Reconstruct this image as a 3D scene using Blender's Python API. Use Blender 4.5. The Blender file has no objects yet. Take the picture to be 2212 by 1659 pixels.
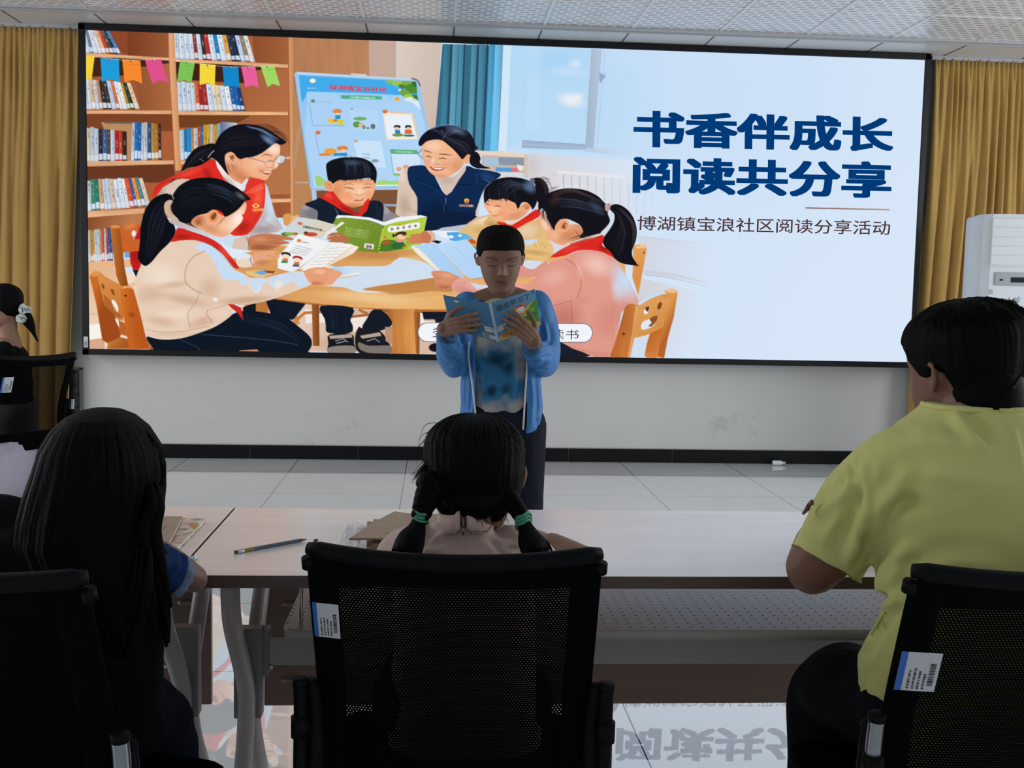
import bpy, bmesh, math, random
import numpy as np
from mathutils import Vector, Matrix, noise as mnoise
PI = math.pi
random.seed(7)
SC = bpy.context.scene
COL = SC.collection

# ------------------------------------------------------------------ camera
CAM_H, FPX, YAW, PITCH, ROLL = 1.305, 2403.2, 0.0700, 0.0874, 0.0207
IMG_W, IMG_H = 2212, 1659
_cy, _sy, _cp, _sp = math.cos(YAW), math.sin(YAW), math.cos(PITCH), math.sin(PITCH)
CF = Vector((_sy*_cp, _cy*_cp, -_sp))
_r0 = Vector((_cy, -_sy, 0)); _u0 = _r0.cross(CF)
CR = math.cos(ROLL)*_r0 + math.sin(ROLL)*_u0
CU = -math.sin(ROLL)*_r0 + math.cos(ROLL)*_u0
CO = Vector((0, 0, CAM_H))
cam_data = bpy.data.cameras.new('camera'); cam = bpy.data.objects.new('camera', cam_data); COL.objects.link(cam)
cam.matrix_world = Matrix(((CR.x, CU.x, -CF.x, CO.x), (CR.y, CU.y, -CF.y, CO.y), (CR.z, CU.z, -CF.z, CO.z), (0, 0, 0, 1)))
cam_data.sensor_fit = 'HORIZONTAL'; cam_data.sensor_width = 36.0
cam_data.lens = 36.0*FPX/IMG_W; cam_data.clip_start = 0.05; cam_data.clip_end = 100
SC.camera = cam

# ------------------------------------------------------------------ light and exposure
SC.view_settings.view_transform = 'Standard'; SC.view_settings.look = 'None'
SC.view_settings.gamma = 1; SC.view_settings.use_curve_mapping = False
SC.view_settings.exposure = 0.0
world = bpy.data.worlds.new('daylight'); SC.world = world; world.use_nodes = True
bg = world.node_tree.nodes['Background']
bg.inputs[0].default_value = (0.92, 0.96, 1.0, 1); bg.inputs[1].default_value = 0.62

def side_fill_light(name, x, y0, y1, z0, z1, face, watts):                # area lamps added at both sides, standing in for unseen window daylight
    d = bpy.data.lights.new(name, 'AREA'); d.shape = 'RECTANGLE'; d.size = y1 - y0; d.size_y = z1 - z0; d.energy = watts; d.color = (.95, .975, 1.0)
    o = bpy.data.objects.new(name, d); COL.objects.link(o); o.location = (x, (y0 + y1)/2, (z0 + z1)/2); o.rotation_euler = (PI/2, 0, -PI/2 if face > 0 else PI/2)
side_fill_light('side_daylight_fill', -5.1, 1.9, 6.2, .9, 2.8, 1, 108)
side_fill_light('side_daylight_fill', 6.3, 1.9, 6.2, .9, 2.8, -1, 178)

# ------------------------------------------------------------------ helpers
def ray(px, py):
    return CF + CR*((px - IMG_W/2)/FPX) - CU*((py - IMG_H/2)/FPX)
def at(px, py, Y):                       # the point of the room seen at a pixel, at distance Y into the room
    d = ray(px, py); return CO + d*(Y/d.y)
def atz(px, py, z):                      # ... at height z
    d = ray(px, py); return CO + d*((z - CAM_H)/d.z)
def smooth_on(me):
    me.polygons.foreach_set('use_smooth', np.ones(len(me.polygons), dtype=bool))
def tag(o, label=None, cat=None, group=None, kind=None):
    if label: o['label'] = label
    if cat: o['category'] = cat
    if group: o['group'] = group
    if kind: o['kind'] = kind
    return o
def empty(name, loc, label, cat, group=None, rz=0):
    o = bpy.data.objects.new(name, None); COL.objects.link(o); o.location = loc; o.rotation_euler = (0, 0, rz)
    o.empty_display_size = 0.05
    return tag(o, label, cat, group)
def link(name, me, mat, parent=None, smooth=True, label=None):
    if mat is not None:
        me.materials.clear(); me.materials.append(mat)
    if smooth: smooth_on(me)
    o = bpy.data.objects.new(name, me); COL.objects.link(o)
    if parent is not None: o.parent = parent
    if label: o['label'] = label
    return o
def copy_tree(o, parent=None):
    c = o.copy(); COL.objects.link(c)
    if parent is not None: c.parent = parent
    for ch in list(o.children): copy_tree(ch, c)
    return c
def ease(a, b, x):
    t = min(1.0, max(0.0, (x - a)/(b - a))); return t*t*(3 - 2*t)
def lerp(a, b, t): return a + (b - a)*t
def catmull(pts, n=6, closed=False):
    P = [np.asarray(p, float) for p in pts]; out = []; N = len(P)
    for i in range(N if closed else N - 1):
        if closed: p0, p1, p2, p3 = P[(i-1) % N], P[i], P[(i+1) % N], P[(i+2) % N]
        else: p0, p1, p2, p3 = P[max(i-1, 0)], P[i], P[i+1], P[min(i+2, N-1)]
        for k in range(n):
            t = k/n
            out.append(0.5*((2*p1) + (-p0 + p2)*t + (2*p0 - 5*p1 + 4*p2 - p3)*t*t + (-p0 + 3*p1 - 3*p2 + p3)*t**3))
    if not closed: out.append(P[-1])
    return out

class MB:
    """collects shapes into one mesh"""
    def __init__(self): self.v = []; self.f = []
    def add(self, vs, fs):
        b = len(self.v); self.v += [tuple(v) for v in vs]; self.f += [tuple(b + i for i in f) for f in fs]; return self
    def box(self, x0, x1, y0, y1, z0, z1, bev=0.0, M=None, seg=2):
        bm = bmesh.new(); bmesh.ops.create_cube(bm, size=1)
        for v in bm.verts:
            v.co = Vector((lerp(x0, x1, v.co.x + .5), lerp(y0, y1, v.co.y + .5), lerp(z0, z1, v.co.z + .5)))
        if bev: bmesh.ops.bevel(bm, geom=bm.edges[:], offset=bev, segments=seg, affect='EDGES', profile=0.6)
        bm.verts.index_update()
        vs = [(M @ v.co if M is not None else v.co.copy()) for v in bm.verts]
        self.add(vs, [[v.index for v in f.verts] for f in bm.faces]); bm.free(); return self
    def tube(self, path, r, seg=12, cap=True, flat=None, up=(0, 0, 1)):
        """path of points; r a number or a list; flat = (scale along side, scale along normal)"""
        P = [Vector(p) for p in path]; n = len(P)
        rs = [r]*n if isinstance(r, (int, float)) else list(r)
        a, b = flat or (1, 1); rings = []; side = None
        for i in range(n):
            t = (P[min(i+1, n-1)] - P[max(i-1, 0)]).normalized()
            if side is None:
                u = Vector(up)
                if abs(t.dot(u)) > .95: u = Vector((1, 0, 0)) if abs(t.x) < .9 else Vector((0, 1, 0))
                side = t.cross(u).normalized()
            else:
                side = (side - t*side.dot(t)).normalized()
            nrm = side.cross(t)
            rings.append([P[i] + side*(math.cos(2*PI*k/seg)*rs[i]*a) + nrm*(math.sin(2*PI*k/seg)*rs[i]*b) for k in range(seg)])
        return self.rings(rings, cap)
    def rings(self, rings, cap=True, closed=False):
        seg = len(rings[0]); vs = [p for r in rings for p in r]; fs = []; n = len(rings)
        for i in range(n if closed else n - 1):
            j = (i+1) % n
            for k in range(seg):
                l = (k+1) % seg
                fs.append((i*seg+k, i*seg+l, j*seg+l, j*seg+k))
        if cap and not closed:
            fs.append(tuple(range(seg))[::-1]); fs.append(tuple((n-1)*seg + k for k in range(seg)))
        return self.add(vs, fs)
    def grid(self, rows):
        m = len(rows[0]); vs = [p for r in rows for p in r]
        return self.add(vs, [(i*m+k, i*m+k+1, (i+1)*m+k+1, (i+1)*m+k) for i in range(len(rows)-1) for k in range(m-1)])
    def ball(self, c, r, seg=20, rin=12, M=None):
        rx, ry, rz = r if isinstance(r, (tuple, list)) else (r, r, r); c = Vector(c)
        rings = []
        for i in range(1, rin):
            th = PI*i/rin
            ring = [Vector((rx*math.sin(th)*math.cos(2*PI*k/seg), ry*math.sin(th)*math.sin(2*PI*k/seg), rz*math.cos(th))) for k in range(seg)]
            rings.append([c + (M @ p if M is not None else p) for p in ring])
        b = len(self.v); self.rings(rings, cap=False)
        top, bot = Vector((0, 0, rz)), Vector((0, 0, -rz))
        if M is not None: top, bot = M @ top, M @ bot
        self.v += [tuple(c + top), tuple(c + bot)]; t = len(self.v) - 2
        for k in range(seg):
            l = (k+1) % seg
            self.f.append((b+l, b+k, t)); self.f.append((b+(rin-2)*seg+k, b+(rin-2)*seg+l, t+1))
        return self
    def prism(self, poly, d0, d1, M=None):
        """polygon in (x, z), extruded along y from d0 to d1"""
        n = len(poly); vs = [Vector((p[0], d0, p[1])) for p in poly] + [Vector((p[0], d1, p[1])) for p in poly]
        if M is not None: vs = [M @ v for v in vs]
        fs = [tuple(range(n)), tuple(n + k for k in range(n))[::-1]] + [(k, n+k, n+(k+1) % n, (k+1) % n) for k in range(n)]
        return self.add(vs, fs)
    def mesh(self, name):
        me = bpy.data.meshes.new(name); me.from_pydata(self.v, [], self.f); me.update()
        bm = bmesh.new(); bm.from_mesh(me); bmesh.ops.recalc_face_normals(bm, faces=bm.faces[:]); bm.to_mesh(me); bm.free()
        return me
    def build(self, name, mat, parent=None, smooth=True, label=None, auto=None):
        me = self.mesh(name); o = link(name, me, mat, parent, smooth, label)
        if auto is not None and smooth:
            try: me.set_sharp_from_angle(angle=math.radians(auto))
            except Exception: pass
        return o
    def xf(self, M):
        self.v = [tuple(M @ Vector(v)) for v in self.v]; return self

def fuse(mb, voxel, smooth=6, name='body', factor=0.6, dec=None):
    """overlapping volumes become one continuous surface"""
    me = mb.mesh(name); o = bpy.data.objects.new('fusing', me); COL.objects.link(o)
    m = o.modifiers.new('r', 'REMESH'); m.mode = 'VOXEL'; m.voxel_size = voxel; m.use_smooth_shade = True
    if smooth:
        s = o.modifiers.new('s', 'SMOOTH'); s.factor = factor; s.iterations = smooth
    dg = bpy.context.evaluated_depsgraph_get()
    out = bpy.data.meshes.new_from_object(o.evaluated_get(dg)); out.name = name
    bpy.data.objects.remove(o); bpy.data.meshes.remove(me)
    return out
def verts_of(me):
    a = np.empty(len(me.vertices)*3, dtype=np.float32); me.vertices.foreach_get('co', a); return a.reshape(-1, 3).astype(float)
def set_verts(me, a):
    me.vertices.foreach_set('co', np.asarray(a, dtype=np.float32).ravel()); me.update()
def normals_of(me):
    a = np.empty(len(me.vertices)*3, dtype=np.float32); me.vertices.foreach_get('normal', a); return a.reshape(-1, 3).astype(float)
def vcol(me, rgb, name='Col'):
    """per-vertex colour of the thing itself (linear rgb array n x 3)"""
    c = me.color_attributes.new(name, 'FLOAT_COLOR', 'POINT'); a = np.ones((len(me.vertices), 4), dtype=np.float32); a[:, :3] = rgb
    c.data.foreach_set('color', a.ravel())
def lin(h):
    """'#rrggbb' -> linear rgb"""
    h = h.lstrip('#'); c = [int(h[i:i+2], 16)/255 for i in (0, 2, 4)]
    return tuple(x/12.92 if x <= .04045 else ((x + .055)/1.055)**2.4 for x in c)

# ------------------------------------------------------------------ materials
def mat(name, col, rough=.6, metal=0.0, ior=1.5, var=0.0, vscale=8, bump=0.0, bscale=40, stretch=None, coat=0.0, emit=0.0, attr=None, sheen=0.0, spec=None, detail=4, alpha=1.0):
    m = bpy.data.materials.new(name); m.use_nodes = True; nt = m.node_tree; N = nt.nodes; L = nt.links
    b = N['Principled BSDF']; c = lin(col) if isinstance(col, str) else col
    b.inputs['Base Color'].default_value = (*c, 1); b.inputs['Roughness'].default_value = rough
    b.inputs['Metallic'].default_value = metal; b.inputs['IOR'].default_value = ior
    b.inputs['Coat Weight'].default_value = coat; b.inputs['Sheen Weight'].default_value = sheen
    b.inputs['Alpha'].default_value = alpha
    if spec is not None: b.inputs['Specular IOR Level'].default_value = spec
    tc = N.new('ShaderNodeTexCoord'); mp = N.new('ShaderNodeMapping'); L.new(tc.outputs['Object'], mp.inputs[0])
    if stretch: mp.inputs['Scale'].default_value = stretch
    src = None
    if attr:
        at_ = N.new('ShaderNodeAttribute'); at_.attribute_name = attr; src = at_.outputs['Color']
    if var:
        n = N.new('ShaderNodeTexNoise'); n.inputs['Scale'].default_value = vscale; n.inputs['Detail'].default_value = detail
        L.new(mp.outputs[0], n.inputs['Vector'])
        r = N.new('ShaderNodeMapRange'); r.inputs['From Min'].default_value = .3; r.inputs['From Max'].default_value = .7
        r.inputs['To Min'].default_value = 1 - var; r.inputs['To Max'].default_value = 1 + var
        L.new(n.outputs['Fac'], r.inputs['Value'])
        mx = N.new('ShaderNodeVectorMath'); mx.operation = 'SCALE'
        if src is not None: L.new(src, mx.inputs[0])
        else: mx.inputs[0].default_value = c
        L.new(r.outputs[0], mx.inputs['Scale']); src = mx.outputs[0]
    if src is not None: L.new(src, b.inputs['Base Color'])
    if bump:
        n2 = N.new('ShaderNodeTexNoise'); n2.inputs['Scale'].default_value = bscale; n2.inputs['Detail'].default_value = 5
        L.new(mp.outputs[0], n2.inputs['Vector'])
        bp = N.new('ShaderNodeBump'); bp.inputs['Strength'].default_value = bump; bp.inputs['Distance'].default_value = .01
        L.new(n2.outputs['Fac'], bp.inputs['Height']); L.new(bp.outputs[0], b.inputs['Normal'])
    if emit:
        b.inputs['Emission Color'].default_value = (*c, 1); b.inputs['Emission Strength'].default_value = emit
    return m
def glow(name, col=None, attr=None, strength=1.0):
    """what a lit screen shows"""
    m = bpy.data.materials.new(name); m.use_nodes = True; nt = m.node_tree; N = nt.nodes; L = nt.links
    N.remove(N['Principled BSDF']); e = N.new('ShaderNodeEmission'); e.inputs[1].default_value = strength
    if col: e.inputs[0].default_value = (*lin(col), 1)
    if attr:
        a = N.new('ShaderNodeAttribute'); a.attribute_name = attr; L.new(a.outputs['Color'], e.inputs[0])
    L.new(e.outputs[0], N['Material Output'].inputs[0]); return m
def text_mesh(body, size=1.0, bold=0.0, align='CENTER', spacing=1.0, res=6, xscale=1.0):
    cu = bpy.data.curves.new('lettering', 'FONT'); cu.body = body; cu.size = size; cu.align_x = align; cu.align_y = 'CENTER'
    cu.offset = bold; cu.space_character = spacing; cu.resolution_u = res; cu.fill_mode = 'FRONT'
    o = bpy.data.objects.new('lettering', cu); COL.objects.link(o)
    me = bpy.data.meshes.new_from_object(o.evaluated_get(bpy.context.evaluated_depsgraph_get()))
    bpy.data.objects.remove(o); bpy.data.curves.remove(cu)
    return me
def place_text(name, me, parent, material, quad):
    """fits lettering (in its own xy box) to four corners: top-left, top-right, bottom-right, bottom-left"""
    a = verts_of(me); mn, mxx = a.min(0), a.max(0); u = (a[:, 0] - mn[0])/(mxx[0] - mn[0]); v = (a[:, 1] - mn[1])/(mxx[1] - mn[1])
    q = [np.array(p, float) for p in quad]; u = u[:, None]; v = v[:, None]
    set_verts(me, (q[0]*(1-u) + q[1]*u)*v + (q[3]*(1-u) + q[2]*u)*(1-v))
    return link(name, me, material, parent, smooth=False)
# ------------------------------------------------------------------ the room
WALL_Y, CEIL_Z, SCR_Y = 8.25, 3.06, 8.06
def floor_material():
    m = mat('polished_tile', '#dcdfe0', rough=.01, ior=2.9, var=.03, vscale=1.3)
    nt = m.node_tree; N = nt.nodes; L = nt.links; b = N['Principled BSDF']
    src = b.inputs['Base Color'].links[0].from_socket
    tc = N.new('ShaderNodeTexCoord'); sx = N.new('ShaderNodeSeparateXYZ'); L.new(tc.outputs['Object'], sx.inputs[0])
    outs = []
    for ax, off in (('X', -.992), ('Y', 6.884)):
        a = N.new('ShaderNodeMath'); a.operation = 'SUBTRACT'; L.new(sx.outputs[ax], a.inputs[0]); a.inputs[1].default_value = off - 40
        w = N.new('ShaderNodeMath'); w.operation = 'PINGPONG'; L.new(a.outputs[0], w.inputs[0]); w.inputs[1].default_value = .4
        l = N.new('ShaderNodeMath'); l.operation = 'LESS_THAN'; L.new(w.outputs[0], l.inputs[0]); l.inputs[1].default_value = .0022
        outs.append(l.outputs[0])
    mx = N.new('ShaderNodeMath'); mx.operation = 'MAXIMUM'; L.new(outs[0], mx.inputs[0]); L.new(outs[1], mx.inputs[1])
    mixc = N.new('ShaderNodeMix'); mixc.data_type = 'RGBA'; L.new(mx.outputs[0], mixc.inputs[0]); L.new(src, mixc.inputs[6]); mixc.inputs[7].default_value = (*lin('#33343a'), 1)
    L.new(mixc.outputs[2], b.inputs['Base Color'])
    # slight polish waviness
    n = N.new('ShaderNodeTexNoise'); n.inputs['Scale'].default_value = 22; n.inputs['Detail'].default_value = 3; L.new(tc.outputs['Object'], n.inputs['Vector'])
    bp = N.new('ShaderNodeBump'); bp.inputs['Strength'].default_value = .012; bp.inputs['Distance'].default_value = .003; L.new(n.outputs['Fac'], bp.inputs['Height']); L.new(bp.outputs[0], b.inputs['Normal'])
    return m
def ceiling_material():
    m = mat('embossed_ceiling_tile', '#b9babb', rough=.33, ior=1.7)
    nt = m.node_tree; N = nt.nodes; L = nt.links; b = N['Principled BSDF']
    tc = N.new('ShaderNodeTexCoord'); mp = N.new('ShaderNodeMapping'); L.new(tc.outputs['Object'], mp.inputs[0])
    br = N.new('ShaderNodeTexBrick'); L.new(mp.outputs[0], br.inputs['Vector'])
    br.offset = .5; br.inputs['Scale'].default_value = 1; br.inputs['Brick Width'].default_value = .078; br.inputs['Row Height'].default_value = .056
    br.inputs['Mortar Size'].default_value = .013; br.inputs['Mortar Smooth'].default_value = .35; br.inputs['Bias'].default_value = -.2
    br.inputs['Color1'].default_value = (*lin('#9c9d9e'), 1); br.inputs['Color2'].default_value = (*lin('#b2b3b4'), 1); br.inputs['Mortar'].default_value = (*lin('#d6d7d9'), 1)
    L.new(br.outputs['Color'], b.inputs['Base Color'])
    bp = N.new('ShaderNodeBump'); bp.inputs['Strength'].default_value = .12; bp.inputs['Distance'].default_value = .003; L.new(br.outputs['Fac'], bp.inputs['Height']); L.new(bp.outputs[0], b.inputs['Normal'])
    return m
def wall_material():
    m = mat('painted_plaster', '#cbcbc8', rough=.75, var=.015, vscale=2, bump=.03, bscale=60)
    nt = m.node_tree; N = nt.nodes; L = nt.links; b = N['Principled BSDF']; src = b.inputs['Base Color'].links[0].from_socket
    tc = N.new('ShaderNodeTexCoord')
    # grey scuffs of chairs and hands low on the wall
    n = N.new('ShaderNodeTexNoise'); n.inputs['Scale'].default_value = 5; n.inputs['Detail'].default_value = 8; n.inputs['Roughness'].default_value = .7; L.new(tc.outputs['Object'], n.inputs['Vector'])
    r = N.new('ShaderNodeMapRange'); r.inputs['From Min'].default_value = .56; r.inputs['From Max'].default_value = .75; r.inputs['To Max'].default_value = 1.0; L.new(n.outputs['Fac'], r.inputs['Value'])
    def spot(cx, cz, rx, rz):
        mp = N.new('ShaderNodeMapping'); L.new(tc.outputs['Object'], mp.inputs[0]); mp.inputs['Location'].default_value = (-cx/rx, 0, -cz/rz); mp.inputs['Scale'].default_value = (1/rx, 0, 1/rz)
        g = N.new('ShaderNodeTexGradient'); g.gradient_type = 'SPHERICAL'; L.new(mp.outputs[0], g.inputs[0]); return g.outputs['Fac']
    acc = None
    for s in ((-.75, .25, .45, .3), (-1.75, .42, .25, .35), (-1.2, .2, .3, .2), (2.3, .25, .5, .25)):
        o = spot(*s)
        if acc is None: acc = o
        else:
            a = N.new('ShaderNodeMath'); a.operation = 'MAXIMUM'; L.new(acc, a.inputs[0]); L.new(o, a.inputs[1]); acc = a.outputs[0]
    f = N.new('ShaderNodeMath'); f.operation = 'MULTIPLY'; L.new(acc, f.inputs[0]); L.new(r.outputs[0], f.inputs[1]); f.use_clamp = True
    mixc = N.new('ShaderNodeMix'); mixc.data_type = 'RGBA'; L.new(f.outputs[0], mixc.inputs[0]); L.new(src, mixc.inputs[6]); mixc.inputs[7].default_value = (*lin('#8b8b88'), 1)
    L.new(mixc.outputs[2], b.inputs['Base Color']); return m
M_WALL = wall_material()
X0, X1, YB = -5.2, 6.4, -2.6
tag(MB().box(X0, X1, WALL_Y, WALL_Y + .15, -.1, 3.2).build('wall_front', M_WALL, smooth=False), kind='structure')
tag(MB().box(X0, X1, YB, WALL_Y, -.12, 0).build('floor', floor_material(), smooth=False), kind='structure')
tag(MB().box(X0, X1, YB, 7.60, CEIL_Z, CEIL_Z + .1).build('ceiling', ceiling_material(), smooth=False), kind='structure')
M_PLAIN = mat('plain_ceiling_panel', '#bdbdbc', rough=.4, ior=1.5)
tag(MB().box(X0, X1, 7.72, WALL_Y, CEIL_Z, CEIL_Z + .1).build('ceiling_plain_row', M_PLAIN, smooth=False), kind='structure')
M_TRIM = mat('white_ceiling_trim', '#9c9d9f', rough=.35, ior=1.5)
tr = MB().box(X0, X1, 7.605, 7.715, CEIL_Z - .006, CEIL_Z + .08, .003)
tr.box(X0, X1, 7.600, 7.612, CEIL_Z - .016, CEIL_Z + .01).box(X0, X1, 7.700, 7.716, CEIL_Z - .014, CEIL_Z + .02)
tag(tr.build('trim_1', M_TRIM, smooth=False), kind='structure')
M_TBAR = mat('ceiling_grid_bar', '#cfd0d2', rough=.3, ior=1.6)
gb, ds = MB(), MB()
for i in range(18):
    x = -4.70 + .6*i - .0
    gb.box(x - .009, x + .009, YB, 7.6, CEIL_Z - .005, CEIL_Z + .01)
    ds.box(x - .005, x + .005, 7.72, WALL_Y, CEIL_Z - .002, CEIL_Z + .01)
for j in range(14):
    y = 6.98 - .66*j
    if y > YB: gb.box(X0, X1, y - .006, y + .006, CEIL_Z - .004, CEIL_Z + .01)
tag(gb.build('trim_2', M_TBAR, smooth=False), kind='structure')
tag(ds.build('trim_4', mat('dark_panel_joint', '#4b4c50', rough=.6), smooth=False), kind='structure')
# black skirting in long pieces with pale joints
sk = MB(); js = [X0] + [-.558 - .79*k for k in range(5, -1, -1)] + [.23, 1.015, 1.805, 2.6, 3.39, 4.18, 4.97, 5.76, X1]
for a, b_ in zip(js[:-1], js[1:]): sk.box(a + .0015, b_ - .0015, WALL_Y - .014, WALL_Y, .001, .102, .0015)
tag(sk.build('baseboard_front', mat('black_skirting_tile', '#0b0b0f', rough=.35, spec=.2), smooth=False), kind='structure')
tag(MB().box(X0, X1, WALL_Y - .008, WALL_Y, .0, .108).build('trim_3', mat('skirting_mortar', '#a9a9a6', rough=.8), smooth=False), kind='structure')

# ------------------------------------------------------------------ curtains
def curtain(name, x0, x1, lean0, lean1, label, seed):
    rnd = random.Random(seed); top, bot = 3.035, .04
    root = empty(name, ((x0 + x1)/2, 8.1, 0), label, 'curtain')
    ox = (x0 + x1)/2; n = int((x1 - x0)/.0075); rows = 44
    ph = [0]; w = x1 - x0
    # big folds low down, pinched into many small pleats at the heading
    folds = []; x = x0
    while x < x1:
        d = rnd.uniform(.05, .13); folds.append((x, d, rnd.uniform(.5, 1.0))); x += d
    def wave(u):
        for (fx, d, a) in folds:
            if fx <= u < fx + d:
                t = (u - fx)/d; return a*(math.sin(PI*t)**.8)
        return 0
    g = []
    for i in range(rows + 1):
        v = i/rows; z = lerp(top, bot, v); row = []
        big = ease(0.02, .4, v)
        for k in range(n + 1):
            s = k/n; u = x0 + w*s
            pinch = .5*(1 + math.sin(u*2*PI/.034 + 1.6*math.sin(u*21 + seed))) * (.55 + .45*math.sin(u*47 + seed*2)**2)
            med = .5*(1 + math.sin(u*2*PI/.052 + 2*math.sin(u*13)))
            dep = (1 - ease(0, .22, v))*.028*pinch + (1 - ease(.1, .6, v))*ease(0, .1, v)*.03*med + big*.085*wave(u + .012*math.sin(v*5 + u*9))
            xx = u + lerp(lean0, lean1, s)*ease(.0, 1.0, v) + .006*math.sin(v*9 + u*17)*v
            if i == 0: z2 = z + .006*math.sin(u*70)
            else: z2 = z
            row.append((xx - ox, 8.165 - 8.1 - .02 - dep, z2))
        g.append(row)
    mb = MB().grid(g); me = mb.mesh('curtain_fabric')
    o = link('fabric', me, M_CURT, root); s = o.modifiers.new('thick', 'SOLIDIFY'); s.thickness = .003; s.offset = 0
    rail = MB().box(x0 - ox - .02, x1 - ox + .01, .03, .075, top - .004, CEIL_Z - .001)
    rail.build('curtain_rail', M_TRIM, root, smooth=False)
    hd = MB().grid([[(p[0], p[1] - .004, p[2] + dz) for p in g[0]] for dz in (.004, -.085)])
    return root
M_CURT = mat('ochre_curtain', '#a98644', rough=.85, var=.05, vscale=5, bump=.05, bscale=250, sheen=.25)
curtain('curtain', -3.95, -2.503, 0, -.10, 'ochre floor-length curtain left of the big screen, behind the seated woman', 3)
curtain('curtain', 3.64, 5.1, -.07, .1, 'ochre floor-length curtain right of the big screen, behind the white air conditioner', 11)
hk = MB()
for cx in (.503, .545):
    hk.tube([(cx - .001, 7.715, 3.047), (cx, 7.713, 3.03)], .0018, 8)
    hk.tube([(cx + .009*math.sin(t*2*PI/16), 7.713, 3.018 + .012*math.cos(t*2*PI/16)) for t in range(17)], .0022, 8)
hk.box(.495, .553, 7.705, 7.725, 3.043, 3.055)
tag(hk.build('ceiling_hook', mat('hook_metal', '#c9c9c9', rough=.3, metal=.7)), 'small metal double hook hanging from the ceiling trim above the screen', 'hook')

# black equipment rack half hidden by the left curtain
rk = empty('equipment_rack', (-2.70, 8.21, 0), 'black equipment rack on the floor between left curtain and wall', 'rack')
M_RACK = mat('rack_black', '#17181b', rough=.25, var=.4, vscale=9); M_RACKF = mat('rack_frame', '#5b5d60', rough=.4)
MB().box(-.24, .145, -.02, .03, .0, .64, .004).build('body', M_RACK, rk, auto=30)
fr = MB().box(.146, .158, -.03, .03, 0, .66, .002).box(-.24, .158, -.03, .03, .642, .656, .002); fr.build('frame', M_RACKF, rk, smooth=False)
for k in range(6):
    u = MB().box(-.23, .142, -.028, -.02, .04 + k*.1, .115 + k*.1, .004); u.build('shelf_unit', mat('rack_unit', '#202227', rough=.12, var=.5, vscale=25) if k == 0 else bpy.data.materials['rack_unit'], rk, auto=30)

# floor-standing air conditioner
AC = empty('air_conditioner', (3.86, 7.18, 0), 'white floor-standing air conditioner in front of the right curtain', 'air conditioner', rz=math.radians(-12))
M_AC = mat('white_plastic', '#c6cbcf', rough=.3, ior=1.5); M_ACG = mat('grey_panel', '#9aa0a3', rough=.4); M_ACD = mat('dark_display', '#0c0d10', rough=.1)
hw = .30
prof = [(-hw, .2), (-hw, -.10), (-hw + .02, -.155), (-hw + .07, -.18), (hw - .07, -.18), (hw - .02, -.155), (hw, -.10), (hw, .2)]
b_ = MB(); rings = []
for z, s in ((0.03, .985), (.06, 1), (1.80, 1), (1.825, .992), (1.838, .965)): rings.append([(x*s, y*s, z) for x, y in prof])
b_.rings(rings); b_.build('casing', M_AC, AC, auto=25)
MB().box(-.27, .27, -.15, .15, 0, .03).build('base', M_ACG, AC, smooth=False)
MB().box(-.235, .235, -.188, -.178, 1.50, 1.80, .003).build('outlet_grille', M_AC, AC, auto=30)
lv = MB()
for k in range(5): lv.box(-.23, .23, -.1905, -.187, 1.515 + k*.06, 1.568 + k*.06, .001)
lv.build('louvre', M_AC, AC, smooth=False)
MB().box(-.20, .20, -.188, -.179, 1.378, 1.462, .006).build('control_panel', M_ACG, AC, auto=30)
MB().box(-.10, .14, -.190, -.186, 1.398, 1.432, .001).build('display', M_ACD, AC, smooth=False)
MB().box(-.168, -.148, -.1895, -.187, 1.408, 1.42).build('power_mark', M_ACD, AC, smooth=False)
ft = MB(); ft.box(-.232, -.205, -.1806, -.179, 1.32, 1.35); ft.build('label', M_ACG, AC, smooth=False)

# ------------------------------------------------------------------ the big screen
LED = empty('display_screen', (.55, SCR_Y, 1.9), 'huge black-framed wall screen showing a reading class and large Chinese title', 'screen')
LO = Vector((.55, SCR_Y, 1.9))
M_BEZEL = mat('black_bezel', '#0a0b10', rough=.4, spec=.25)
PX0, PX1, PZ0, PZ1 = -2.4399, 3.5316, .8046, 3.0096
bz = MB()
zt, zb, xl, xr = 3.054, .762, -2.488, 3.574
bz.box(xl, xr, SCR_Y - .012, WALL_Y, PZ1, zt, .004).box(xl, xr, SCR_Y - .012, WALL_Y, zb, PZ0, .004)
bz.box(xl, PX0, SCR_Y - .012, WALL_Y, zb, zt, .004).box(PX1, xr, SCR_Y - .012, WALL_Y, zb, zt, .004)
bz.xf(Matrix.Translation(-LO)); bz.build('bezel', M_BEZEL, LED, smooth=False)
bk = MB().box(PX0, PX1, SCR_Y + .01, SCR_Y + .16, PZ0, PZ1); bk.xf(Matrix.Translation(-LO)); bk.build('back_panel', M_BEZEL, LED, smooth=False)
s_ = MB().box(-2.476, -2.447, SCR_Y - .0145, SCR_Y - .011, .815, .89); s_.xf(Matrix.Translation(-LO))
st_ = s_.build('sticker', mat('white_sticker', '#c9cbcf', rough=.5), LED, smooth=False, label='white sticker on the lower left bezel')
tk = MB()
for k in range(4): tk.box(-2.4705 + .0052*k, -2.4685 + .0052*k, SCR_Y - .0152, SCR_Y - .0143, .823, .85 + .006*((k*3) % 4))
tk.xf(Matrix.Translation(-LO)); tk.build('print', mat('label_ink', '#33363c', rough=.6), st_, smooth=False)
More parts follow.
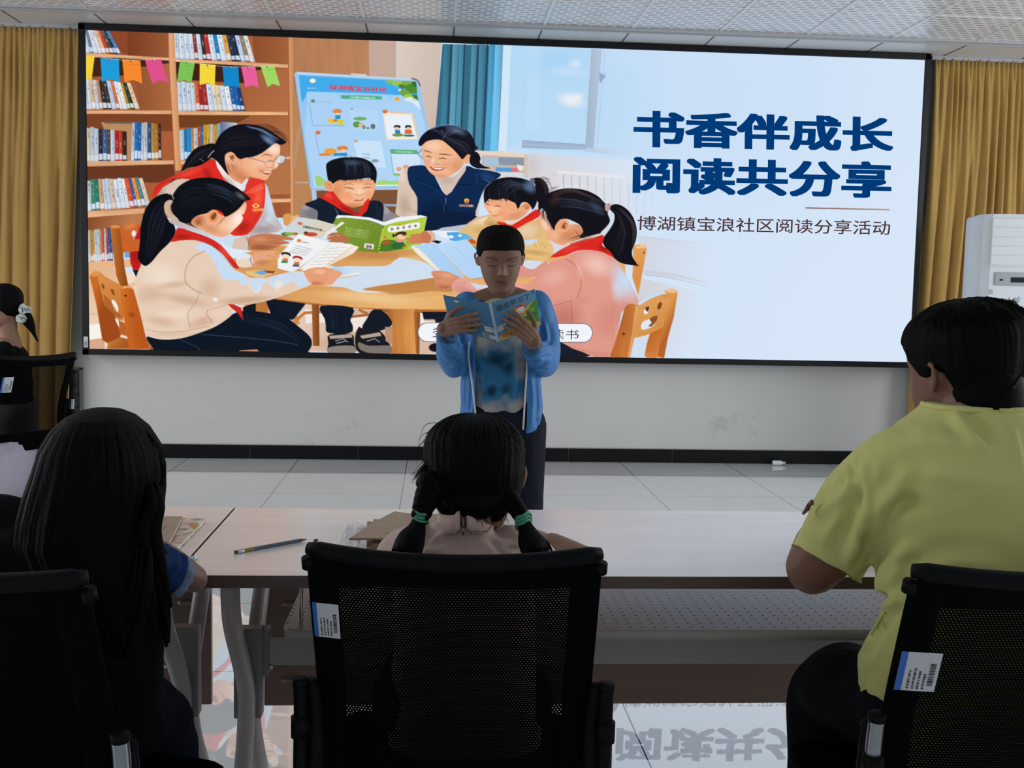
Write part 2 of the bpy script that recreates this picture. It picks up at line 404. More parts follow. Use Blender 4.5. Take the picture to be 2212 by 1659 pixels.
# ------------------------------------------------------------------ the picture on the screen, drawn shape by shape
class Painter:
    """anti-aliased polygon painter; colours in display values"""
    def __init__(s, W, H, to_uv):
        s.W, s.H = W, H; s.c = np.zeros((H, W, 3), np.float32); s.to_uv = to_uv; s.view = (0, 0, 1); s.clip = None; s.rng = np.random.RandomState(3)
    def V(s, x0, y0, k): s.view = (x0, y0, k)
    def pts(s, t):
        a = np.array([float(x) for x in t.split()], float).reshape(-1, 2) if isinstance(t, str) else np.asarray(t, float).reshape(-1, 2)
        return a
    def cv(s, a):
        x = s.view[0] + a[:, 0]*s.view[2]; y = s.view[1] + a[:, 1]*s.view[2]; u, v = s.to_uv(x, y)
        return np.stack([u*(s.W - 1), v*(s.H - 1)], 1)
    @staticmethod
    def rgb(h):
        if isinstance(h, str): h = h.lstrip('#'); return np.array([int(h[i:i+2], 16)/255 for i in (0, 2, 4)], np.float32)
        return np.asarray(h, np.float32)
    def cov(s, q):
        x0 = max(0, int(math.floor(q[:, 0].min())) - 1); x1 = min(s.W, int(math.ceil(q[:, 0].max())) + 2)
        y0 = max(0, int(math.floor(q[:, 1].min())) - 1); y1 = min(s.H, int(math.ceil(q[:, 1].max())) + 2)
        if x1 <= x0 or y1 <= y0: return None
        w, h, K = x1 - x0, y1 - y0, 4
        acc = np.zeros((h, w + 2), np.float32); q2 = np.roll(q, -1, 0)
        ys = (np.arange(h*K) + .5)/K + y0 - .5
        for (ax, ay), (bx, by) in zip(q, q2):
            if ay == by: continue
            sg = 1.0
            if ay > by: ax, ay, bx, by, sg = bx, by, ax, ay, -1.0
            i0 = max(0, int(math.ceil((ay - y0 + .5)*K - .5))); i1 = min(h*K, int(math.ceil((by - y0 + .5)*K - .5)))
            if i1 <= i0: continue
            x = np.clip(ax + (ys[i0:i1] - ay)*(bx - ax)/(by - ay) + .5 - x0, 0, w); i = np.floor(x).astype(int); f = x - i; r = np.arange(i0, i1)//K
            np.add.at(acc, (r, i), sg*(1 - f)/K); np.add.at(acc, (r, i + 1), sg*f/K)
        m = np.clip(np.abs(np.cumsum(acc, 1)[:, :w]), 0, 1)
        return x0, x1, y0, y1, m
    def blend(s, box, col, a=1.0):
        if box is None: return
        x0, x1, y0, y1, m = box
        if s.clip is not None: m = m*s.clip[y0:y1, x0:x1]
        m = (m*a)[..., None]; t = s.c[y0:y1, x0:x1]; t += (col - t)*m
    def P(s, col, t, sm=0, a=1.0, g=None):
        """polygon; sm = smooth outline; g = (x0, y0, x1, y1, colour2) linear gradient"""
        p = s.pts(t)
        if sm: p = np.array(catmull(p, sm if sm > 1 else 5, True))
        box = s.cov(s.cv(p))
        if box is None: return
        c = s.rgb(col)
        if g is not None:
            e = s.cv(s.pts(g[:4])); d = e[1] - e[0]; yy, xx = np.mgrid[box[2]:box[3], box[0]:box[1]]
            k = np.clip(((xx - e[0, 0])*d[0] + (yy - e[0, 1])*d[1])/(d @ d), 0, 1)[..., None]; c = c*(1 - k) + s.rgb(g[4])*k
        s.blend(box, c, a)
    def K(s, t=None, sm=0):
        if t is None: s.clip = None; return
        p = s.pts(t)
        if sm: p = np.array(catmull(p, 5, True))
        b = s.cov(s.cv(p)); s.clip = np.zeros((s.H, s.W), np.float32)
        if b is not None: s.clip[b[2]:b[3], b[0]:b[1]] = b[4]
    def PK(s, col, t, sm=0, g=None): s.K(); s.P(col, t, sm, g=g); s.K(t, sm)
    def E(s, col, cx, cy, rx, ry=None, rot=0, a=1.0):
        ry = rx if ry is None else ry; th = np.arange(28)*2*PI/28; cr, sr = math.cos(math.radians(rot)), math.sin(math.radians(rot))
        x, y = rx*np.cos(th), ry*np.sin(th); s.P(col, np.stack([cx + x*cr - y*sr, cy + x*sr + y*cr], 1), 0, a)
    def S(s, col, cx, cy, rx, ry=None, rot=0, a=1.0):
        """soft airbrush spot"""
        ry = rx if ry is None else ry
        rx, ry = rx*1.3, ry*1.3; k = s.cv(np.array([[cx, cy], [cx + 10, cy], [cx, cy + 10]])); sx = (k[1, 0] - k[0, 0])/10; sy = (k[2, 1] - k[0, 1])/10
        c0 = k[0]; R = max(rx*sx, ry*sy, rx*sy, ry*sx)*1.05 + 1
        x0, x1, y0, y1 = max(0, int(c0[0] - R)), min(s.W, int(c0[0] + R) + 1), max(0, int(c0[1] - R)), min(s.H, int(c0[1] + R) + 1)
        if x1 <= x0 or y1 <= y0: return
        yy, xx = np.mgrid[y0:y1, x0:x1]; dx, dy = (xx - c0[0])/sx, (yy - c0[1])/sy
        cr, sr = math.cos(math.radians(rot)), math.sin(math.radians(rot)); u = (dx*cr + dy*sr)/rx; v = (-dx*sr + dy*cr)/ry
        d = np.clip(1 - (u*u + v*v), 0, 1); s.blend((x0, x1, y0, y1, (d*d).astype(np.float32)), s.rgb(col), a)
    def L(s, col, w, t, sm=5, a=1.0, tp=(1, 1)):
        """stroke of width w; tp = relative width at both ends"""
        p = s.pts(t)
        if sm and len(p) > 2: p = np.array(catmull(p, sm))
        d = np.gradient(p, axis=0); n = np.stack([-d[:, 1], d[:, 0]], 1); n /= (np.linalg.norm(n, axis=1, keepdims=True) + 1e-9)
        k = np.linspace(0, 1, len(p)); ww = w/2*np.where(k < .5, tp[0] + (1 - tp[0])*k*2, 1 + (tp[1] - 1)*(k*2 - 1))[:, None]
        s.blend(s.cov(s.cv(np.concatenate([p + n*ww, (p - n*ww)[::-1]]))), s.rgb(col), a)
    def Hh(s, col, w, A, B, n, a=.5, jit=6):
        """strands between two guide curves"""
        A, B = s.pts(A), s.pts(B)
        for i in range(n):
            t = s.rng.rand(); p = A*(1 - t) + B*t + s.rng.randn(*A.shape)*jit*.4; s.L(col, w*(.5 + s.rng.rand()), p, 4, a*(.4 + .6*s.rng.rand()), (.3, .2))
    def T(s, t, amt, fx, fy, sm=0):
        """grain of wood or cloth inside an outline"""
        p = s.pts(t); p = np.array(catmull(p, 5, True)) if sm else p
        b = s.cov(s.cv(p))
        if b is None: return
        x0, x1, y0, y1, m = b; acc = 0
        for o in (1, 2.1):
            nx, ny = max(2, int((x1 - x0)/fx*o) + 2), max(2, int((y1 - y0)/fy*o) + 2); g = s.rng.rand(ny, nx).astype(np.float32)
            X = np.linspace(0, nx - 1.001, x1 - x0); Y = np.linspace(0, ny - 1.001, y1 - y0); xi, yi = X.astype(int), Y.astype(int); fxx, fyy = X - xi, (Y - yi)[:, None]
            acc = acc + ((g[yi][:, xi]*(1 - fxx) + g[yi][:, xi + 1]*fxx)*(1 - fyy) + (g[yi + 1][:, xi]*(1 - fxx) + g[yi + 1][:, xi + 1]*fxx)*fyy - .5)/o
        if s.clip is not None: m = m*s.clip[y0:y1, x0:x1]
        s.c[y0:y1, x0:x1] *= 1 + (acc*amt*m)[..., None]
    def text_lines(s, col, x0, y0, x1, y1, n, w, dx, dy, a=.8, dash=(6, 14)):
        """rows of tiny illegible print: from (x0,y0)-(x1,y1), next row at +(dx,dy)"""
        for i in range(n):
            L = math.hypot(x1 - x0, y1 - y0); t = 0
            while t < L:
                d = s.rng.uniform(*dash); e = min(L, t + d); k0, k1 = t/L, e/L
                s.L(col, w, [(x0 + dx*i + (x1 - x0)*k0, y0 + dy*i + (y1 - y0)*k0), (x0 + dx*i + (x1 - x0)*k1, y0 + dy*i + (y1 - y0)*k1)], 0, a*s.rng.uniform(.5, 1)); t = e + s.rng.uniform(2, 5)
    def books(s, bl, br, tl, tr, cols, lean=0, lab=.2, rnd=.06):
        """a row of spines: base-left, base-right, top-left, top-right points"""
        bl, br, tl, tr = [np.array(p, float) for p in (bl, br, tl, tr)]; w = s.rng.uniform(.75, 1.3, len(cols)); e = np.concatenate([[0], np.cumsum(w)])/w.sum()
        for i, c in enumerate(cols):
            if c is None: continue
            a, b = e[i], e[i + 1]; k = 1 - s.rng.rand()*rnd; A, B = bl + (br - bl)*a, bl + (br - bl)*b
            C, D = B + (tl + (tr - tl)*b - B)*k, A + (tl + (tr - tl)*a - A)*k
            col = s.rgb(c); lum = col.mean(); g = (A[0], A[1], B[0], B[1], col*.82)
            s.P(col, np.stack([A, B, C, D]), g=g)
            s.L('#3a3028', 2.2, np.stack([B, C]), 0, .55)
            lh = lab*s.rng.uniform(.7, 1.1); q = lambda u, v: A + (B - A)*u + ((D - A) + (C - B) - (D - A) if 0 else (D - A)*(1 - u) + (C - B)*u)*v
            s.P('#dfe9f6', np.stack([q(.05, .05), q(.9, .05), q(.9, .05 + lh), q(.05, .05 + lh)]), a=.9 if lum < .75 else .5)
            s.L('#565a66', 1.6, np.stack([q(.05, .05 + lh), q(.9, .05 + lh)]), 0, .5)
            n = s.rng.randint(2, 5); ink = '#4a5060' if lum > .5 else '#d8d2c8'
            for _ in range(n):
                v = s.rng.uniform(.36, .85); s.L(ink, max(2.0, .22*abs(B[0] - A[0])), np.stack([q(.5, v), q(.5, v + s.rng.uniform(.03, .09))]), 0, .55)
    def finish(s):
        c = np.clip(s.c, 0, 1); return np.where(c <= .04045, c/12.92, ((c + .055)/1.055)**2.4)
def _to_uv(x, y):
    dx = CF.x + CR.x*(x - IMG_W/2)/FPX - CU.x*(y - IMG_H/2)/FPX; dy = CF.y + CR.y*(x - IMG_W/2)/FPX - CU.y*(y - IMG_H/2)/FPX; dz = CF.z + CR.z*(x - IMG_W/2)/FPX - CU.z*(y - IMG_H/2)/FPX
    t = SCR_Y/dy; return (dx*t - PX0)/(PX1 - PX0), (PZ1 - (CAM_H + dz*t))/(PZ1 - PZ0)
def paint(p):
    P, PK, K, E, S, L, V, T, Hh = p.P, p.PK, p.K, p.E, p.S, p.L, p.V, p.T, p.Hh
    V(0, 0, 1)
    full = '150 30 2050 30 2050 830 150 830'
    P('#cfe2f6', full, g=(1100, 100, 1900, 700, '#d7e6f8'))
    # ---- right: pale room fading to blank, radiator, floor
    S('#c6def7', 1500, 200, 420, 300, 0, .7); S('#b4d8f5', 1210, 230, 230, 240, 0, .8)
    V(1050, 360, .26519)
    P('#d9d6da', '340 0 1100 40 1250 560 1200 700 560 700 340 200', a=.85, g=(500, 100, 1500, 300, '#d3e3f6'))
    P('#cfc9cc', '1240 560 1900 640 1900 960 1280 860', a=.5, g=(1250, 700, 1850, 800, '#d6e5f8'))
    P('#d2cdd0', '1230 900 1700 1010 1800 1400 1500 1600 1150 1600', a=.75, g=(1250, 1000, 1800, 1200, '#d7e6f8'))
    L('#b0aaaf', 10, '1285 880 1500 905 1800 975', 5, .55, (1, .1)); L('#c0bcc2', 5, '1240 565 1500 600 1750 625', 5, .5, (1, .1)); L('#bfb9bd', 30, '1285 858 1500 880 1820 950', 5, .35, (1, .1))
    for i in range(14):                                    # radiator ribs
        x = 575 + 66*i; f = max(0, 1 - i/13)
        P('#e6e4e6', [(x, 45 + 3.2*i), (x + 52, 47 + 3.2*i), (x + 52, 395), (x, 395)], a=.75*f)
        L('#a9a3a6', 7, [(x + 55, 80 + 3*i), (x + 56, 240), (x + 52, 400)], 0, .6*f)
    L('#f2f4f8', 12, '570 38 1000 62 1300 80', 5, .7, (1, .1)); E('#c9c2c4', 560, 62, 18, 16)
    V(1050, 60, .24864)                                    # window, mullion, sill
    P('#b3d9f6', '40 150 920 185 860 1010 310 975 180 1060 100 1060', g=(300, 200, 700, 900, '#b9dbf5'))
    P('#c8e0f6', '360 160 480 165 470 900 350 900', a=.35); S('#9fcdf2', 620, 320, 260, 160, 0, .5)
    S('#eef0f3', 740, 630, 130, 70, 10, .95); S('#e6edf5', 775, 310, 60, 40, 0, .7); S('#d5e6f7', 700, 380, 200, 60, 0, .5); S('#eef0f3', 790, 600, 60, 40, -20, .7)
    P('#a3b7ce', '915 185 1008 190 985 420 960 700 935 1055 860 1040 890 560', g=(880, 600, 980, 600, '#b2c3d8')); L('#8fa3bb', 4, '1030 190 1010 500 965 1010', 4, .5)
    P('#94aac2', '985 385 1005 400 1030 415 1042 380 1035 435 1010 450 1002 478 985 470')
    P('#9db4cc', '315 978 860 1015 870 1055 310 1040'); L('#8298b0', 4, '315 978 860 1015', 0, .8); L('#8298b0', 4, '310 1042 870 1058', 0, .8); L('#b6c8da', 8, '320 1012 860 1045', 0, .7)
    P('#b8c3d4', '860 1035 1290 1075 1290 1115 860 1075', a=.6, g=(880, 1050, 1290, 1100, '#cfe0f4')); P('#c4e2fa', '200 1050 1290 1120 1290 1150 200 1085', a=.7)
    P('#d9d3d6', '370 1090 1290 1150 1290 1367 370 1367', a=.8, g=(400, 1100, 1200, 1250, '#dbe4f1')); S('#cabfbf', 400, 1200, 90, 120, 0, .6)
    for i in range(9):
        x = 620 + 70*i; L('#a59fa3', 9, [(x + 52, 1275 + 5*i), (x + 53, 1367)], 0, .6*(1 - i/9))
    P('#ecebee', '615 1240 1200 1290 1200 1310 615 1262', a=.7); E('#d8d2d4', 592, 1275, 20, 18)
    # ---- bookcase
    V(150, 40, .25322)
    PK('#a55c37', '120 0 2172 0 2172 1700 120 1700'); T('120 0 1900 0 1900 1700 120 1700', .12, 9, 200); K()
    P('#8e4529', '140 0 495 0 495 300 140 290'); P('#7a3d22', '495 0 845 0 850 340 495 320', g=(495, 200, 850, 200, '#9a5a36'))
    P('#43251a', '140 320 850 355 850 470 140 500'); P('#8f5231', '560 420 860 380 872 780 600 780', g=(560, 500, 870, 500, '#b06a42'))
    P('#7c4327', '145 812 870 815 880 960 145 960'); P('#6a3822', '145 1262 890 1242 905 1400 150 1400')
    P('#8c4d2e', '1540 0 1870 0 1870 400 1585 385', g=(1540, 200, 1870, 200, '#a4623c')); P('#3f2219', '905 365 1640 400 1640 560 910 520'); P('#a3613b', '1500 560 1560 440 1870 430 1870 800 1510 790', g=(1500, 500, 1870, 700, '#b56f47'))
    P('#70401f', '930 822 1870 825 1870 930 930 930'); P('#9c5c38', '1420 900 1545 830 1870 830 1885 1500 1500 1500', g=(1500, 900, 1885, 1200, '#b5734a'))
    p.books((140, 292), (445, 304), (95, 60), (325, 85), ['#c9d8ea', '#6f7f95', '#cfd9ea', '#dfe3ea', '#e2b89a', '#c9462f', '#59473f', '#1f2f45', '#4b8cc4'], rnd=.02)
    p.books((895, 342), (1585, 372), (884, 105), (1515, 130), ['#cfdff2', '#d8e4f4', '#cfdff2', '#d8e4f4', '#8d3a34', '#cfdff2', '#3a3436', '#b0342f', '#d6e2f2', '#1d7fc0', '#dbe6f4', '#e0a14a', '#2a3550', '#25304a', '#bcd0ea', '#8a7c66', '#e0ddd6'], rnd=.02)
    p.books((142, 776), (602, 772), (120, 500), (520, 545), ['#cfd9ea', '#d7e2f2', '#e4b98e', '#c7d5ea', '#c98a62', '#34302f', '#3a3b3d', '#b9cbe2', '#d46a3f', '#dbe5f2', '#e8e6e0', '#a8872c', '#2a3a33', '#e8c9a0'])
    p.books((930, 788), (1500, 786), (918, 528), (1455, 572), ['#cfdff2', '#d3e2f4', '#cfdff2', '#cfe0e6', '#e2693c', '#9f2a2a', '#a83232', '#cfe0f5', '#e8dcc8', '#e3cfae', '#cfe0f5', '#eef1f5', '#1f5ea8', '#1d5fae', '#25406e'])
    P('#b98a60', '270 885 540 895 520 1215 420 1215'); P('#6e5a4a', '300 878 600 880 600 900 300 895')
    p.books((150, 1222), (490, 1215), (146, 915), (487, 950), ['#e8dcc0', '#c9dcf2', '#d5e3f5', '#33323a', '#3f6db5', '#584b48', '#d5e0f0', '#c02a2a', '#d84a30', '#3b2a24'])
    p.books((525, 1213), (785, 1205), (535, 880), (778, 892), ['#cfe0f5', '#2f7fd0', '#1f6fc5', '#cfe0f5', '#d8dde0', '#3d5b8d', '#c9a23f', '#c97f2f', '#4a2a22'], rnd=.03)
    p.books((945, 1210), (1290, 1195), (938, 945), (1290, 880), ['#cfe6f5', '#2389d6', '#2f9be6', '#d8a258', '#dfe4ee', '#c05a3a', '#2f7fd0', '#e8b52a', '#f0c23a', '#dfe4ee', '#e6b24a', '#9fc5e8'])
    P('#5d6d8d', '1290 880 1430 890 1430 1000 1290 1000', g=(1290, 900, 1430, 900, '#cfd8e6'))
    p.books((155, 1642), (695, 1600), (150, 1370), (620, 1350), ['#e0e6ee', '#4a9a7f', '#2f8d73', '#e3b08a', '#cfe0f5', '#cfdcee', '#e4c6a8', '#dce8f8', '#dce8f8', '#e8e8ea', '#d9532f', '#2a5aa5', '#e8933f', '#4f7f8f', '#dfc9b0'])
    for q in ('140 295 850 335 848 358 140 325', '145 785 870 785 870 815 145 812', '148 1217 890 1210 890 1242 150 1262', '150 1645 640 1620 640 1660 155 1700',
              '900 345 1865 392 1865 422 902 368', '925 790 1865 797 1865 825 930 822', '1800 1180 1885 1178 1885 1198 1800 1200', '1690 1540 1890 1535 1890 1565 1690 1572', '945 1214 990 1212 990 1240 945 1245'):
        P('#e2ae80', q); T(q, .15, 40, 4)
    for q in ('843 0 890 0 905 350 930 820 955 1290 905 1300 850 350', '1868 0 1915 0 1912 900 1925 1700 1890 1700 1880 900'):
        P('#dfa578', q, g=(870, 300, 900, 300, '#d39465') if q[0] == '8' else (1868, 900, 1920, 900, '#c98b5e'))
    P('#b47a52', '1915 0 2172 0 2172 470 1925 455', g=(1915, 200, 2172, 400, '#bd8660')); T('1915 0 2172 0 2172 470 1925 455', .08, 6, 200)
    for q, c in (('140 318 215 322 188 528 165 510 140 528', '#f2d33c'), ('265 338 422 345 428 548 352 515 278 540', '#1f9ddb'), ('450 348 605 360 620 556 542 522 470 545', '#f78a2f'), ('643 352 780 345 845 545 770 525 708 556', '#e0508f'),
                 ('945 355 1070 378 1040 553 985 525 918 540', '#7cc455'), ('1112 383 1246 395 1240 578 1178 550 1110 568', '#f5d93c'), ('1305 408 1440 412 1452 592 1385 570 1322 583', '#1587cb'), ('1465 412 1585 408 1616 588 1555 568 1500 592', '#ea5f9d'), ('1630 405 1745 398 1798 575 1732 558 1690 585', '#a2d966')):
        P(c, q); a = p.pts(q); w = a[1] - a[0]; d = a[3] - a[0]
        if c != '#f2d33c':
            p.text_lines('#5a3a4a', *(a[0] + w*.25 + d*.22), *(a[0] + w*.8 + d*.22), 1, 5, 0, 0, .5); p.text_lines('#5a3a4a', *(a[0] + w*.2 + d*.45), *(a[0] + w*.75 + d*.45), 3, 2.5, d[0]*.18, d[1]*.18, .3)
            E('#5a3b3b', *(a[0] + w*.45 + d*.06), 8, 8); E('#e8e4e0', *(a[0] + w*.5 + d*.04), 5, 4)
    L('#e9e2da', 4, '200 322 430 352 650 352 770 345', 5, .8); L('#e9e2da', 4, '860 345 1080 380 1300 408 1600 412 1760 398', 5, .8)
    # ---- wall, curtain, notice board
    V(600, 60, .25322)
    P('#b27b54', '130 0 780 0 780 420 140 400', g=(130, 200, 780, 300, '#bb8560')); T('130 0 780 0 780 420 140 400', .08, 6, 160)
    P('#c4a99a', '780 0 1010 0 1010 440 780 420'); P('#d9cbc0', '1010 0 1405 0 1350 860 1270 860 1200 450 1010 440', g=(1010, 300, 1400, 400, '#cdbbae'))
    P('#b98458', '130 400 290 1390 1040 1390 1040 1659 130 1659'); P('#7d5236', '330 1390 1040 1380 1030 1600 340 1600')
    P('#376a83', '1405 138 1925 155 1905 600 1880 1050 1690 1050 1340 900 1350 800')
    for i, (x0, x1, c) in enumerate([(1420, 1470, '#3f7e9a'), (1495, 1545, '#5f9db5'), (1550, 1600, '#4f8fac'), (1655, 1700, '#5794b0'), (1720, 1775, '#4a88a6'), (1805, 1860, '#4fa0cc'), (1855, 1922, '#74c2ef')]):
        P(c, [(x0, 140), (x1, 145), (x1 - 20, 500), (x1 - 45, 1050), (x0 - 45, 1050), (x0 - 15, 500)], g=(x0, 300, x1, 300, p.rgb(c)*.82))
    for x in (1480, 1595, 1710, 1790): L('#1f3f52', 14, [(x, 140), (x - 15, 500), (x - 38, 1050)], 4, .85)
    P('#d9ebfa', '1922 155 1990 157 1950 1050 1880 1050', a=.8)
    P('#e7d5c4', '1690 1045 2130 1070 2120 1105 1690 1085'); P('#c9b6ac', '1740 1085 2110 1105 2100 1250 1740 1250'); P('#a9c3dc', '1760 1110 1890 1110 1880 1180 1760 1170'); P('#8a97a5', '1880 1105 2105 1110 2100 1180 1890 1170')
    P('#4d9fd8', '1860 1190 2000 1195 1990 1230 1860 1225'); P('#e36f7f', '1990 1195 2060 1195 2060 1230 1990 1228'); P('#e8e4e0', '2040 1165 2100 1180 2090 1220 2050 1215'); P('#d5dbe4', '1850 1230 2090 1235 2090 1280 1850 1270'); P('#d4c3b5', '2100 1080 2135 1080 2130 1280 2105 1280')
    P('#b98f70', '160 870 190 840 200 900 150 1200 130 1200'); P('#a8cbea', '285 1370 325 1375 345 1600 310 1600'); L('#b8a99d', 14, '150 1320 290 1320', 0, .9); L('#93b4d0', 20, '890 1512 1030 1515', 0, .9)
    bd = '140 395 160 375 1165 435 1205 455 1222 520 1290 900 1300 1330 1250 1370 300 1388 275 1360 230 1050 145 440'
    P('#9fc6ea', bd); L('#7f95aa', 8, '145 420 190 760 275 1330', 4, .7); L('#6b6f76', 14, '1140 432 1190 448 1215 500', 4, .9); L('#cfe3f6', 10, '165 385 1140 440', 0, .9); P('#e1dcd6', '620 388 760 398 750 410 630 400')
    PK('#8cc4f2', '180 405 1180 460 1195 600 1270 900 1270 1340 310 1365 240 1000', g=(500, 450, 800, 1300, '#bcdcf9'))
    P('#3aa8ea', '170 400 1190 455 1230 700 1100 560 950 590 260 550 205 640', a=.9); P('#aed3f6', '250 560 330 545 1100 580 1230 640 1270 1000 1280 1300 310 1300 250 640', sm=4, a=.85)
    for x, y, r, c in ((1100, 470, 60, '#7fae3f'), (1010, 465, 55, '#9cc456'), (1150, 520, 65, '#4f8a35'), (1090, 560, 50, '#6fa33f'), (1170, 600, 45, '#3f7d30'), (950, 462, 30, '#8fbb55'), (1120, 590, 40, '#9cc94f'), (1180, 480, 40, '#3c6d2e'), (1060, 500, 30, '#557f35')): E(c, x, y, r, r*.6, 15)
    P('#e8f2fb', '1080 615 1120 590 1190 615 1230 660 1220 700 1150 640', sm=4, a=.8)
    E('#f5e6c8', 298, 452, 26, 20); E('#fff8e8', 298, 452, 14, 10); p.text_lines('#d8ecfa', 250, 515, 330, 515, 1, 8, 0, 0, .7); E('#f0a63a', 1018, 607, 20, 18); E('#8ec8f0', 960, 600, 14, 10); E('#f2e0c0', 1040, 530, 12, 10)
    P('#4fae8b', '555 575 865 583 882 598 868 612 560 605 546 590', sm=4); p.text_lines('#e8f6f0', 615, 592, 830, 600, 1, 16, 0, 0, .9, (14, 26))
    def card(q, c, w=5): L(c, w, q, 0, .8)
    card('268 640 300 832 570 834', '#5d8f8f'); E('#5f9a6d', 300, 625, 20, 15); p.text_lines('#5a6f80', 345, 632, 470, 636, 1, 5, 0, 0, .7, (4, 8)); p.text_lines('#7fa3c0', 320, 690, 480, 700, 4, 2, 6, 28, .4)
    E('#d98a4a', 508, 712, 40, 20); E('#f3dcc8', 512, 738, 20, 12); P('#2a8fc8', '490 745 535 742 535 778 490 778'); E('#f0c23a', 455, 795, 34, 20, 20); E('#d9cf3a', 535, 805, 28, 26); E('#c98a3a', 490, 790, 20, 12)
    P('#b9dbf8', '605 690 850 700 870 880 640 880', a=.5); E('#8f9aa0', 633, 690, 12, 8); E('#6faf5f', 702, 775, 56, 16); E('#5f9a45', 675, 825, 34, 26); E('#d8b8a0', 712, 830, 24, 20); E('#7a8a7a', 735, 848, 14, 18); E('#5f6f6a', 812, 842, 20, 22); E('#6f7f78', 770, 856, 14, 8)
    P('#fbe6d0', '895 715 1150 728 1200 950 930 955'); P('#e9f1fb', '915 740 1138 752 1180 935 945 938'); E('#d9743f', 916, 714, 22, 17); L('#f0b878', 8, '950 722 1140 732 1195 940', 0, .9); p.text_lines('#8fb0cc', 940, 760, 1120, 770, 3, 2, 6, 24, .45)
    E('#2a2a33', 1018, 845, 30, 16); E('#f3cdb0', 1015, 858, 20, 12); P('#2f7fb8', '1000 870 1040 870 1048 905 1002 905'); E('#6f9a45', 1025, 915, 50, 14); E('#2a2a33', 1112, 845, 28, 15); E('#f3cdb0', 1115, 858, 18, 12); P('#e8683a', '1085 868 1140 868 1148 905 1080 905'); E('#2f7f5f', 1120, 920, 48, 10)
    card('320 905 355 1088 610 1092', '#6f8f9f'); E('#d9774a', 343, 894, 22, 17); p.text_lines('#9fb8cc', 395, 898, 500, 902, 3, 2, 6, 30, .5); E('#e8a23f', 450, 1055, 56, 28); E('#d98748', 552, 1028, 48, 22); E('#f0cdb0', 560, 1050, 22, 14); P('#2f8fd0', '480 1070 590 1065 590 1092 470 1092'); E('#e08848', 400, 1082, 50, 12)
    P('#dcecfb', '640 960 880 965 925 1195 840 1190 690 1150', a=.6); card('642 975 660 1080', '#d8c8b8'); E('#c9a88f', 665, 968, 18, 12); p.text_lines('#6f8fa8', 720, 1075, 785, 1082, 2, 12, 6, 30, .7, (8, 14)); E('#7f9fb0', 830, 1135, 32, 14)
    P('#5fae7f', '955 1035 1190 1045 1200 1078 965 1075'); p.text_lines('#e3f4ea', 1005, 1056, 1150, 1062, 1, 12, 0, 0, .8); P('#cfe4fa', '965 1078 1210 1080 1230 1260 990 1260'); card('965 1080 990 1255', '#5fae7f', 6); E('#e8a878', 1035, 1205, 24, 20); E('#e09a55', 1095, 1190, 26, 20); P('#8fbf5f', '990 1240 1060 1245 1060 1262 990 1262')
    P('#9fd06f', '315 1260 360 1265 400 1300 420 1350 330 1355', a=.95); P('#a5d76f', '840 1310 900 1298 960 1310 1040 1300 1040 1345 840 1345'); P('#eef5fb', '840 1340 1040 1338 1040 1350 840 1352')
    K()
    # ---- woman with red vest (left, behind)
    V(150, 40, .25322)
    Hh('#3b2418', 3, '1550 905 1680 905 1780 940', '1700 960 1800 1000 1880 1060', 26, .6, 14)
    PK('#d5c0b2', '740 1520 800 1440 900 1380 1010 1355 1100 1380 960 1460 880 1540'); T('740 1520 800 1440 900 1380 1010 1355 1100 1380 960 1460 880 1540', .12, 20, 20); S('#a38b7c', 760, 1500, 80, 60, -40, .7); K()
    vest = '700 1530 722 1450 775 1395 880 1345 1000 1300 1100 1258 1215 1193 1262 1225 1360 1370 1480 1470 1540 1390 1640 1372 1670 1400 1680 1700 1300 1800 1100 1500 1020 1370 900 1360 790 1440 740 1510'
    PK('#dd2e26', vest); S('#9a1b18', 1180, 1330, 90, 40, 60, .6); S('#f0493c', 1020, 1320, 160, 30, -25, .7); L('#9c1c18', 6, '1150 1270 1190 1350 1210 1400', 5, .7); L('#a01f1a', 7, '730 1460 800 1400 900 1365 1020 1362', 5, .7); S('#ff6a4a', 1610, 1430, 70, 60, 0, .6); L('#b52018', 5, '1490 1490 1570 1480 1660 1430 1640 1385', 5, .7); K()
    face = '1790 1078 1797 1120 1793 1165 1800 1195 1790 1230 1776 1262 1758 1282 1738 1288 1722 1298 1728 1312 1712 1334 1700 1352 1686 1372 1645 1380 1590 1368 1540 1350 1505 1392 1430 1400 1350 1345 1305 1230 1330 1150 1480 1170 1640 1110 1740 1070'
    PK('#f0ae86', face, sm=4); S('#fde3d2', 1740, 1110, 90, 60, 20, .95); S('#fbcfb0', 1640, 1240, 130, 90, 0, .6); S('#cc7a52', 1440, 1330, 130, 70, 30, .75); S('#e09067', 1350, 1280, 60, 90, 0, .6); S('#e98f6a', 1640, 1290, 50, 35, 0, .55); S('#c97850', 1540, 1375, 120, 30, 10, .6); S('#fff0e4', 1775, 1240, 26, 40, 0, .8)
    L('#5a3222', 7, '1640 1172 1680 1160 1728 1172', 5, .85, (.3, .6)); L('#3a211a', 6, '1690 1222 1715 1214 1738 1222', 5, .9, (.4, .4)); L('#b86848', 4, '1745 1270 1735 1284 1752 1288', 5, .8)
    P('#b5402f', '1628 1298 1660 1300 1722 1302 1716 1318 1695 1334 1660 1324'); P('#fbf1ea', '1640 1303 1720 1305 1705 1318 1665 1315'); L('#a55238', 4, '1612 1290 1625 1300 1620 1316', 5, .7); K()
    PK('#f3b78f', '1330 1180 1350 1145 1390 1142 1415 1175 1412 1225 1400 1245 1370 1240 1345 1215', sm=4); P('#8a4a32', '1365 1175 1400 1165 1408 1200 1390 1195 1400 1215 1380 1205', sm=4, a=.85); L('#d07f58', 5, '1345 1160 1380 1150 1405 1175', 5, .7); K()
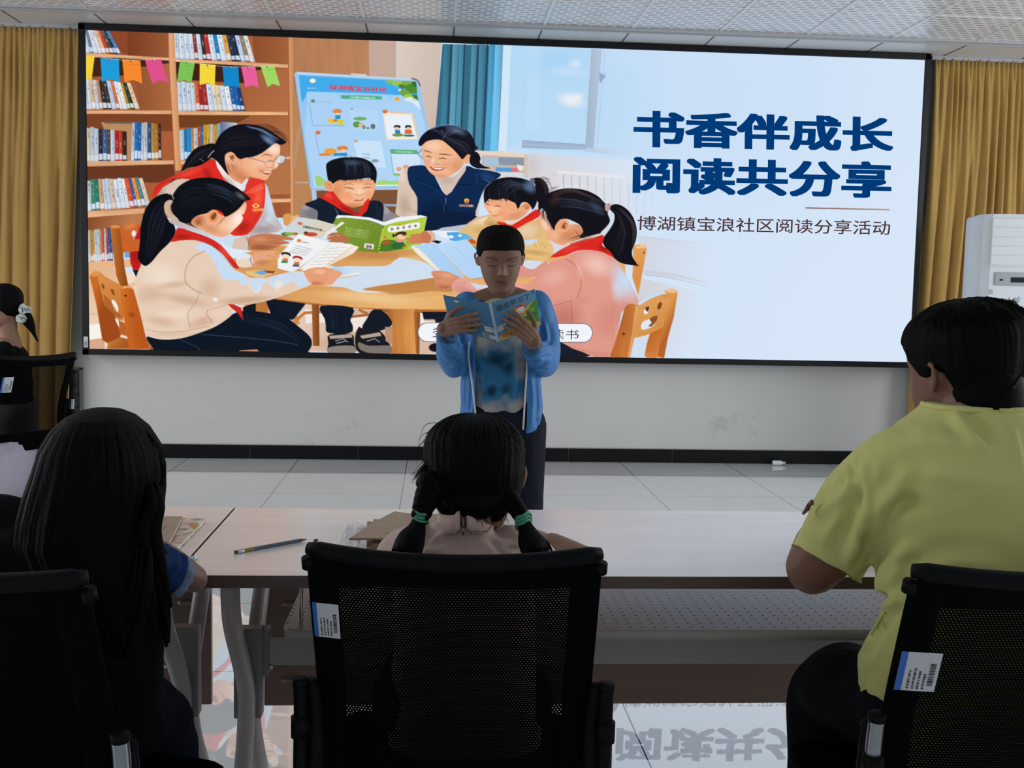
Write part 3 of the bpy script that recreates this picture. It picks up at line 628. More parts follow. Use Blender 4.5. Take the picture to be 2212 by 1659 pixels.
    hair = '1240 1070 1285 990 1365 928 1450 903 1550 903 1640 922 1720 962 1790 1010 1850 1055 1800 1078 1760 1062 1700 1105 1640 1148 1570 1178 1500 1188 1460 1200 1425 1180 1405 1150 1370 1138 1332 1160 1325 1210 1345 1290 1360 1345 1300 1265 1240 1200 1205 1180 1200 1110'
    PK('#12131c', hair, sm=4); Hh('#5a6f95', 4, '1560 930 1680 985 1760 1060', '1500 915 1640 950 1790 1030', 30, .75, 10); S('#8fb6e8', 1700, 1040, 90, 34, 35, .7); Hh('#2b2a38', 4, '1280 1020 1400 960 1600 1000', '1300 1150 1450 1100 1680 1080', 26, .6, 8); K()
    PK('#101119', '1235 1068 1150 1080 1070 1112 1010 1180 975 1250 953 1302 1010 1275 1080 1262 1140 1240 1205 1195 1245 1150', sm=4); Hh('#3a3542', 3, '1220 1090 1080 1150 980 1280', '1230 1140 1120 1220 1000 1280', 18, .6); L('#e8d8d0', 7, '1180 1190 1210 1150 1235 1125', 5, .8); L('#c9bdb8', 5, '1110 1195 1150 1220', 0, .6); K()
    Hh('#1a1218', 3, '1330 1240 1335 1290 1365 1350', '1420 1180 1480 1210 1470 1240', 8, .6); Hh('#2b1a14', 2.5, '1780 1010 1840 1035 1890 1070', '1700 960 1790 960 1850 1000', 14, .6, 16)
    L('#8a6a5a', 6, '1520 1186 1600 1205 1668 1226', 5, .9); L('#a8a29c', 7, '1670 1228 1700 1212 1735 1212 1742 1240 1725 1266 1690 1272 1668 1255 1670 1228', 5, .9); P('#dfe9f5', '1772 1182 1800 1165 1840 1180 1828 1225 1795 1240 1770 1225', a=.75); L('#6f7885', 7, '1742 1222 1772 1182 1800 1165 1842 1182 1828 1225 1795 1242 1770 1228', 4, .9)
    P('#ece4df', '1245 1205 1270 1230 1330 1310 1400 1380 1470 1410 1515 1362 1525 1375 1510 1440 1480 1475 1400 1440 1310 1350 1260 1270'); S('#b5a79f', 1360, 1390, 80, 30, 45, .6); P('#d2e2f5', '1500 1395 1525 1365 1515 1440 1480 1475 1470 1440')
    # ---- lower left: shelf row, floor, W1 body
    V(150, 380, .25322)
    P('#8d5030', '150 355 620 320 620 460 150 480', g=(200, 350, 500, 460, '#b9794d')); p.books((165, 738), (372, 722), (158, 455), (360, 435), ['#e9d9c4', '#e39a2f', '#e8b24a', '#dfe8f5', '#dfe8f5', '#e3a27a', '#e2693c', '#dfe8f5', '#c9533f', '#3b62b0', '#3b4f8f'])
    P('#e9b487', '150 740 380 722 620 700 620 770 160 800'); P('#e2b48d', '160 795 400 770 560 860 560 1480 160 1480', g=(200, 800, 400, 1300, '#efd6c2')); P('#f7f1ec', '160 1270 260 1260 300 1380 170 1400'); P('#d8a98a', '160 1400 300 1380 300 1480 160 1480'); L('#b98560', 5, '160 870 230 880', 0, .6); L('#c08a66', 5, '160 1180 260 1180', 0, .5)
    P('#f3dcc6', '380 780 560 840 560 900 480 930 400 830'); P('#69a6d8', '468 655 520 648 520 695 472 700')
    red = '600 420 560 520 512 640 520 740 545 808 600 800 640 600'
    P('#c3201f', red); S('#8c1515', 580, 640, 60, 120, 10, .6); P('#171a26', '540 805 600 800 570 865')
    P('#c5702f', '345 430 380 418 425 425 440 470 470 780 505 950 440 960 400 850 365 600', g=(350, 600, 470, 600, '#8f4a1c')); P('#dd9450', '345 430 380 418 425 425 430 445 360 445'); P('#c8642a', '430 440 500 410 600 400 600 430 560 500 545 540 600 540 590 640 455 655', sm=0); E('#f3e6d8', 548, 490, 18, 26, 10); S('#e59a5a', 520, 430, 70, 30, -15, .6)
    # vest front right and grey sleeve of W1
    sl = '1660 50 1690 90 1715 190 1755 330 1825 450 1770 480 1620 505 1480 520 1400 480 1500 330 1640 300'
    PK('#c2b9bb', sl); S('#c9e0f8', 1710, 230, 60, 190, -12, .95); S('#cfe3f8', 1690, 380, 40, 60, 40, .6); S('#8f8184', 1640, 460, 120, 40, 0, .6); Hh('#8c8084', 4, '1560 400 1620 430 1740 470', '1650 330 1700 400 1790 450', 8, .5); K()
    PK('#e0352b', '1530 30 1640 30 1668 70 1670 180 1655 290 1600 400 1515 500 1370 495 1480 350 1530 220 1490 170', sm=3); S('#ff6b45', 1610, 190, 50, 120, 10, .7); S('#a31b17', 1480, 440, 80, 60, -40, .7); L('#a51d18', 5, '1630 290 1560 420 1500 490', 5, .7); E('#f7c96a', 1590, 255, 30, 17); E('#e0352b', 1590, 255, 15, 8); p.text_lines('#f7c96a', 1562, 292, 1655, 288, 1, 22, 0, 0, .9, (10, 18)); P('#ff8d66', '1500 150 1560 100 1650 60 1660 110 1570 150', a=.4); K()
    # ---- books at left on the table and tabletop
    V(600, 400, .25322)
    top = '-560 700 -300 520 100 520 700 540 1150 545 1700 595 2300 590 2900 600 2900 900 2300 1010 1900 1045 1440 1060 1000 1056 700 1045 400 1015 150 985 -200 930 -560 860'
    PK('#d79a5c', top, sm=3, g=(600, 560, 900, 1000, '#e5b06f')); T(top, .07, 90, 5); S('#b87a42', 850, 590, 420, 60, 0, .7)
    P('#cfe2f6', '420 830 480 700 900 690 1000 640 1060 615 1200 640 1300 680 1500 760 1480 800 1330 790 1150 825 900 850 720 890 900 912 700 915 560 870 400 860', sm=3, a=.95); P('#cfe2f6', '1700 650 2172 640 2600 700 2600 800 2172 790 1800 780', a=.9)
    P('#b9793f', '720 890 950 850 1330 790 1420 800 1500 860 1480 910 1300 905 1000 935 900 910', sm=3, a=.75); S('#f7d9a6', 800, 960, 500, 60, 3, .6); S('#e9c08c', 1180, 620, 160, 25, 5, .7); K()
    P('#c57d3f', '-560 860 -200 930 150 985 400 1015 700 1045 1000 1056 1440 1060 1900 1045 1900 1075 1440 1095 1000 1090 980 1085 800 1060 400 1035 150 1005 -200 955 -560 890', g=(0, 980, 0, 1080, '#b06a30'))
    # under the table: floor, chair legs, dark trousers, feet
    P('#e8d4c6', '-330 960 150 1005 400 1036 800 1062 985 1085 1440 1095 1440 1420 -330 1420', g=(0, 1040, 600, 1400, '#d5b39a')); P('#f6f0ea', '230 1060 520 1060 520 1150 700 1120 850 1060 960 1090 960 1200 640 1250 620 1160 240 1180', a=.8)
    S('#c39a7f', 640, 1360, 380, 70, 0, .7); P('#cd8b52', '60 1010 130 1015 190 1180 160 1195 130 1190 130 1100 70 1040'); L('#c07a42', 26, '160 1150 230 1090 420 1075', 0, 1); L('#a2602e', 20, '430 1140 520 1135 780 1105', 0, 1); P('#a25f2d', '290 1015 352 1018 356 1372 300 1372', g=(290, 1200, 356, 1200, '#7d4520')); L('#b5723c', 24, '690 1060 790 1110', 0, 1)
    P('#bc7638', '-300 930 -80 970 -80 1150 -260 1150'); P('#121924', '-110 960 240 1010 140 1140 -40 1160')
    tr = '365 1030 640 1045 620 1150 640 1200 620 1260 430 1260 410 1200 400 1140'
    P('#141b28', tr, sm=3); P('#151c28', '820 1060 980 1090 975 1190 880 1240 760 1250 720 1210 760 1140', sm=3); Hh('#333e52', 4, '440 1080 450 1160 460 1250', '600 1080 590 1160 600 1250', 8, .4)
    P('#17191f', '440 1275 630 1270 650 1350 655 1432 440 1432 432 1350', sm=3); P('#b3a294', '440 1285 630 1270 636 1300 445 1312'); P('#8c8078', '445 1380 640 1370 655 1432 440 1432', sm=3); L('#d8dde4', 5, '490 1330 560 1310 600 1340', 0, .9); L('#d8dde4', 5, '500 1350 580 1330', 0, .9)
    P('#1a1c22', '660 1300 690 1210 720 1220 870 1240 960 1370 970 1435 700 1435', sm=3); P('#b3a294', '700 1285 870 1255 885 1285 720 1310'); P('#7d736c', '690 1340 780 1370 960 1370 972 1435 800 1435 700 1400', sm=3); L('#d8dde4', 5, '760 1330 830 1310 870 1340', 0, .9)
    P('#c37a3a', '975 1060 1160 1060 1185 1100 1180 1440 975 1440', g=(980, 1200, 1180, 1200, '#dd9a57')); T('975 1060 1160 1060 1180 1440 975 1440', .1, 8, 80); P('#a5642f', '1160 1075 1215 1085 1210 1440 1180 1440', g=(1180, 1200, 1215, 1200, '#7a4722')); P('#b06c35', '880 1062 980 1085 985 1180 940 1110'); P('#f3e9e2', '1215 1090 1240 1090 1250 1160 1440 1160 1440 1200 1215 1200'); P('#d7b9a4', '1210 1180 1440 1180 1440 1440 1210 1440'); P('#151b27', '1232 1080 1440 1080 1440 1172 1345 1172 1340 1145 1245 1145'); E('#15161c', 1350, 1385, 62, 38); P('#b98f76', '915 1210 975 1210 975 1360 920 1330')
    # ---- boy with the green book
    PK('#8f8a90', '185 275 200 190 260 165 340 180 400 220 400 300 180 320', sm=3); S('#6a666e', 300, 240, 80, 70, 0, .6); S('#b9b6bd', 240, 190, 50, 25, 0, .5); K(); PK('#8a868d', '880 150 960 220 1030 270 960 320 880 300', sm=3); S('#b5b3ba', 930, 210, 40, 50, 20, .6); K()
    P('#16202f', '230 165 320 125 420 80 560 140 690 240 760 150 830 130 900 165 895 300 880 330 380 330 340 220', sm=3); L('#9a9aa5', 4, '490 200 520 260', 0, .8); Hh('#2e3d55', 5, '820 140 840 200 840 300', '890 170 870 230 870 300', 6, .5)
    V(600, 60, .25322)
    bf = '415 1310 460 1290 480 1310 560 1290 800 1290 832 1310 828 1380 805 1440 760 1500 690 1525 620 1530 550 1490 500 1430 470 1395 440 1400 400 1360 395 1320'
    PK('#f0ad80', bf, sm=3); S('#fcd3b2', 690, 1390, 120, 90, 0, .7); S('#d6875c', 500, 1400, 70, 120, 20, .7); S('#eb8f68', 600, 1430, 50, 34, 0, .6); S('#eb8f68', 770, 1420, 40, 34, 0, .5); S('#c9774e', 640, 1525, 140, 34, 0, .7); S('#dd9268', 640, 1310, 200, 24, 0, .6)
    L('#40251a', 7, '565 1362 610 1366 655 1378', 5, .9, (.4, .5)); L('#40251a', 7, '725 1368 765 1362 800 1362', 5, .9, (.5, .4)); L('#7a4630', 6, '560 1338 610 1330 650 1342', 5, .6, (.4, .3)); L('#7a4630', 6, '730 1340 770 1332 805 1338', 5, .6, (.3, .4))
    L('#b5643f', 5, '660 1418 685 1430 730 1420', 5, .8); S('#ffe2c8', 700, 1400, 18, 26, 0, .6); P('#a8382c', '618 1452 660 1460 700 1462 740 1450 715 1475 665 1478'); L('#fbf0e6', 6, '635 1460 680 1466 725 1458', 5, .95); K()
    P('#e89f74', '395 1322 420 1305 455 1318 472 1370 465 1400 430 1390 400 1360', sm=3); L('#a85f3c', 6, '420 1330 445 1345 450 1375', 5, .8)
    bh = '412 1180 425 1150 470 1125 540 1108 600 1106 680 1105 740 1118 800 1150 838 1205 845 1260 832 1330 815 1300 800 1298 780 1280 700 1290 600 1300 520 1300 470 1330 455 1310 430 1300 420 1250'
    PK('#13151d', bh, sm=3); Hh('#41506e', 4, '560 1120 580 1180 570 1290', '760 1140 790 1200 800 1290', 34, .6, 8); S('#7d9cc8', 640, 1150, 90, 30, 0, .35); K()
    Hh('#15161e', 5, '500 1250 495 1290 500 1315', '800 1250 800 1285 805 1305', 30, .9, 8); Hh('#1a1a22', 3, '580 1120 560 1100 550 1085', '640 1120 640 1105 660 1095', 8, .8, 8)
    sc = '355 1450 430 1400 470 1395 500 1440 560 1500 640 1550 690 1590 700 1560 740 1490 775 1450 785 1480 760 1560 710 1610 660 1600 560 1570 470 1510 400 1470'
    PK('#dd2a22', sc); S('#8f1612', 600, 1560, 90, 30, 25, .6); S('#f4594a', 430, 1430, 50, 26, 30, .7); L('#8f1612', 5, '470 1470 560 1530 660 1585', 5, .6); K()
    # ---- woman with the navy vest
    PK('#d9c3b2', '1035 1280 1070 1220 1110 1190 1200 1300 1240 1600 1020 1600 1015 1500', sm=3); S('#b79b88', 1080, 1520, 60, 120, 0, .6); S('#f2e2d6', 1060, 1270, 40, 60, 0, .5); Hh('#a58a78', 4, '1050 1430 1110 1480 1180 1560', '1060 1550 1130 1570 1200 1590', 8, .5); K()
    PK('#d9c9bc', '1660 1600 1700 1450 1770 1350 1850 1270 1930 1260 1950 1300 1750 1400 1700 1659 1640 1659', sm=3); S('#f1ece8', 1890, 1290, 70, 40, -20, .7); K()
    vs = '1110 1200 1180 1175 1260 1180 1330 1250 1440 1430 1560 1270 1610 1180 1680 1200 1780 1215 1900 1245 1870 1290 1790 1340 1740 1420 1690 1560 1640 1659 1230 1659 1190 1450 1120 1330'
    PK('#10294f', vs, sm=3); S('#0a1a34', 1350, 1600, 160, 140, 0, .7); S('#2a4f86', 1790, 1270, 90, 40, 20, .6); L('#0a1830', 6, '1200 1300 1280 1330 1370 1370', 5, .8); L('#234578', 5, '1190 1310 1330 1365 1400 1440', 5, .7); L('#0a1830', 6, '1540 1340 1700 1335', 0, .7); L('#31568f', 4, '1700 1335 1690 1230', 0, .7); L('#5f86bd', 5, '1760 1290 1810 1320', 0, .8)
    L('#0a1730', 7, '1430 1440 1425 1659', 0, .9); L('#9fb2cc', 5, '1432 1450 1434 1500', 0, .8); L('#6f86a8', 3, '1420 1500 1420 1650', 0, .7)
    P('#f0b24a', '1590 1470 1600 1458 1625 1458 1632 1475 1622 1495 1600 1495', sm=3); P('#d8402f', '1600 1480 1622 1470 1620 1490 1604 1490'); p.text_lines('#e8d9c8', 1548, 1516, 1672, 1520, 1, 20, 0, 0, .9, (12, 20)); p.text_lines('#e8623f', 1575, 1516, 1650, 1520, 1, 18, 0, 0, .6, (12, 20)); K()
    P('#d8c0b2', '1340 1260 1400 1270 1500 1270 1595 1180 1600 1220 1550 1290 1440 1430 1380 1320', sm=3); S('#b89c8c', 1440, 1300, 90, 50, 0, .5)
    wf = '1235 1000 1260 965 1400 960 1500 1010 1580 1100 1600 1130 1570 1190 1510 1240 1440 1275 1360 1270 1300 1235 1260 1180 1240 1120 1225 1060'
    PK('#f2b68f', wf, sm=3); S('#fdd9bf', 1330, 1010, 90, 50, 0, .6); S('#d58d66', 1530, 1180, 70, 90, 30, .7); S('#ef9673', 1270, 1150, 40, 36, 0, .5); S('#ef9673', 1440, 1165, 50, 40, 0, .5); S('#d68b62', 1380, 1270, 120, 30, 0, .6); S('#ffe7d6', 1325, 1130, 24, 40, 0, .5)
    L('#432519', 8, '1245 1048 1275 1052 1310 1066', 5, .85, (.4, .5)); L('#432519', 8, '1375 1078 1430 1080 1490 1088', 5, .85, (.5, .3)); L('#33190f', 7, '1262 1098 1285 1096 1312 1106', 5, .9, (.5, .5)); L('#33190f', 7, '1370 1118 1405 1112 1445 1122', 5, .9, (.5, .5)); L('#bb6a48', 5, '1330 1155 1350 1168 1385 1160', 5, .7)
    P('#a9392c', '1290 1180 1340 1192 1430 1192 1400 1215 1350 1222 1315 1208'); P('#fff6f0', '1305 1187 1350 1196 1418 1195 1390 1208 1345 1208'); L('#b06044', 4, '1440 1180 1452 1200', 0, .6); K()
    L('#b8a89c', 6, '1240 1070 1240 1110 1262 1135 1300 1130 1318 1100', 5, .8); L('#b8a89c', 6, '1350 1112 1352 1145 1385 1165 1440 1160 1470 1132', 5, .85); L('#c9b5a8', 5, '1470 1132 1530 1110 1580 1095', 5, .8); L('#5f6a78', 6, '1235 1035 1205 1062 1198 1080 1215 1100 1235 1115', 4, .9); L('#b8a89c', 5, '1315 1104 1350 1112', 0, .8)
    P('#f0ac82', '1590 1110 1620 1080 1650 1085 1655 1110 1630 1150 1600 1160', sm=3); L('#b06a48', 4, '1610 1110 1635 1100', 0, .7)
    wh = '1200 990 1215 940 1260 890 1320 855 1400 835 1480 832 1560 845 1630 890 1670 950 1690 1010 1680 1060 1650 1085 1620 1080 1590 1110 1570 1120 1520 1060 1460 1005 1400 960 1330 955 1270 970 1235 1000 1215 1010'
    PK('#15161f', wh, sm=3); Hh('#566a90', 4, '1420 940 1330 870 1290 880', '1440 930 1560 880 1640 960', 26, .55, 8); S('#89a8d4', 1520, 870, 110, 40, 15, .5); Hh('#3a3f52', 4, '1430 950 1520 1020 1590 1090', '1440 930 1600 980 1660 1060', 24, .6, 6); L('#9a7a68', 4, '1400 968 1420 925 1440 900', 5, .6); K()
    L('#7fa6da', 8, '1300 868 1400 835 1500 832 1600 870', 5, .6)
    P('#17161e', '1660 1070 1700 1060 1730 1110 1725 1150 1760 1180 1810 1195 1740 1200 1690 1195 1640 1160 1640 1100', sm=3); Hh('#1c1820', 3, '1700 1150 1750 1180 1815 1198', '1660 1150 1740 1200 1800 1200', 12, .8, 6); E('#2a2430', 1695, 1025, 14, 16)
    # ---- table books, hands
    V(600, 400, .25322)
    P('#dd9c56', '45 265 70 245 110 250 115 330 60 345', sm=3); P('#e8b06c', '115 265 180 250 190 320 110 330')
    P('#d8b9a0', '1640 265 1720 270 1800 250 1850 260 1700 380 1560 400', sm=3)
    # navy vest below + arm towards right
    P('#101f3c', '1225 230 1640 230 1700 270 1600 340 1440 370 1300 390 1230 390'); P('#b8c2ce', '1380 370 1500 350 1660 330 1700 360 1560 400 1420 400', sm=3)
    gb = '485 300 500 262 560 260 760 285 910 330 1000 300 1200 265 1275 270 1220 530 1080 550 860 575 700 560 580 520'
    P('#eef2f6', '490 285 510 255 600 258 780 275 910 315 1020 275 1220 255 1275 270 1200 285 1010 320 915 345 780 300 600 280')
    P('#7f9c35', '495 285 560 275 760 295 905 345 880 420 855 575 700 562 575 520 470 330', sm=0, g=(560, 300, 860, 560, '#6d8a2c')); T('495 285 760 295 905 345 855 575 575 520 470 330', .06, 3, 3); P('#a5c23f', '905 345 1010 315 1200 285 1275 270 1225 500 1215 535 1060 550 858 575 880 430', g=(900, 400, 1200, 500, '#b8cf4a')); L('#5d7a24', 8, '905 345 880 430 856 575', 4, .8)
    p.text_lines('#d5e0a8', 580, 362, 780, 395, 5, 6, -4, 15, .8, (10, 22)); P('#f0e9e4', '742 495 822 505 815 548 735 535'); 
    for k in range(7): L('#3a2a2a', 3 + (k % 3)*2, [(755 + 8*k, 508 + k), (752 + 8*k, 535 + k)], 0, .9)
    P('#f4f3ec', '935 375 960 345 1040 345 1120 325 1205 315 1215 345 1190 370 1060 390 960 402', sm=3); L('#7aa03a', 4, '935 375 960 345 1040 345 1120 325 1205 315 1215 345', 5, .6); p.text_lines('#d8843f', 1030, 340, 1095, 332, 1, 8, 0, 0, .8)
    for k in range(5):
        x, y = 962 + 50*k, 380 - 7*k; L('#33363c', 5, [(x, y - 8), (x + 26, y - 12)], 0, .9); L('#33363c', 5, [(x + 13, y - 18), (x + 12, y + 8)], 0, .9); L('#33363c', 4, [(x + 2, y + 6), (x + 12, y - 4), (x + 28, y + 2)], 0, .9)
    P('#4a7a2a', '890 480 960 465 1060 490 1100 520 1060 545 870 565', sm=3); P('#2f6a30', '960 520 1040 480 1080 500 1030 545', sm=3); E('#d8452f', 925, 490, 34, 14, -15); E('#e8682f', 915, 445, 14, 9, -40); E('#3a2622', 1050, 420, 50, 24, -10); E('#f3c9a8', 1052, 440, 38, 22); E('#b83a3a', 1075, 425, 14, 8); E('#3a2622', 988, 430, 12, 14); E('#f08f9a', 1040, 475, 30, 14); E('#e8b83a', 1170, 390, 18, 9, -20); E('#8ab83f', 1140, 500, 50, 30, 20, .6); E('#d89a2f', 1090, 530, 24, 8)
    for k in range(9): E('#d8d24a', 895 - 4*k, 380 + 20*k, 9, 6)
    for q in ('400 440 470 405 560 410 560 425 480 430', '415 460 480 430 600 440 605 455 500 465', '430 480 500 455 605 462 600 485 500 488'): PK('#b97048', q, sm=3); K()
    for q in ('1130 425 1200 412 1280 410 1290 445 1150 445', '1095 455 1180 440 1280 440 1280 470 1110 470', '1100 480 1180 465 1280 465 1270 492 1120 495'): P('#cf8158', q, sm=3)
    P('#c87a50', '1235 395 1290 400 1320 440 1300 490 1250 490 1225 440', sm=3); P('#d8b5a0', '1270 390 1330 400 1345 470 1300 490 1310 440', sm=3); P('#0f1724', '1310 480 1350 470 1400 480 1370 500')
    lb = '0 470 60 380 160 275 340 300 500 335 520 320 570 320 480 385 380 455 240 430 100 440'
    P('#c9d8e4', '0 440 60 370 165 270 340 295 500 340 420 400 370 455 200 440', g=(100, 300, 300, 440, '#d8d2c0')); P('#f3ece2', '380 455 430 400 510 340 545 312 572 322 480 385 400 450'); E('#d9683f', 190, 327, 22, 13, 10); p.text_lines('#4a4038', 215, 352, 380, 385, 1, 20, 0, 0, .9, (14, 26)); E('#4f7a3a', 70, 418, 40, 16); E('#8fae4a', 100, 415, 40, 14); E('#b5713f', 150, 415, 24, 12); E('#c94a32', 280, 420, 60, 18); E('#5a3a30', 240, 405, 20, 10); E('#e8c05a', 395, 392, 14, 8)
    hp = '-120 510 -60 480 60 470 130 450 120 470 40 490 0 520 -80 560'
    V(150, 380, .25322)
    PK('#c47b54', '1515 535 1600 500 1700 492 1800 505 1905 530 1900 548 1810 545 1880 570 1800 590 1780 605 1700 632 1560 632 1520 610', sm=3); S('#8f4f30', 1640, 610, 120, 30, 0, .7); L('#8a4c30', 5, '1720 520 1820 545 1890 548', 5, .6); L('#8a4c30', 5, '1700 565 1800 575 1870 572', 5, .6); S('#e0a078', 1620, 540, 70, 24, 0, .6); K()
    P('#d8c3b2', '1370 560 1400 540 1505 518 1530 570 1525 635 1400 622', sm=3); P('#c9dcf0', '1300 540 1380 500 1400 540 1385 600 1320 580', sm=3); L('#3a2a22', 6, '1508 520 1528 570 1525 630', 5, .7)
    V(600, 400, .25322)
    P('#f5f2ea', '440 488 610 500 692 528 640 580 430 690 200 735', a=1); P('#e8dcc6', '610 500 692 528 640 585 420 690 400 680', g=(500, 600, 660, 560, '#f2eadb')); L('#b9a88f', 3, '650 520 410 680', 0, .6)
    P('#e9e9e8', '450 490 640 505 400 690 180 720', g=(300, 500, 450, 690, '#f6f4ef')); p.text_lines('#6a6a6c', 430, 540, 590, 530, 6, 4, -30, 28, .6, (12, 26))
    P('#f4f3f1', '0 610 180 415 300 445 450 492 330 600 130 745 0 710', g=(150, 450, 250, 700, '#eceef2')); L('#b9b4ae', 4, '450 492 330 600 130 745', 4, .6); E('#d9804f', 182, 473, 20, 14); p.text_lines('#3f4248', 205, 485, 265, 492, 1, 8, 0, 0, .9); p.text_lines('#55585e', 150, 515, 300, 550, 4, 5, -18, 17, .75, (10, 22))
    for cx, cy, c1, c2, hc in ((60, 590, '#e07a4a', '#3f8a4a', '#1f1c20'), (158, 622, '#e8683a', '#2f6f8a', '#a8323a')):
        E(hc, cx + 10, cy, 42, 20, 8); E('#f6d9c0', cx + 8, cy + 16, 34, 18, 6); P(c1, [(cx - 18, cy + 32), (cx + 28, cy + 34), (cx + 26, cy + 58), (cx - 22, cy + 56)]); P(c2, [(cx - 24, cy + 52), (cx + 28, cy + 56), (cx + 22, cy + 76), (cx - 34, cy + 72)])
    E('#e9b08f', 0, 610, 20, 14); L('#2a2a30', 5, '195 622 215 632', 0, .9)
    P('#f3ead8', '400 690 470 690 690 745 694 765 440 800 420 760'); P('#9fd0f2', '470 690 560 700 690 745 560 770 430 780', g=(450, 700, 650, 760, '#cfe4f7')); L('#c98f5a', 5, '440 800 690 768', 0, .8)
    # right books (blue open book held by the pink girl)
    P('#e9eef4', '1310 392 1440 390 1640 395 1740 480 1740 640 1640 600 1480 470 1400 440'); P('#3f9fe0', '1440 405 1620 392 1700 440 1735 480 1640 470 1520 480 1470 470', g=(1450, 400, 1650, 470, '#6fb8ec')); E('#e8f2fa', 1478, 440, 24, 14); E('#f5f9fd', 1555, 430, 16, 10); P('#d9a34a', '1600 455 1690 465 1735 500 1740 580 1680 540', sm=0); E('#c9572f', 1660, 480, 30, 18, 20); P('#3f7fa8', '1640 510 1740 550 1740 620 1680 570'); P('#e8d7a8', '1590 470 1625 500 1620 510 1585 480')
    P('#f2ead8', '1130 520 1180 505 1210 530 1380 720 1350 725 1180 580'); L('#c9a878', 5, '1140 530 1200 600 1350 725', 4, .8); P('#b2d5f6', '1150 520 1300 492 1350 500 1600 800 1420 760 1210 545', sm=0, g=(1200, 520, 1500, 780, '#a9cff4')); P('#bcdaf7', '1350 505 1610 462 1700 560 1790 780 1660 800 1590 770', g=(1400, 520, 1700, 760, '#b2d4f6')); p.text_lines('#8fa3b8', 1435, 555, 1560, 690, 3, 4, 40, -16, .6, (4, 8)); p.text_lines('#9db4cc', 1520, 540, 1640, 700, 3, 2.5, 40, -14, .5, (4, 8))
    L('#9a8468', 6, '1660 803 1790 782', 0, .8)
    # ---- girl in yellow (right of centre, behind)
    PK('#e3bd7e', '1540 400 1640 330 1720 290 1800 265 1900 290 2000 330 2172 300 2300 340 2300 640 2100 600 1950 540 1800 480 1700 480 1620 420', sm=3); S('#f5e3c4', 1740, 290, 120, 50, -15, .7); S('#b98a4a', 1800, 420, 140, 50, 20, .6); K()
    V(1050, 360, .26519)
    PK('#dcb278', '-20 480 20 410 60 390 120 440 250 510 430 420 460 440 430 600 380 620 260 620 100 560', sm=3); S('#ecd3b8', 330, 520, 120, 80, 0, .8); S('#9c6f3c', 60, 480, 70, 30, 20, .5); L('#8a6238', 6, '100 420 90 480 100 540', 5, .6); K()
    PK('#e8c080', '250 600 330 600 400 580 480 590 540 640 540 720 400 735 262 715', sm=3); P('#c4ddf6', '270 605 340 640 420 610 380 590', sm=3, a=.9); S('#b88c48', 400, 700, 140, 26, 5, .6); Hh('#a67c40', 5, '390 600 400 640 440 680', '470 600 500 640 520 680', 5, .5); K()
    P('#e6d2c6', '150 460 220 440 300 420 320 440 200 480', sm=3)
    gf = '-20 300 30 260 120 280 230 330 330 300 360 330 330 380 260 430 160 440 90 440 45 405 10 360'
    PK('#f3b085', gf, sm=3); S('#fbd0b0', 60, 340, 60, 60, 0, .6); S('#d78a60', 240, 400, 110, 44, -20, .7); S('#ee926c', 130, 380, 44, 32, 0, .6); L('#3a2018', 7, '70 322 95 318 120 324', 5, .9, (.5, .5)); L('#3a2018', 6, '0 300 10 304 24 312', 5, .9); L('#a8503a', 7, '48 395 75 402 100 396', 5, .9, (.4, .4)); L('#b56a48', 4, '22 360 35 372 45 368', 5, .7); K()
    P('#efaa80', '-10 250 60 255 150 250 230 270 260 300 262 350 240 380 100 330 20 320', sm=0); L('#3a2018', 7, '70 322 95 318 120 324', 5, .9, (.5, .5)); L('#3a2018', 6, '0 300 10 304 24 312', 5, .9)
    E('#f0a87c', 325, 325, 40, 36, -20); L('#a65a3a', 6, '295 330 325 312 350 320', 5, .7); P('#b3663f', '310 330 345 318 350 340 325 350', sm=3, a=.6)
    PK('#14141d', '-20 240 -10 180 40 130 110 95 200 85 290 95 360 120 400 160 420 220 410 300 380 350 362 320 330 290 290 295 260 345 240 300 200 280 150 260 100 270 60 270 20 265 -10 300', sm=3); Hh('#4a5a78', 4, '80 140 180 110 300 130', '200 230 260 180 400 200', 22, .55, 8); S('#86a8d8', 360, 160, 70, 60, 40, .6); Hh('#2a2a36', 4, '20 170 20 220 15 270', '230 140 240 220 250 310', 28, .7, 8); K()
    Hh('#15141c', 4, '-10 240 -5 270 0 285', '180 240 190 265 200 280', 26, .9, 8)
    PK('#16131a', '380 100 430 90 480 120 510 180 505 230 470 280 420 290 410 220 400 150', sm=3); Hh('#4a3a38', 3, '400 110 460 150 480 250', '450 100 500 160 500 220', 12, .6); K(); Hh('#3a2822', 2.5, '400 95 470 80 520 90', '480 130 530 160 545 190', 16, .6, 12); E('#5a6a88', 375, 118, 22, 26, 20)
    PK('#dd2a22', '90 450 150 455 210 475 330 400 400 350 440 360 430 410 330 460 230 515 190 500 120 480', sm=2); S('#8f1612', 200, 500, 50, 20, 10, .6); L('#9a1814', 5, '330 420 400 380', 0, .6); K()
    # ---- girl in pink (right front)
    P('#e6a35a', '1195 640 1250 632 1300 640 1310 660 1240 1045 1190 900 1200 760', g=(1200, 700, 1300, 800, '#d99048')); P('#f3c384', '1220 650 1260 632 1305 645 1300 665 1225 665'); E('#5a3018', 1287, 700, 6, 8)
    P('#b5714e', '590 560 690 640 760 620 900 560 930 520 800 480 680 500'); P('#2a1c1a', '720 560 800 590 930 545 960 500 820 500')
    body = '640 740 740 690 860 680 960 690 1040 740 1085 800 1150 900 1200 1000 1245 1110 1190 1150 1110 1180 1080 1300 1020 1550 850 1540 700 1480 600 1440 520 1290 470 1140 300 1140 200 1000 270 960 370 940 430 850 520 780'
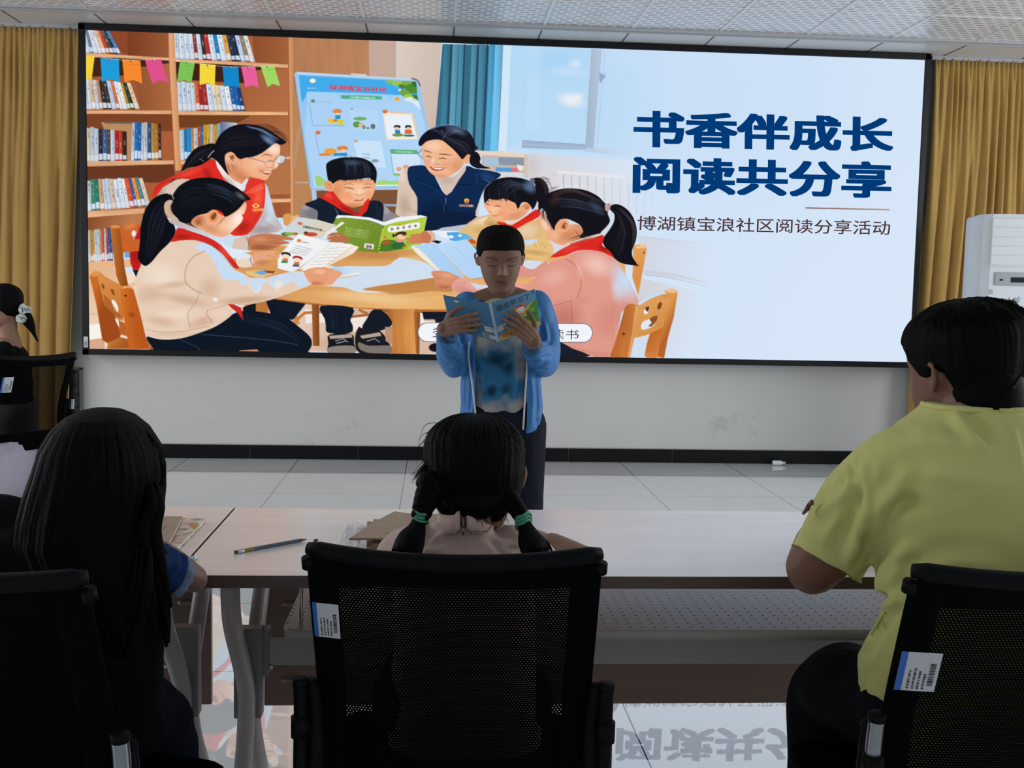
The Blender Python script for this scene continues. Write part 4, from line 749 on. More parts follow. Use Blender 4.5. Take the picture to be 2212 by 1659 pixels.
    PK('#e09a8a', body, sm=3); S('#f6d2c8', 900, 800, 160, 100, 20, .7); S('#c8def6', 1130, 930, 110, 190, -25, .95); S('#cfe2f8', 1070, 1010, 60, 100, -10, .6); S('#b8695c', 640, 1240, 160, 150, 0, .65); S('#cc8072', 1000, 1250, 130, 170, 0, .5); S('#edb9ac', 560, 900, 130, 80, -20, .6); S('#d08a7a', 780, 1090, 90, 40, -10, .45); L('#a9584c', 7, '640 745 720 800 770 890 770 980 740 1070', 5, .6); L('#a8574b', 7, '470 1140 560 1130 700 1090', 5, .55); L('#a04d42', 6, '692 1100 700 1200 700 1290', 5, .5); S('#f8e0d8', 760, 850, 20, 90, -20, .4)
    Hh('#b56a5c', 4, '620 1440 760 1500 900 1550', '700 1420 850 1470 1030 1480', 0, .5)
    for k in range(26): x = 640 + 15*k; L('#a8594c', 4, [(x, 1445 + min(60, k*4)), (x + 10, 1490 + min(55, k*4))], 0, .5)
    K()
    PK('#dd9586', '270 770 300 800 340 830 400 830 470 770 500 790 430 850 400 900 250 900 235 850', sm=3); P('#c4dcf6', '280 770 370 765 440 760 480 770 440 800 400 790 360 835 340 800 300 800', sm=0, a=.9); L('#b56a5c', 4, '235 850 290 860', 0, .5); K()
    P('#1a1f2b', '540 1440 610 1430 700 1480 850 1540 700 1560 545 1560', sm=2)
    hf = '440 400 460 380 520 420 560 460 600 440 680 470 740 470 800 500 760 570 690 610 640 640 580 630 510 590 480 520 448 470'
    PK('#eda981', hf, sm=3); S('#fbd8bf', 480, 470, 50, 80, 0, .8); S('#c97e56', 680, 560, 110, 60, -20, .75); S('#f3c2a0', 560, 560, 50, 40, 0, .5); S('#cf8a66', 750, 500, 60, 50, 0, .6); K()
    E('#f0a87c', 632, 480, 46, 54, 10); E('#eb9d70', 632, 482, 36, 42, 10); P('#7a3f28', '615 490 640 455 660 470 650 500 630 505', sm=3, a=.85); P('#e9a074', '640 470 668 460 672 500 650 500', sm=3, a=.7)
    gh = '425 300 450 260 520 210 620 180 720 178 820 195 910 240 960 290 1000 330 990 380 1010 440 980 490 920 540 850 560 800 545 770 480 700 440 650 425 600 435 565 480 555 520 530 480 500 420 480 360 450 340 430 370'
    PK('#15141c', gh, sm=3); Hh('#3f4a5e', 4, '560 230 720 230 960 320', '600 330 760 340 970 400', 30, .5, 8); Hh('#55403a', 4, '520 220 700 180 940 270', '560 240 720 210 960 310', 14, .6, 6); S('#54708f', 900, 330, 90, 40, 40, .4); S('#5a3526', 560, 270, 60, 40, -40, .5); K()
    Hh('#17141b', 4, '470 300 440 350 440 400', '600 320 540 420 555 540', 26, .85, 10); Hh('#2a1c18', 3, '700 520 740 560 670 600', '800 520 780 560 700 580', 10, .7, 8); Hh('#3a2a28', 2.5, '520 210 560 175 640 150', '480 240 520 180 560 170', 8, .6, 10)
    tail = '1000 330 1050 305 1110 320 1170 370 1210 440 1228 520 1220 600 1190 680 1195 740 1230 800 1170 800 1090 780 1020 720 960 640 950 590 1000 520 1040 450 1045 390 1020 360'
    PK('#14131a', tail, sm=3); Hh('#4a4248', 5, '1060 330 1180 460 1190 660', '1120 340 1220 480 1210 600', 18, .5, 8); Hh('#2f2d36', 4, '1040 340 1090 480 1020 660', '1100 400 1140 560 1100 760', 18, .6, 8); K()
    Hh('#15131a', 4, '1080 740 1160 790 1240 812', '1190 700 1200 770 1250 800', 14, .85, 8)
    P('#b5989a', '968 310 990 300 1015 305 1005 355 975 360', sm=3); L('#e6d6d4', 5, '985 305 980 355', 0, .7)
    PK('#dc2822', '520 740 600 680 700 630 800 600 900 570 950 555 960 590 945 640 1000 680 1040 740 960 700 860 680 740 685 640 725', sm=2); S('#8f1512', 960, 660, 60, 40, 30, .6); S('#f04a3c', 680, 670, 90, 30, -20, .6); K(); L('#e8dcd8', 10, '660 630 780 590 920 550', 5, .9); L('#7f6f70', 4, '560 720 700 640 900 580', 5, .5)
    # pink girl's left hand and forearm on the table
    V(600, 400, .25322)
    PK('#d98f6c', '1310 740 1360 730 1440 735 1500 760 1560 790 1500 830 1500 880 1400 885 1360 880 1340 850 1345 800 1325 780', sm=3); S('#a85f3e', 1420, 870, 80, 26, 0, .7); S('#f0b090', 1440, 770, 70, 26, 10, .6); L('#9a5638', 4, '1330 790 1390 800', 0, .6); L('#9a5638', 4, '1340 840 1400 835', 0, .6); K()
    PK('#e6a598', '1500 830 1560 790 1660 830 1760 850 1900 830 2000 860 2100 840 2100 1100 1900 1100 1640 960 1520 910 1485 880', sm=3); P('#cfe2f7', '1640 830 1750 850 1800 840 1850 860 1760 880 1700 890', sm=0, a=.85); S('#b76c5e', 1700, 950, 200, 50, 20, .6); 
    for k in range(7): L('#b87264', 4, [(1515 + 14*k, 825 - 3*k + 8), (1505 + 16*k, 895 + 6*k)], 0, .55)
    K()
    # chair at right with the smiling back
    V(1050, 360, .26519)
    P('#cfe1f6', '1200 1400 1340 1340 1300 1560 1170 1560', a=.6)
    P('#c06a2c', '1340 1340 1450 1300 1470 1460 1440 1560 1290 1540 1310 1440', g=(1330, 1400, 1460, 1500, '#d98545'))
    P('#dd9650', '1450 1015 1500 992 1550 1005 1560 1030 1530 1220 1480 1400 1450 1560 1400 1540 1440 1280 1480 1060', g=(1450, 1200, 1540, 1250, '#b5622a')); P('#f0c188', '1455 1015 1500 993 1552 1008 1540 1030 1490 1025')
    PK('#e0a15c', '1235 1110 1300 1060 1400 1030 1500 1040 1490 1120 1440 1280 1420 1320 1200 1400 1215 1250', sm=2, g=(1250, 1100, 1450, 1300, '#d68f48')); T('1200 1030 1500 1030 1500 1400 1200 1400', .09, 60, 6); K(); P('#c9def5', '1240 1105 1300 1060 1400 1030 1480 1030 1420 1045 1330 1080 1250 1128', sm=2)
    P('#eef1f4', '1285 1180 1300 1145 1325 1140 1330 1165 1310 1200 1290 1200', sm=3); P('#6a3a1c', '1295 1150 1320 1138 1330 1150 1320 1180 1305 1175', sm=3); P('#7a4420', '1395 1140 1410 1108 1430 1105 1430 1135 1412 1162 1398 1160', sm=3); P('#dfe8f2', '1262 1300 1275 1265 1330 1240 1390 1210 1392 1250 1360 1300 1300 1325 1268 1325', sm=3); P('#8a5024', '1330 1240 1392 1210 1390 1255 1350 1300 1320 1300 1350 1270', sm=2)
    P('#b8622a', '1130 1150 1150 1125 1185 1115 1225 1125 1250 1140 1220 1240 1200 1420 1170 1560 1010 1550 1060 1400 1110 1220', g=(1050, 1300, 1220, 1330, '#cf8142')); P('#e2a365', '1220 1130 1250 1140 1215 1260 1195 1420 1170 1560 1150 1560 1190 1350'); T('1010 1110 1250 1110 1220 1560 1010 1560', .1, 8, 80); E('#4a2510', 1120, 1362, 11, 9); P('#d0803f', '1300 1510 1380 1520 1390 1560 1300 1555')
    # ---- girl in cream (left front)
    V(150, 380, .25322)
    P('#101824', '1480 1120 1590 1080 1590 1180 1480 1200'); P('#131b28', '1640 1060 1800 1070 2010 1090 1900 1230 1780 1200 1770 1100')
    P('#0f1825', '660 1370 800 1395 950 1385 1100 1340 1250 1280 1390 1180 1500 1150 1700 1170 1850 1210 1960 1290 2050 1370 2068 1440 2035 1500 2000 1520 800 1495 700 1450', sm=3)
    L('#4a5f7d', 5, '1120 1350 1300 1365 1600 1390 1900 1430 1955 1450', 5, .7); L('#3f5370', 5, '940 1395 1020 1430 1105 1470 1100 1490', 5, .7); Hh('#24344d', 8, '1500 1190 1800 1260 1980 1400', '1400 1260 1700 1330 1900 1400', 10, .4, 10); P('#c98e72', '1450 1490 1600 1480 1620 1500 1450 1500')
    sw = '760 650 850 568 1000 548 1120 560 1250 620 1330 700 1400 790 1480 830 1560 870 1700 862 1850 825 1990 815 2060 885 2055 930 1960 970 1850 1012 1700 1062 1560 1092 1470 1102 1380 1095 1395 1150 1370 1200 1250 1282 1100 1342 950 1385 800 1396 700 1378 645 1340 600 1190 550 1010 562 890 605 775 650 760'
    PK('#e7cdb8', sw, sm=3)
    S('#f5e6d8', 780, 850, 180, 130, 0, .6); S('#d0aa8c', 690, 1010, 150, 90, -10, .6); S('#d2ac8e', 880, 930, 150, 34, -8, .7); S('#b98d6d', 1000, 1060, 240, 50, 10, .45); S('#f3ddc9', 900, 1180, 180, 50, -5, .7); S('#c9a184', 780, 1240, 150, 50, 10, .5); S('#c79d80', 1150, 1240, 160, 50, -20, .6); S('#f1d8c6', 1250, 1190, 90, 50, -15, .6); S('#c9a486', 1200, 960, 110, 110, 0, .5); S('#b98d6d', 1500, 1060, 260, 40, -6, .6); S('#d9b89e', 900, 1350, 240, 26, -3, .6)
    P('#c4def8', '1060 610 1180 560 1280 640 1350 720 1400 800 1330 860 1290 850 1200 680 1130 640', sm=3, a=.9); P('#c4def8', '1300 860 1380 800 1500 850 1520 900 1480 940 1420 880 1340 890', sm=2, a=.95); P('#c6dff8', '1530 880 1640 870 1700 900 1640 930 1620 1000 1560 960', sm=2, a=.9); P('#c6dff8', '1700 870 1850 830 1990 820 2055 890 2040 930 1960 955 1900 900 1820 940 1740 960', sm=2, a=.85); S('#f4e6da', 1780, 930, 40, 60, 20, .8); L('#ffffff', 5, '1510 905 1560 970 1600 985 1640 930', 5, .7); L('#fff', 5, '1460 960 1470 1020 1490 1035', 5, .5) if 0 else None
    L('#8f6c54', 6, '1160 640 1060 690 1000 770 985 860 1000 920 1060 970 1130 1000', 5, .7); L('#9a765c', 6, '1105 1000 1080 1070 1030 1140 1010 1190 1030 1290', 5, .6); L('#8f6c54', 6, '1180 1140 1170 1180 1200 1220 1220 1260', 5, .6); L('#a98468', 7, '660 1310 800 1335 1000 1320 1200 1280', 5, .5); L('#b08a70', 5, '1340 1100 1250 1130 1170 1150', 5, .6); S('#ffffff', 1245, 1055, 26, 16, 20, .9); K()
    P('#c92a22', '1350 1092 1400 1095 1465 1125 1485 1232 1430 1165 1380 1125'); L('#f4efe8', 10, '2000 830 2050 880 2060 930', 5, .6)
    PK('#e9a37c', '2000 830 2060 790 2140 780 2260 800 2330 830 2280 880 2230 930 2120 935 2062 925', sm=3); K()
    V(600, 400, .25322); PK('#e59e76', '230 735 300 705 380 700 440 705 475 715 460 735 420 740 425 790 400 840 300 850 285 820', sm=3); S('#f6c8a8', 360, 740, 70, 26, 0, .7); S('#b8704a', 330, 840, 80, 24, 0, .7); L('#a86040', 4, '400 750 420 765', 0, .6); K()
    V(150, 380, .25322)
    P('#e8a57e', '1550 680 1620 650 1700 640 1790 650 1740 665 1790 690 1700 710 1660 740 1600 770 1560 760', sm=3); S('#b06a45', 1640, 740, 80, 26, -10, .6); L('#a86040', 4, '1680 680 1780 692', 0, .6); P('#dfe9f4', '1420 690 1480 660 1550 680 1560 770 1450 770', sm=3); P('#e8d6c2', '1430 720 1550 700 1560 772 1440 775', sm=2); L('#3a2a20', 6, '1548 690 1545 720 1562 765', 5, .7)
    P('#dcebf8', '1310 590 1400 620 1560 640 1480 660 1420 700 1380 690', sm=3); P('#e6c27f', '1500 815 1650 800 1780 820 1700 845 1620 875 1510 840'); P('#69a6d8', '1570 820 1650 805 1700 830 1640 845'); P('#8a4a2a', '1650 805 1760 812 1740 832 1690 828')
    P('#6a4232', '880 330 1000 380 1100 330 1200 320 1260 420 1290 520 1180 480 1040 430 930 390'); P('#15141a', '870 300 1000 400 1080 400 1100 330 900 280')
    ff = '1040 385 1100 330 1170 315 1240 300 1330 345 1420 290 1490 215 1512 255 1490 320 1472 330 1480 360 1462 400 1400 460 1345 510 1270 522 1150 475 1060 425'
    PK('#efb08a', ff, sm=3); S('#fff1e8', 1440, 380, 80, 130, 25, .95); S('#fbd4b8', 1350, 420, 90, 70, 0, .6); S('#b8663f', 1100, 380, 70, 60, 0, .8); S('#cf865e', 1200, 450, 110, 40, 20, .6); L('#e2a888', 4, '1465 330 1478 345', 0, .5); L('#c98a72', 4, '1430 415 1455 420', 0, .5); K()
    E('#f0a87c', 1224, 346, 54, 58, 15); E('#e3955f', 1228, 348, 40, 44, 15); P('#743a22', '1205 350 1240 310 1255 330 1240 365 1220 375', sm=3, a=.85)
    PK('#101219', '872 190 900 130 950 75 1040 30 1150 14 1270 24 1370 66 1450 115 1545 195 1500 215 1450 275 1400 315 1330 350 1310 320 1270 292 1220 288 1172 318 1100 335 1050 365 1000 405 935 385 888 330 864 260', sm=3); Hh('#37435c', 4, '1160 60 1300 90 1480 190', '1200 150 1350 200 1420 270', 28, .55, 8); S('#8c8a90', 1460, 170, 60, 26, 35, .6); Hh('#232733', 4, '930 170 1050 100 1250 110', '950 300 1080 260 1250 260', 20, .6, 8); K()
    Hh('#15141a', 3, '1380 180 1440 200 1540 205', '1400 240 1370 300 1300 350', 16, .8, 10); Hh('#2a1c18', 3, '1280 340 1290 380 1250 440', '1340 330 1320 370 1260 420', 4, .7, 6); Hh('#3a2015', 3, '1060 380 1080 400 1060 420', '1130 360 1120 400 1150 430', 12, .6, 8)
    PK('#0e1018', '860 150 760 166 680 230 632 330 606 450 600 600 584 700 640 768 700 735 770 650 860 562 905 480 885 405 842 372 808 300 815 230 885 195', sm=3); Hh('#2b3242', 5, '800 180 680 300 640 700', '830 330 800 480 700 700', 28, .5, 10); K(); Hh('#0e1018', 4, '620 640 610 700 650 770', '880 480 820 560 700 720', 14, .8, 10)
    P('#cdb39c', '812 235 850 205 882 215 862 260 872 310 935 378 900 395 850 360 815 305', sm=3); L('#8f7966', 5, '870 230 850 280 880 340', 5, .6); L('#c9b29a', 8, '840 152 875 165 888 200', 5, .9); P('#bdb4b6', '850 375 930 385 1040 430 1160 480 1270 535 1345 590 1350 615 1230 545 1100 485 950 440 860 400', sm=2, g=(900, 420, 1300, 580, '#d5e4f4'))
    PK('#d02a22', '925 440 1030 470 1180 522 1290 588 1370 680 1450 785 1400 780 1330 690 1220 600 1080 548 940 552 862 562 900 500', sm=2); S('#8e1512', 960, 520, 80, 30, 0, .5); S('#ff5a3c', 1330, 650, 80, 30, 50, .6); K(); L('#7a6a66', 4, '1060 545 1200 590 1310 680 1390 780', 5, .5)
    # chair of the cream girl
    P('#c96a28', '172 850 205 815 250 815 290 845 300 960 360 1100 440 1350 430 1380 330 1430 280 1400 230 1100', g=(200, 1000, 330, 1050, '#9e4a1a')); P('#de9350', '172 850 205 813 255 815 290 845 250 850 210 860')
    P('#d98d4a', '235 850 300 855 380 900 460 945 480 1100 455 1240 300 1110 270 980', g=(280, 900, 460, 1150, '#c77632')); P('#f7eee6', '360 1060 390 1070 415 1120 412 1165 380 1140', sm=3); P('#8f4c1e', '272 920 295 930 300 965 280 955', sm=3); P('#8f4c1e', '352 965 378 975 385 1020 365 1005', sm=3); P('#f3e7dc', '385 1215 425 1240 440 1290 415 1280'); P('#9a4e1e', '290 1010 350 1060 410 1160 440 1200 430 1240 300 1120', a=.55)
    P('#b7622a', '420 1230 500 1270 500 1370 430 1350'); P('#c37634', '330 1420 440 1375 520 1400 520 1475 320 1475', g=(350, 1400, 450, 1470, '#a55a24'))
    P('#cf6a25', '435 965 465 938 505 935 545 965 570 1050 610 1200 640 1330 685 1478 510 1478 470 1250 445 1060', g=(450, 1200, 640, 1200, '#b75518')); P('#e2a05c', '435 965 465 938 505 935 545 965 500 955'); T('435 940 570 940 685 1478 510 1478', .1, 8, 80); E('#3a1c0c', 478, 1022, 11, 8); P('#7e3f18', '500 1165 555 1170 550 1205 510 1200', a=.5); P('#a06038', '650 1380 720 1480 690 1480')
    # ---- caption bubble
    V(600, 400, .25322)
    def pill(x0, x1, y0, y1, d):
        r = (y1 - y0)/2; return [(x0 + r - r*math.sin(a), (y0 + y1)/2 - r*math.cos(a)) for a in np.linspace(0, PI, 17)] + [(x1 - r + r*math.sin(a), (y0 + y1)/2 + d + r*math.cos(a)) for a in np.linspace(0, PI, 17)]
    P('#5a6470', pill(1193, 2688, 1171, 1338, 6)); P('#f1f4f9', pill(1199, 2682, 1177, 1332, 6))
    V(1340, 200, .29385); P('#6e4a40', '1362 843 1980 857 1980 866 1362 852', g=(1370, 850, 1980, 860, '#c08a6a'))
PIC_W, PIC_H = 1500, 554
_pt = Painter(PIC_W, PIC_H, _to_uv); paint(_pt)
def picture_mesh():
    col = _pt.finish(); W, H = PIC_W, PIC_H
    me = bpy.data.meshes.new('display_panel'); xs = np.linspace(PX0, PX1, W) - LO.x; zs = np.linspace(PZ1, PZ0, H) - LO.z
    co = np.zeros((H, W, 3), np.float32); co[..., 0] = xs[None, :]; co[..., 2] = zs[:, None]
    idx = np.arange(H*W).reshape(H, W); q = np.stack([idx[:-1, :-1], idx[1:, :-1], idx[1:, 1:], idx[:-1, 1:]], -1).reshape(-1, 4)
    me.vertices.add(H*W); me.vertices.foreach_set('co', co.ravel()); me.loops.add(q.size); me.loops.foreach_set('vertex_index', q.ravel().astype(np.int32))
    me.polygons.add(len(q)); me.polygons.foreach_set('loop_start', np.arange(0, q.size, 4, dtype=np.int32)); me.update(calc_edges=True)
    vcol(me, col.reshape(-1, 3), 'Picture'); return me
link('display_panel', picture_mesh(), glow('lit_picture', attr='Picture'), LED, smooth=False)
# lettering of the slide
G_NAVY = glow('navy_lettering', '#003a78'); G_BROWN = glow('brown_lettering', '#4a3336'); G_DARK = glow('dark_lettering', '#34363e'); G_RED = glow('red_lettering', '#d8343f')
def slide_text(name, body, quad, m, bold):
    q = []
    for x, y in quad:
        v = at(x, y, SCR_Y); q.append((v.x - LO.x, -.0025, v.z - LO.z))
    me = text_mesh(body, 1.0)
    if bold:                                             # heavier strokes: the glyphs laid over themselves, shifted round a small square
        A = verts_of(me); F = [tuple(p.vertices) for p in me.polygons]; mb = MB()
        for sx, sy in [(bold*1.1*i/2, bold*.82*j/2) for i in range(-2, 3) for j in range(-2, 3) if max(abs(i), abs(j)) == 2]:
            mb.add(A + np.array([sx, sy, 0]), F)
        me = bpy.data.meshes.new(name); me.from_pydata(mb.v, [], mb.f); me.update()
    return place_text(name, me, LED, m, q)
def vt(x0, y0, k, *pts): return [(x0 + a*k, y0 + b*k) for a, b in pts]
slide_text('title_lettering', '书香伴成长', [(1368.5, 238), (1930, 254), (1929, 329), (1368, 318)], G_NAVY, .034)
slide_text('title_lettering', '阅读共分享', [(1367, 337), (1926, 350), (1925, 429), (1366, 417)], G_NAVY, .034)
slide_text('subtitle_lettering', '博湖镇宝浪社区阅读分享活动', [(1377.5, 466), (1923, 477), (1922, 508), (1376, 497)], G_BROWN, .006)
slide_text('caption_lettering', '多', vt(600, 400, .25322, (1320, 1205), (1425, 1206), (1425, 1300), (1320, 1298)), G_DARK, .0)
slide_text('caption_lettering', '读书', vt(1050, 360, .26519, (525, 1325), (755, 1327), (753, 1408), (524, 1406)), G_DARK, .0)
slide_text('poster_lettering', '绿湖镇宝浪社区', vt(600, 60, .25322, (440, 485), (935, 510), (930, 553), (438, 528)), G_RED, .02)
# ------------------------------------------------------------------ tables
def table_top_material():
    m = mat('pale_wood_laminate', '#f3e9e2', rough=.2, ior=4.2, var=.05, vscale=2.2, stretch=(1, 14, 1), detail=6)
    nt = m.node_tree; N = nt.nodes; L = nt.links; b = N['Principled BSDF']
    n = N.new('ShaderNodeTexNoise'); n.inputs['Scale'].default_value = 3; n.inputs['Detail'].default_value = 6
    mp = N.new('ShaderNodeMapping'); mp.inputs['Scale'].default_value = (1, 22, 1); tc = N.new('ShaderNodeTexCoord'); L.new(tc.outputs['Object'], mp.inputs[0]); L.new(mp.outputs[0], n.inputs['Vector'])
    r = N.new('ShaderNodeMapRange'); r.inputs['To Min'].default_value = .16; r.inputs['To Max'].default_value = .32; L.new(n.outputs['Fac'], r.inputs['Value']); L.new(r.outputs[0], b.inputs['Roughness'])
    return m
M_TOP = table_top_material(); M_EDGE = mat('dark_brown_edge', '#4a3530', rough=.4)
M_STEEL = mat('grey_powder_coat', '#a39c99', rough=.45, ior=1.5); M_BOARD = mat('brown_modesty_board', '#6f5a50', rough=.5, var=.08, vscale=3, stretch=(1, 1, 12))
M_BRK = mat('bracket_grey', '#7d7775', rough=.45); M_SCREW = mat('screw_metal', '#b5b5b5', rough=.3, metal=.8)
def perforated():
    m = mat('perforated_steel', '#8b8684', rough=.33, ior=1.6)
    nt = m.node_tree; N = nt.nodes; L = nt.links; b = N['Principled BSDF']
    tc = N.new('ShaderNodeTexCoord'); sp = N.new('ShaderNodeSeparateXYZ'); L.new(tc.outputs['Object'], sp.inputs[0])
    def M2(op, a, c):
        k = N.new('ShaderNodeMath'); k.operation = op
        for i, s in enumerate((a, c)):
            if s is None: continue
            if isinstance(s, (int, float)): k.inputs[i].default_value = s
            else: L.new(s, k.inputs[i])
        return k.outputs[0]
    u = M2('PINGPONG', sp.outputs[0], .01275); v = M2('PINGPONG', sp.outputs[1], .0135)
    inside = M2('LESS_THAN', M2('ADD', M2('POWER', u, 2), M2('POWER', v, 2)), .0026**2)
    tr = N.new('ShaderNodeBsdfTransparent'); mx = N.new('ShaderNodeMixShader')
    L.new(inside, mx.inputs[0]); L.new(b.outputs[0], mx.inputs[1]); L.new(tr.outputs[0], mx.inputs[2]); L.new(mx.outputs[0], N['Material Output'].inputs[0])
    return m
M_PERF = perforated()
def make_table(width, label, ins=(.085, .085), pin=(.075, .075)):
    t = empty('training_table', (0, 0, 0), label, 'table', 'training tables pushed end to end')
    hw, d0, d1 = width/2, -.32, .32
    MB().box(-hw + .001, hw - .001, d0 + .0015, d1 - .0015, .7265, .75, .0008).build('tabletop', M_TOP, t, smooth=False)
    e = MB().box(-hw, hw, d0, d0 + .003, .725, .7492, .001).box(-hw, hw, d1 - .003, d1, .725, .7492, .001).box(-hw, -hw + .003, d0, d1, .725, .7492, .001).box(hw - .003, hw, d0, d1, .725, .7492, .001)
    e.build('edge_band', M_EDGE, t, smooth=False)
    lx = hw - .085
    for s in (-1, 1):
        lx = hw - ins[0 if s < 0 else 1]
        for q in (-1, 1):           # two bowed tubes back to back
            pts = catmull([(s*lx, q*.225, .712), (s*lx, q*.20, .62), (s*lx, q*.095, .50), (s*lx, q*.036, .42), (s*lx, q*.034, .36), (s*lx, q*.075, .27), (s*lx, q*.19, .13), (s*lx, q*.26, .06)], 6)
            lg = MB().tube(pts, .0235, 14, flat=(1, .8)).build('leg', M_STEEL, t)
            lg.data.name = 'leg'
            MB().tube([(s*lx, q*.262, .078), (s*lx, q*.268, .03)], .02, 12).tube([(s*lx - .012, q*.27, .03), (s*lx + .012, q*.27, .03)], .03, 18).build('caster', mat('caster_black', '#1b1b1d', rough=.5) if 'caster_black' not in bpy.data.materials else bpy.data.materials['caster_black'], lg)
        MB().box(s*lx - .035, s*lx + .035, -.26, .26, .708, .7262, .004).build('bracket', M_BRK, t, smooth=False, label='top leg bracket')
        MB().box(s*lx - .03, s*lx + .03, -.02, .02, .35, .55, .004).build('leg_plate', M_BRK, t, smooth=False)
    # hinged modesty board, its two round brackets and screws
    MB().box(-hw + pin[0], hw - pin[1], .285, .303, .262, .60, .001).build('modesty_panel', M_BOARD, t, smooth=False)
    for s in (-1, 1):
        lx = hw - ins[0 if s < 0 else 1]
        for z in (.33, .52):
            br = MB().tube([(s*(lx - .075), .283, z), (s*(lx - .035), .283, z)], .016, 14, flat=(.25, 1), up=(0, 1, 0)).build('panel_clip', M_BRK, t)
            MB().ball((s*(lx - .075), .279, z), (.006, .003, .006), 10, 6).build('screw', M_SCREW, br)
    MB().box(-hw + ins[0] + .02, hw - ins[1] - .02, .015, .035, .458, .516, .003).build('crossbar', M_STEEL, t, smooth=False)
    for s in (-1, 1):
        lx = hw - ins[0 if s < 0 else 1]
        cl = MB().box(s*(lx - .03) - .012, s*(lx - .03) + .012, -.0, .05, .437, .54, .004).build('crossbar_clamp', M_BRK, t, smooth=False)
        MB().ball((s*(lx - .045), .012, .455), (.006, .004, .006), 10, 6).build('screw', M_SCREW, cl)
    # perforated book shelf with a rolled front lip
    sx = hw - .18; y0, y1, z = -.185, .16, .60; rr = .045
    def outline(zz, inset=0):
        pts = []
        for cx, cy, a0 in ((sx - rr, y1 - rr, 0), (-sx + rr, y1 - rr, 90), (-sx + rr, y0 + rr, 180), (sx - rr, y0 + rr, 270)):
            for k in range(7):
                a = math.radians(a0 + 15*k); pts.append((cx + (rr - inset)*math.cos(a), cy + (rr - inset)*math.sin(a), zz))
        return pts
    sh = MB(); top = outline(z, .003)
    nx, ny = 30, 10
    sh.add(top, [tuple(range(len(top)))]); sf = sh.build('shelf', M_PERF, t, smooth=False)
    lip = MB().rings([outline(z, .003), outline(z - .003, 0), outline(z - .022, 0), outline(z - .022, .004), outline(z - .004, .006)], cap=False); lip.build('shelf_lip', M_STEEL, sf)
    for s in (-1, 1):
        for y in (-.10, .10):
            MB().tube([(s*(sx - .03), y, .726), (s*(sx - .03), y, z - .004), (s*(sx - .05), y, z - .004)], .004, 8).build('shelf_hanger', M_SCREW, sf)
    return t
TY = 2.42
tr_ = make_table(1.8, 'pale wood training table in the middle and right, before the braided girl and the man'); tr_.location = (-.4825 + .9, TY - .005, 0)
tl_ = make_table(1.6, 'pale wood training table at left with the notebooks, before the long-haired girl', ins=(.085, .05), pin=(.075, .052)); tl_.location = (-.4855 - .8, TY + .005, 0)

# ------------------------------------------------------------------ chairs
M_MESHF = mat('black_mesh_border', '#040506', rough=.9, spec=.05); M_BLACKP = mat('black_plastic', '#050609', rough=.5, spec=.10); M_CHROME = mat('dull_chrome', '#8a9096', rough=.28, metal=.9)
M_SEAT = mat('black_seat_fabric', '#040506', rough=.95, spec=.04)
def mesh_material():
    m = mat('black_mesh_weave', '#040506', rough=.9, spec=.04)
    nt = m.node_tree; N = nt.nodes; L = nt.links; b = N['Principled BSDF']
    tc = N.new('ShaderNodeTexCoord'); sp = N.new('ShaderNodeSeparateXYZ'); L.new(tc.outputs['Object'], sp.inputs[0])
    def M2(op, a, c=None):
        k = N.new('ShaderNodeMath'); k.operation = op
        for i, s in enumerate((a, c)):
            if s is None: continue
            if isinstance(s, (int, float)): k.inputs[i].default_value = s
            else: L.new(s, k.inputs[i])
        return k.outputs[0]
    px, pz = .0056, .0042                               # weave pitch
    rowi = M2('FLOOR', M2('DIVIDE', sp.outputs[2], pz)); odd = M2('MODULO', M2('ABSOLUTE', rowi), 2)
    u = M2('FRACT', M2('ADD', M2('DIVIDE', sp.outputs[0], px), M2('MULTIPLY', odd, .5))); v = M2('FRACT', M2('DIVIDE', sp.outputs[2], pz))
    du = M2('DIVIDE', M2('SUBTRACT', u, .5), .20); dv = M2('DIVIDE', M2('SUBTRACT', v, .5), .145)
    hole = M2('LESS_THAN', M2('ADD', M2('POWER', M2('ABSOLUTE', du), 2), M2('POWER', M2('ABSOLUTE', dv), 2)), 1)
    tr = N.new('ShaderNodeBsdfTransparent'); mx = N.new('ShaderNodeMixShader')
    L.new(hole, mx.inputs[0]); L.new(b.outputs[0], mx.inputs[1]); L.new(tr.outputs[0], mx.inputs[2]); L.new(mx.outputs[0], N['Material Output'].inputs[0])
    return m
M_WEAVE = mesh_material()
M_STKW = mat('white_label', '#b9bcc2', rough=.5); M_STKB = mat('blue_label_strip', '#1f5fb0', rough=.5); M_INK = mat('label_print', '#25272c', rough=.6)
def back_y(z):                      # side profile of the backrest, 0 at the top, forward lower down
    pts = [(.40, .055), (.47, .085), (.55, .098), (.62, .092), (.70, .068), (.80, .034), (.90, 0), (.95, -.018)]
    for (z0, a), (z1, b) in zip(pts[:-1], pts[1:]):
        if z <= z1: t = (z - z0)/(z1 - z0); return lerp(a, b, t)
    return pts[-1][1]
def back_pt(u, z, off=0.0):         # u from -1 to 1 across; the ends wrap forward
    half = lerp(.226, .233, ease(.5, .9, z)) if z > .5 else lerp(.215, .226, ease(.4, .5, z))
    return Vector((u*half, back_y(z) + .035*abs(u)**2.2 - off, z))
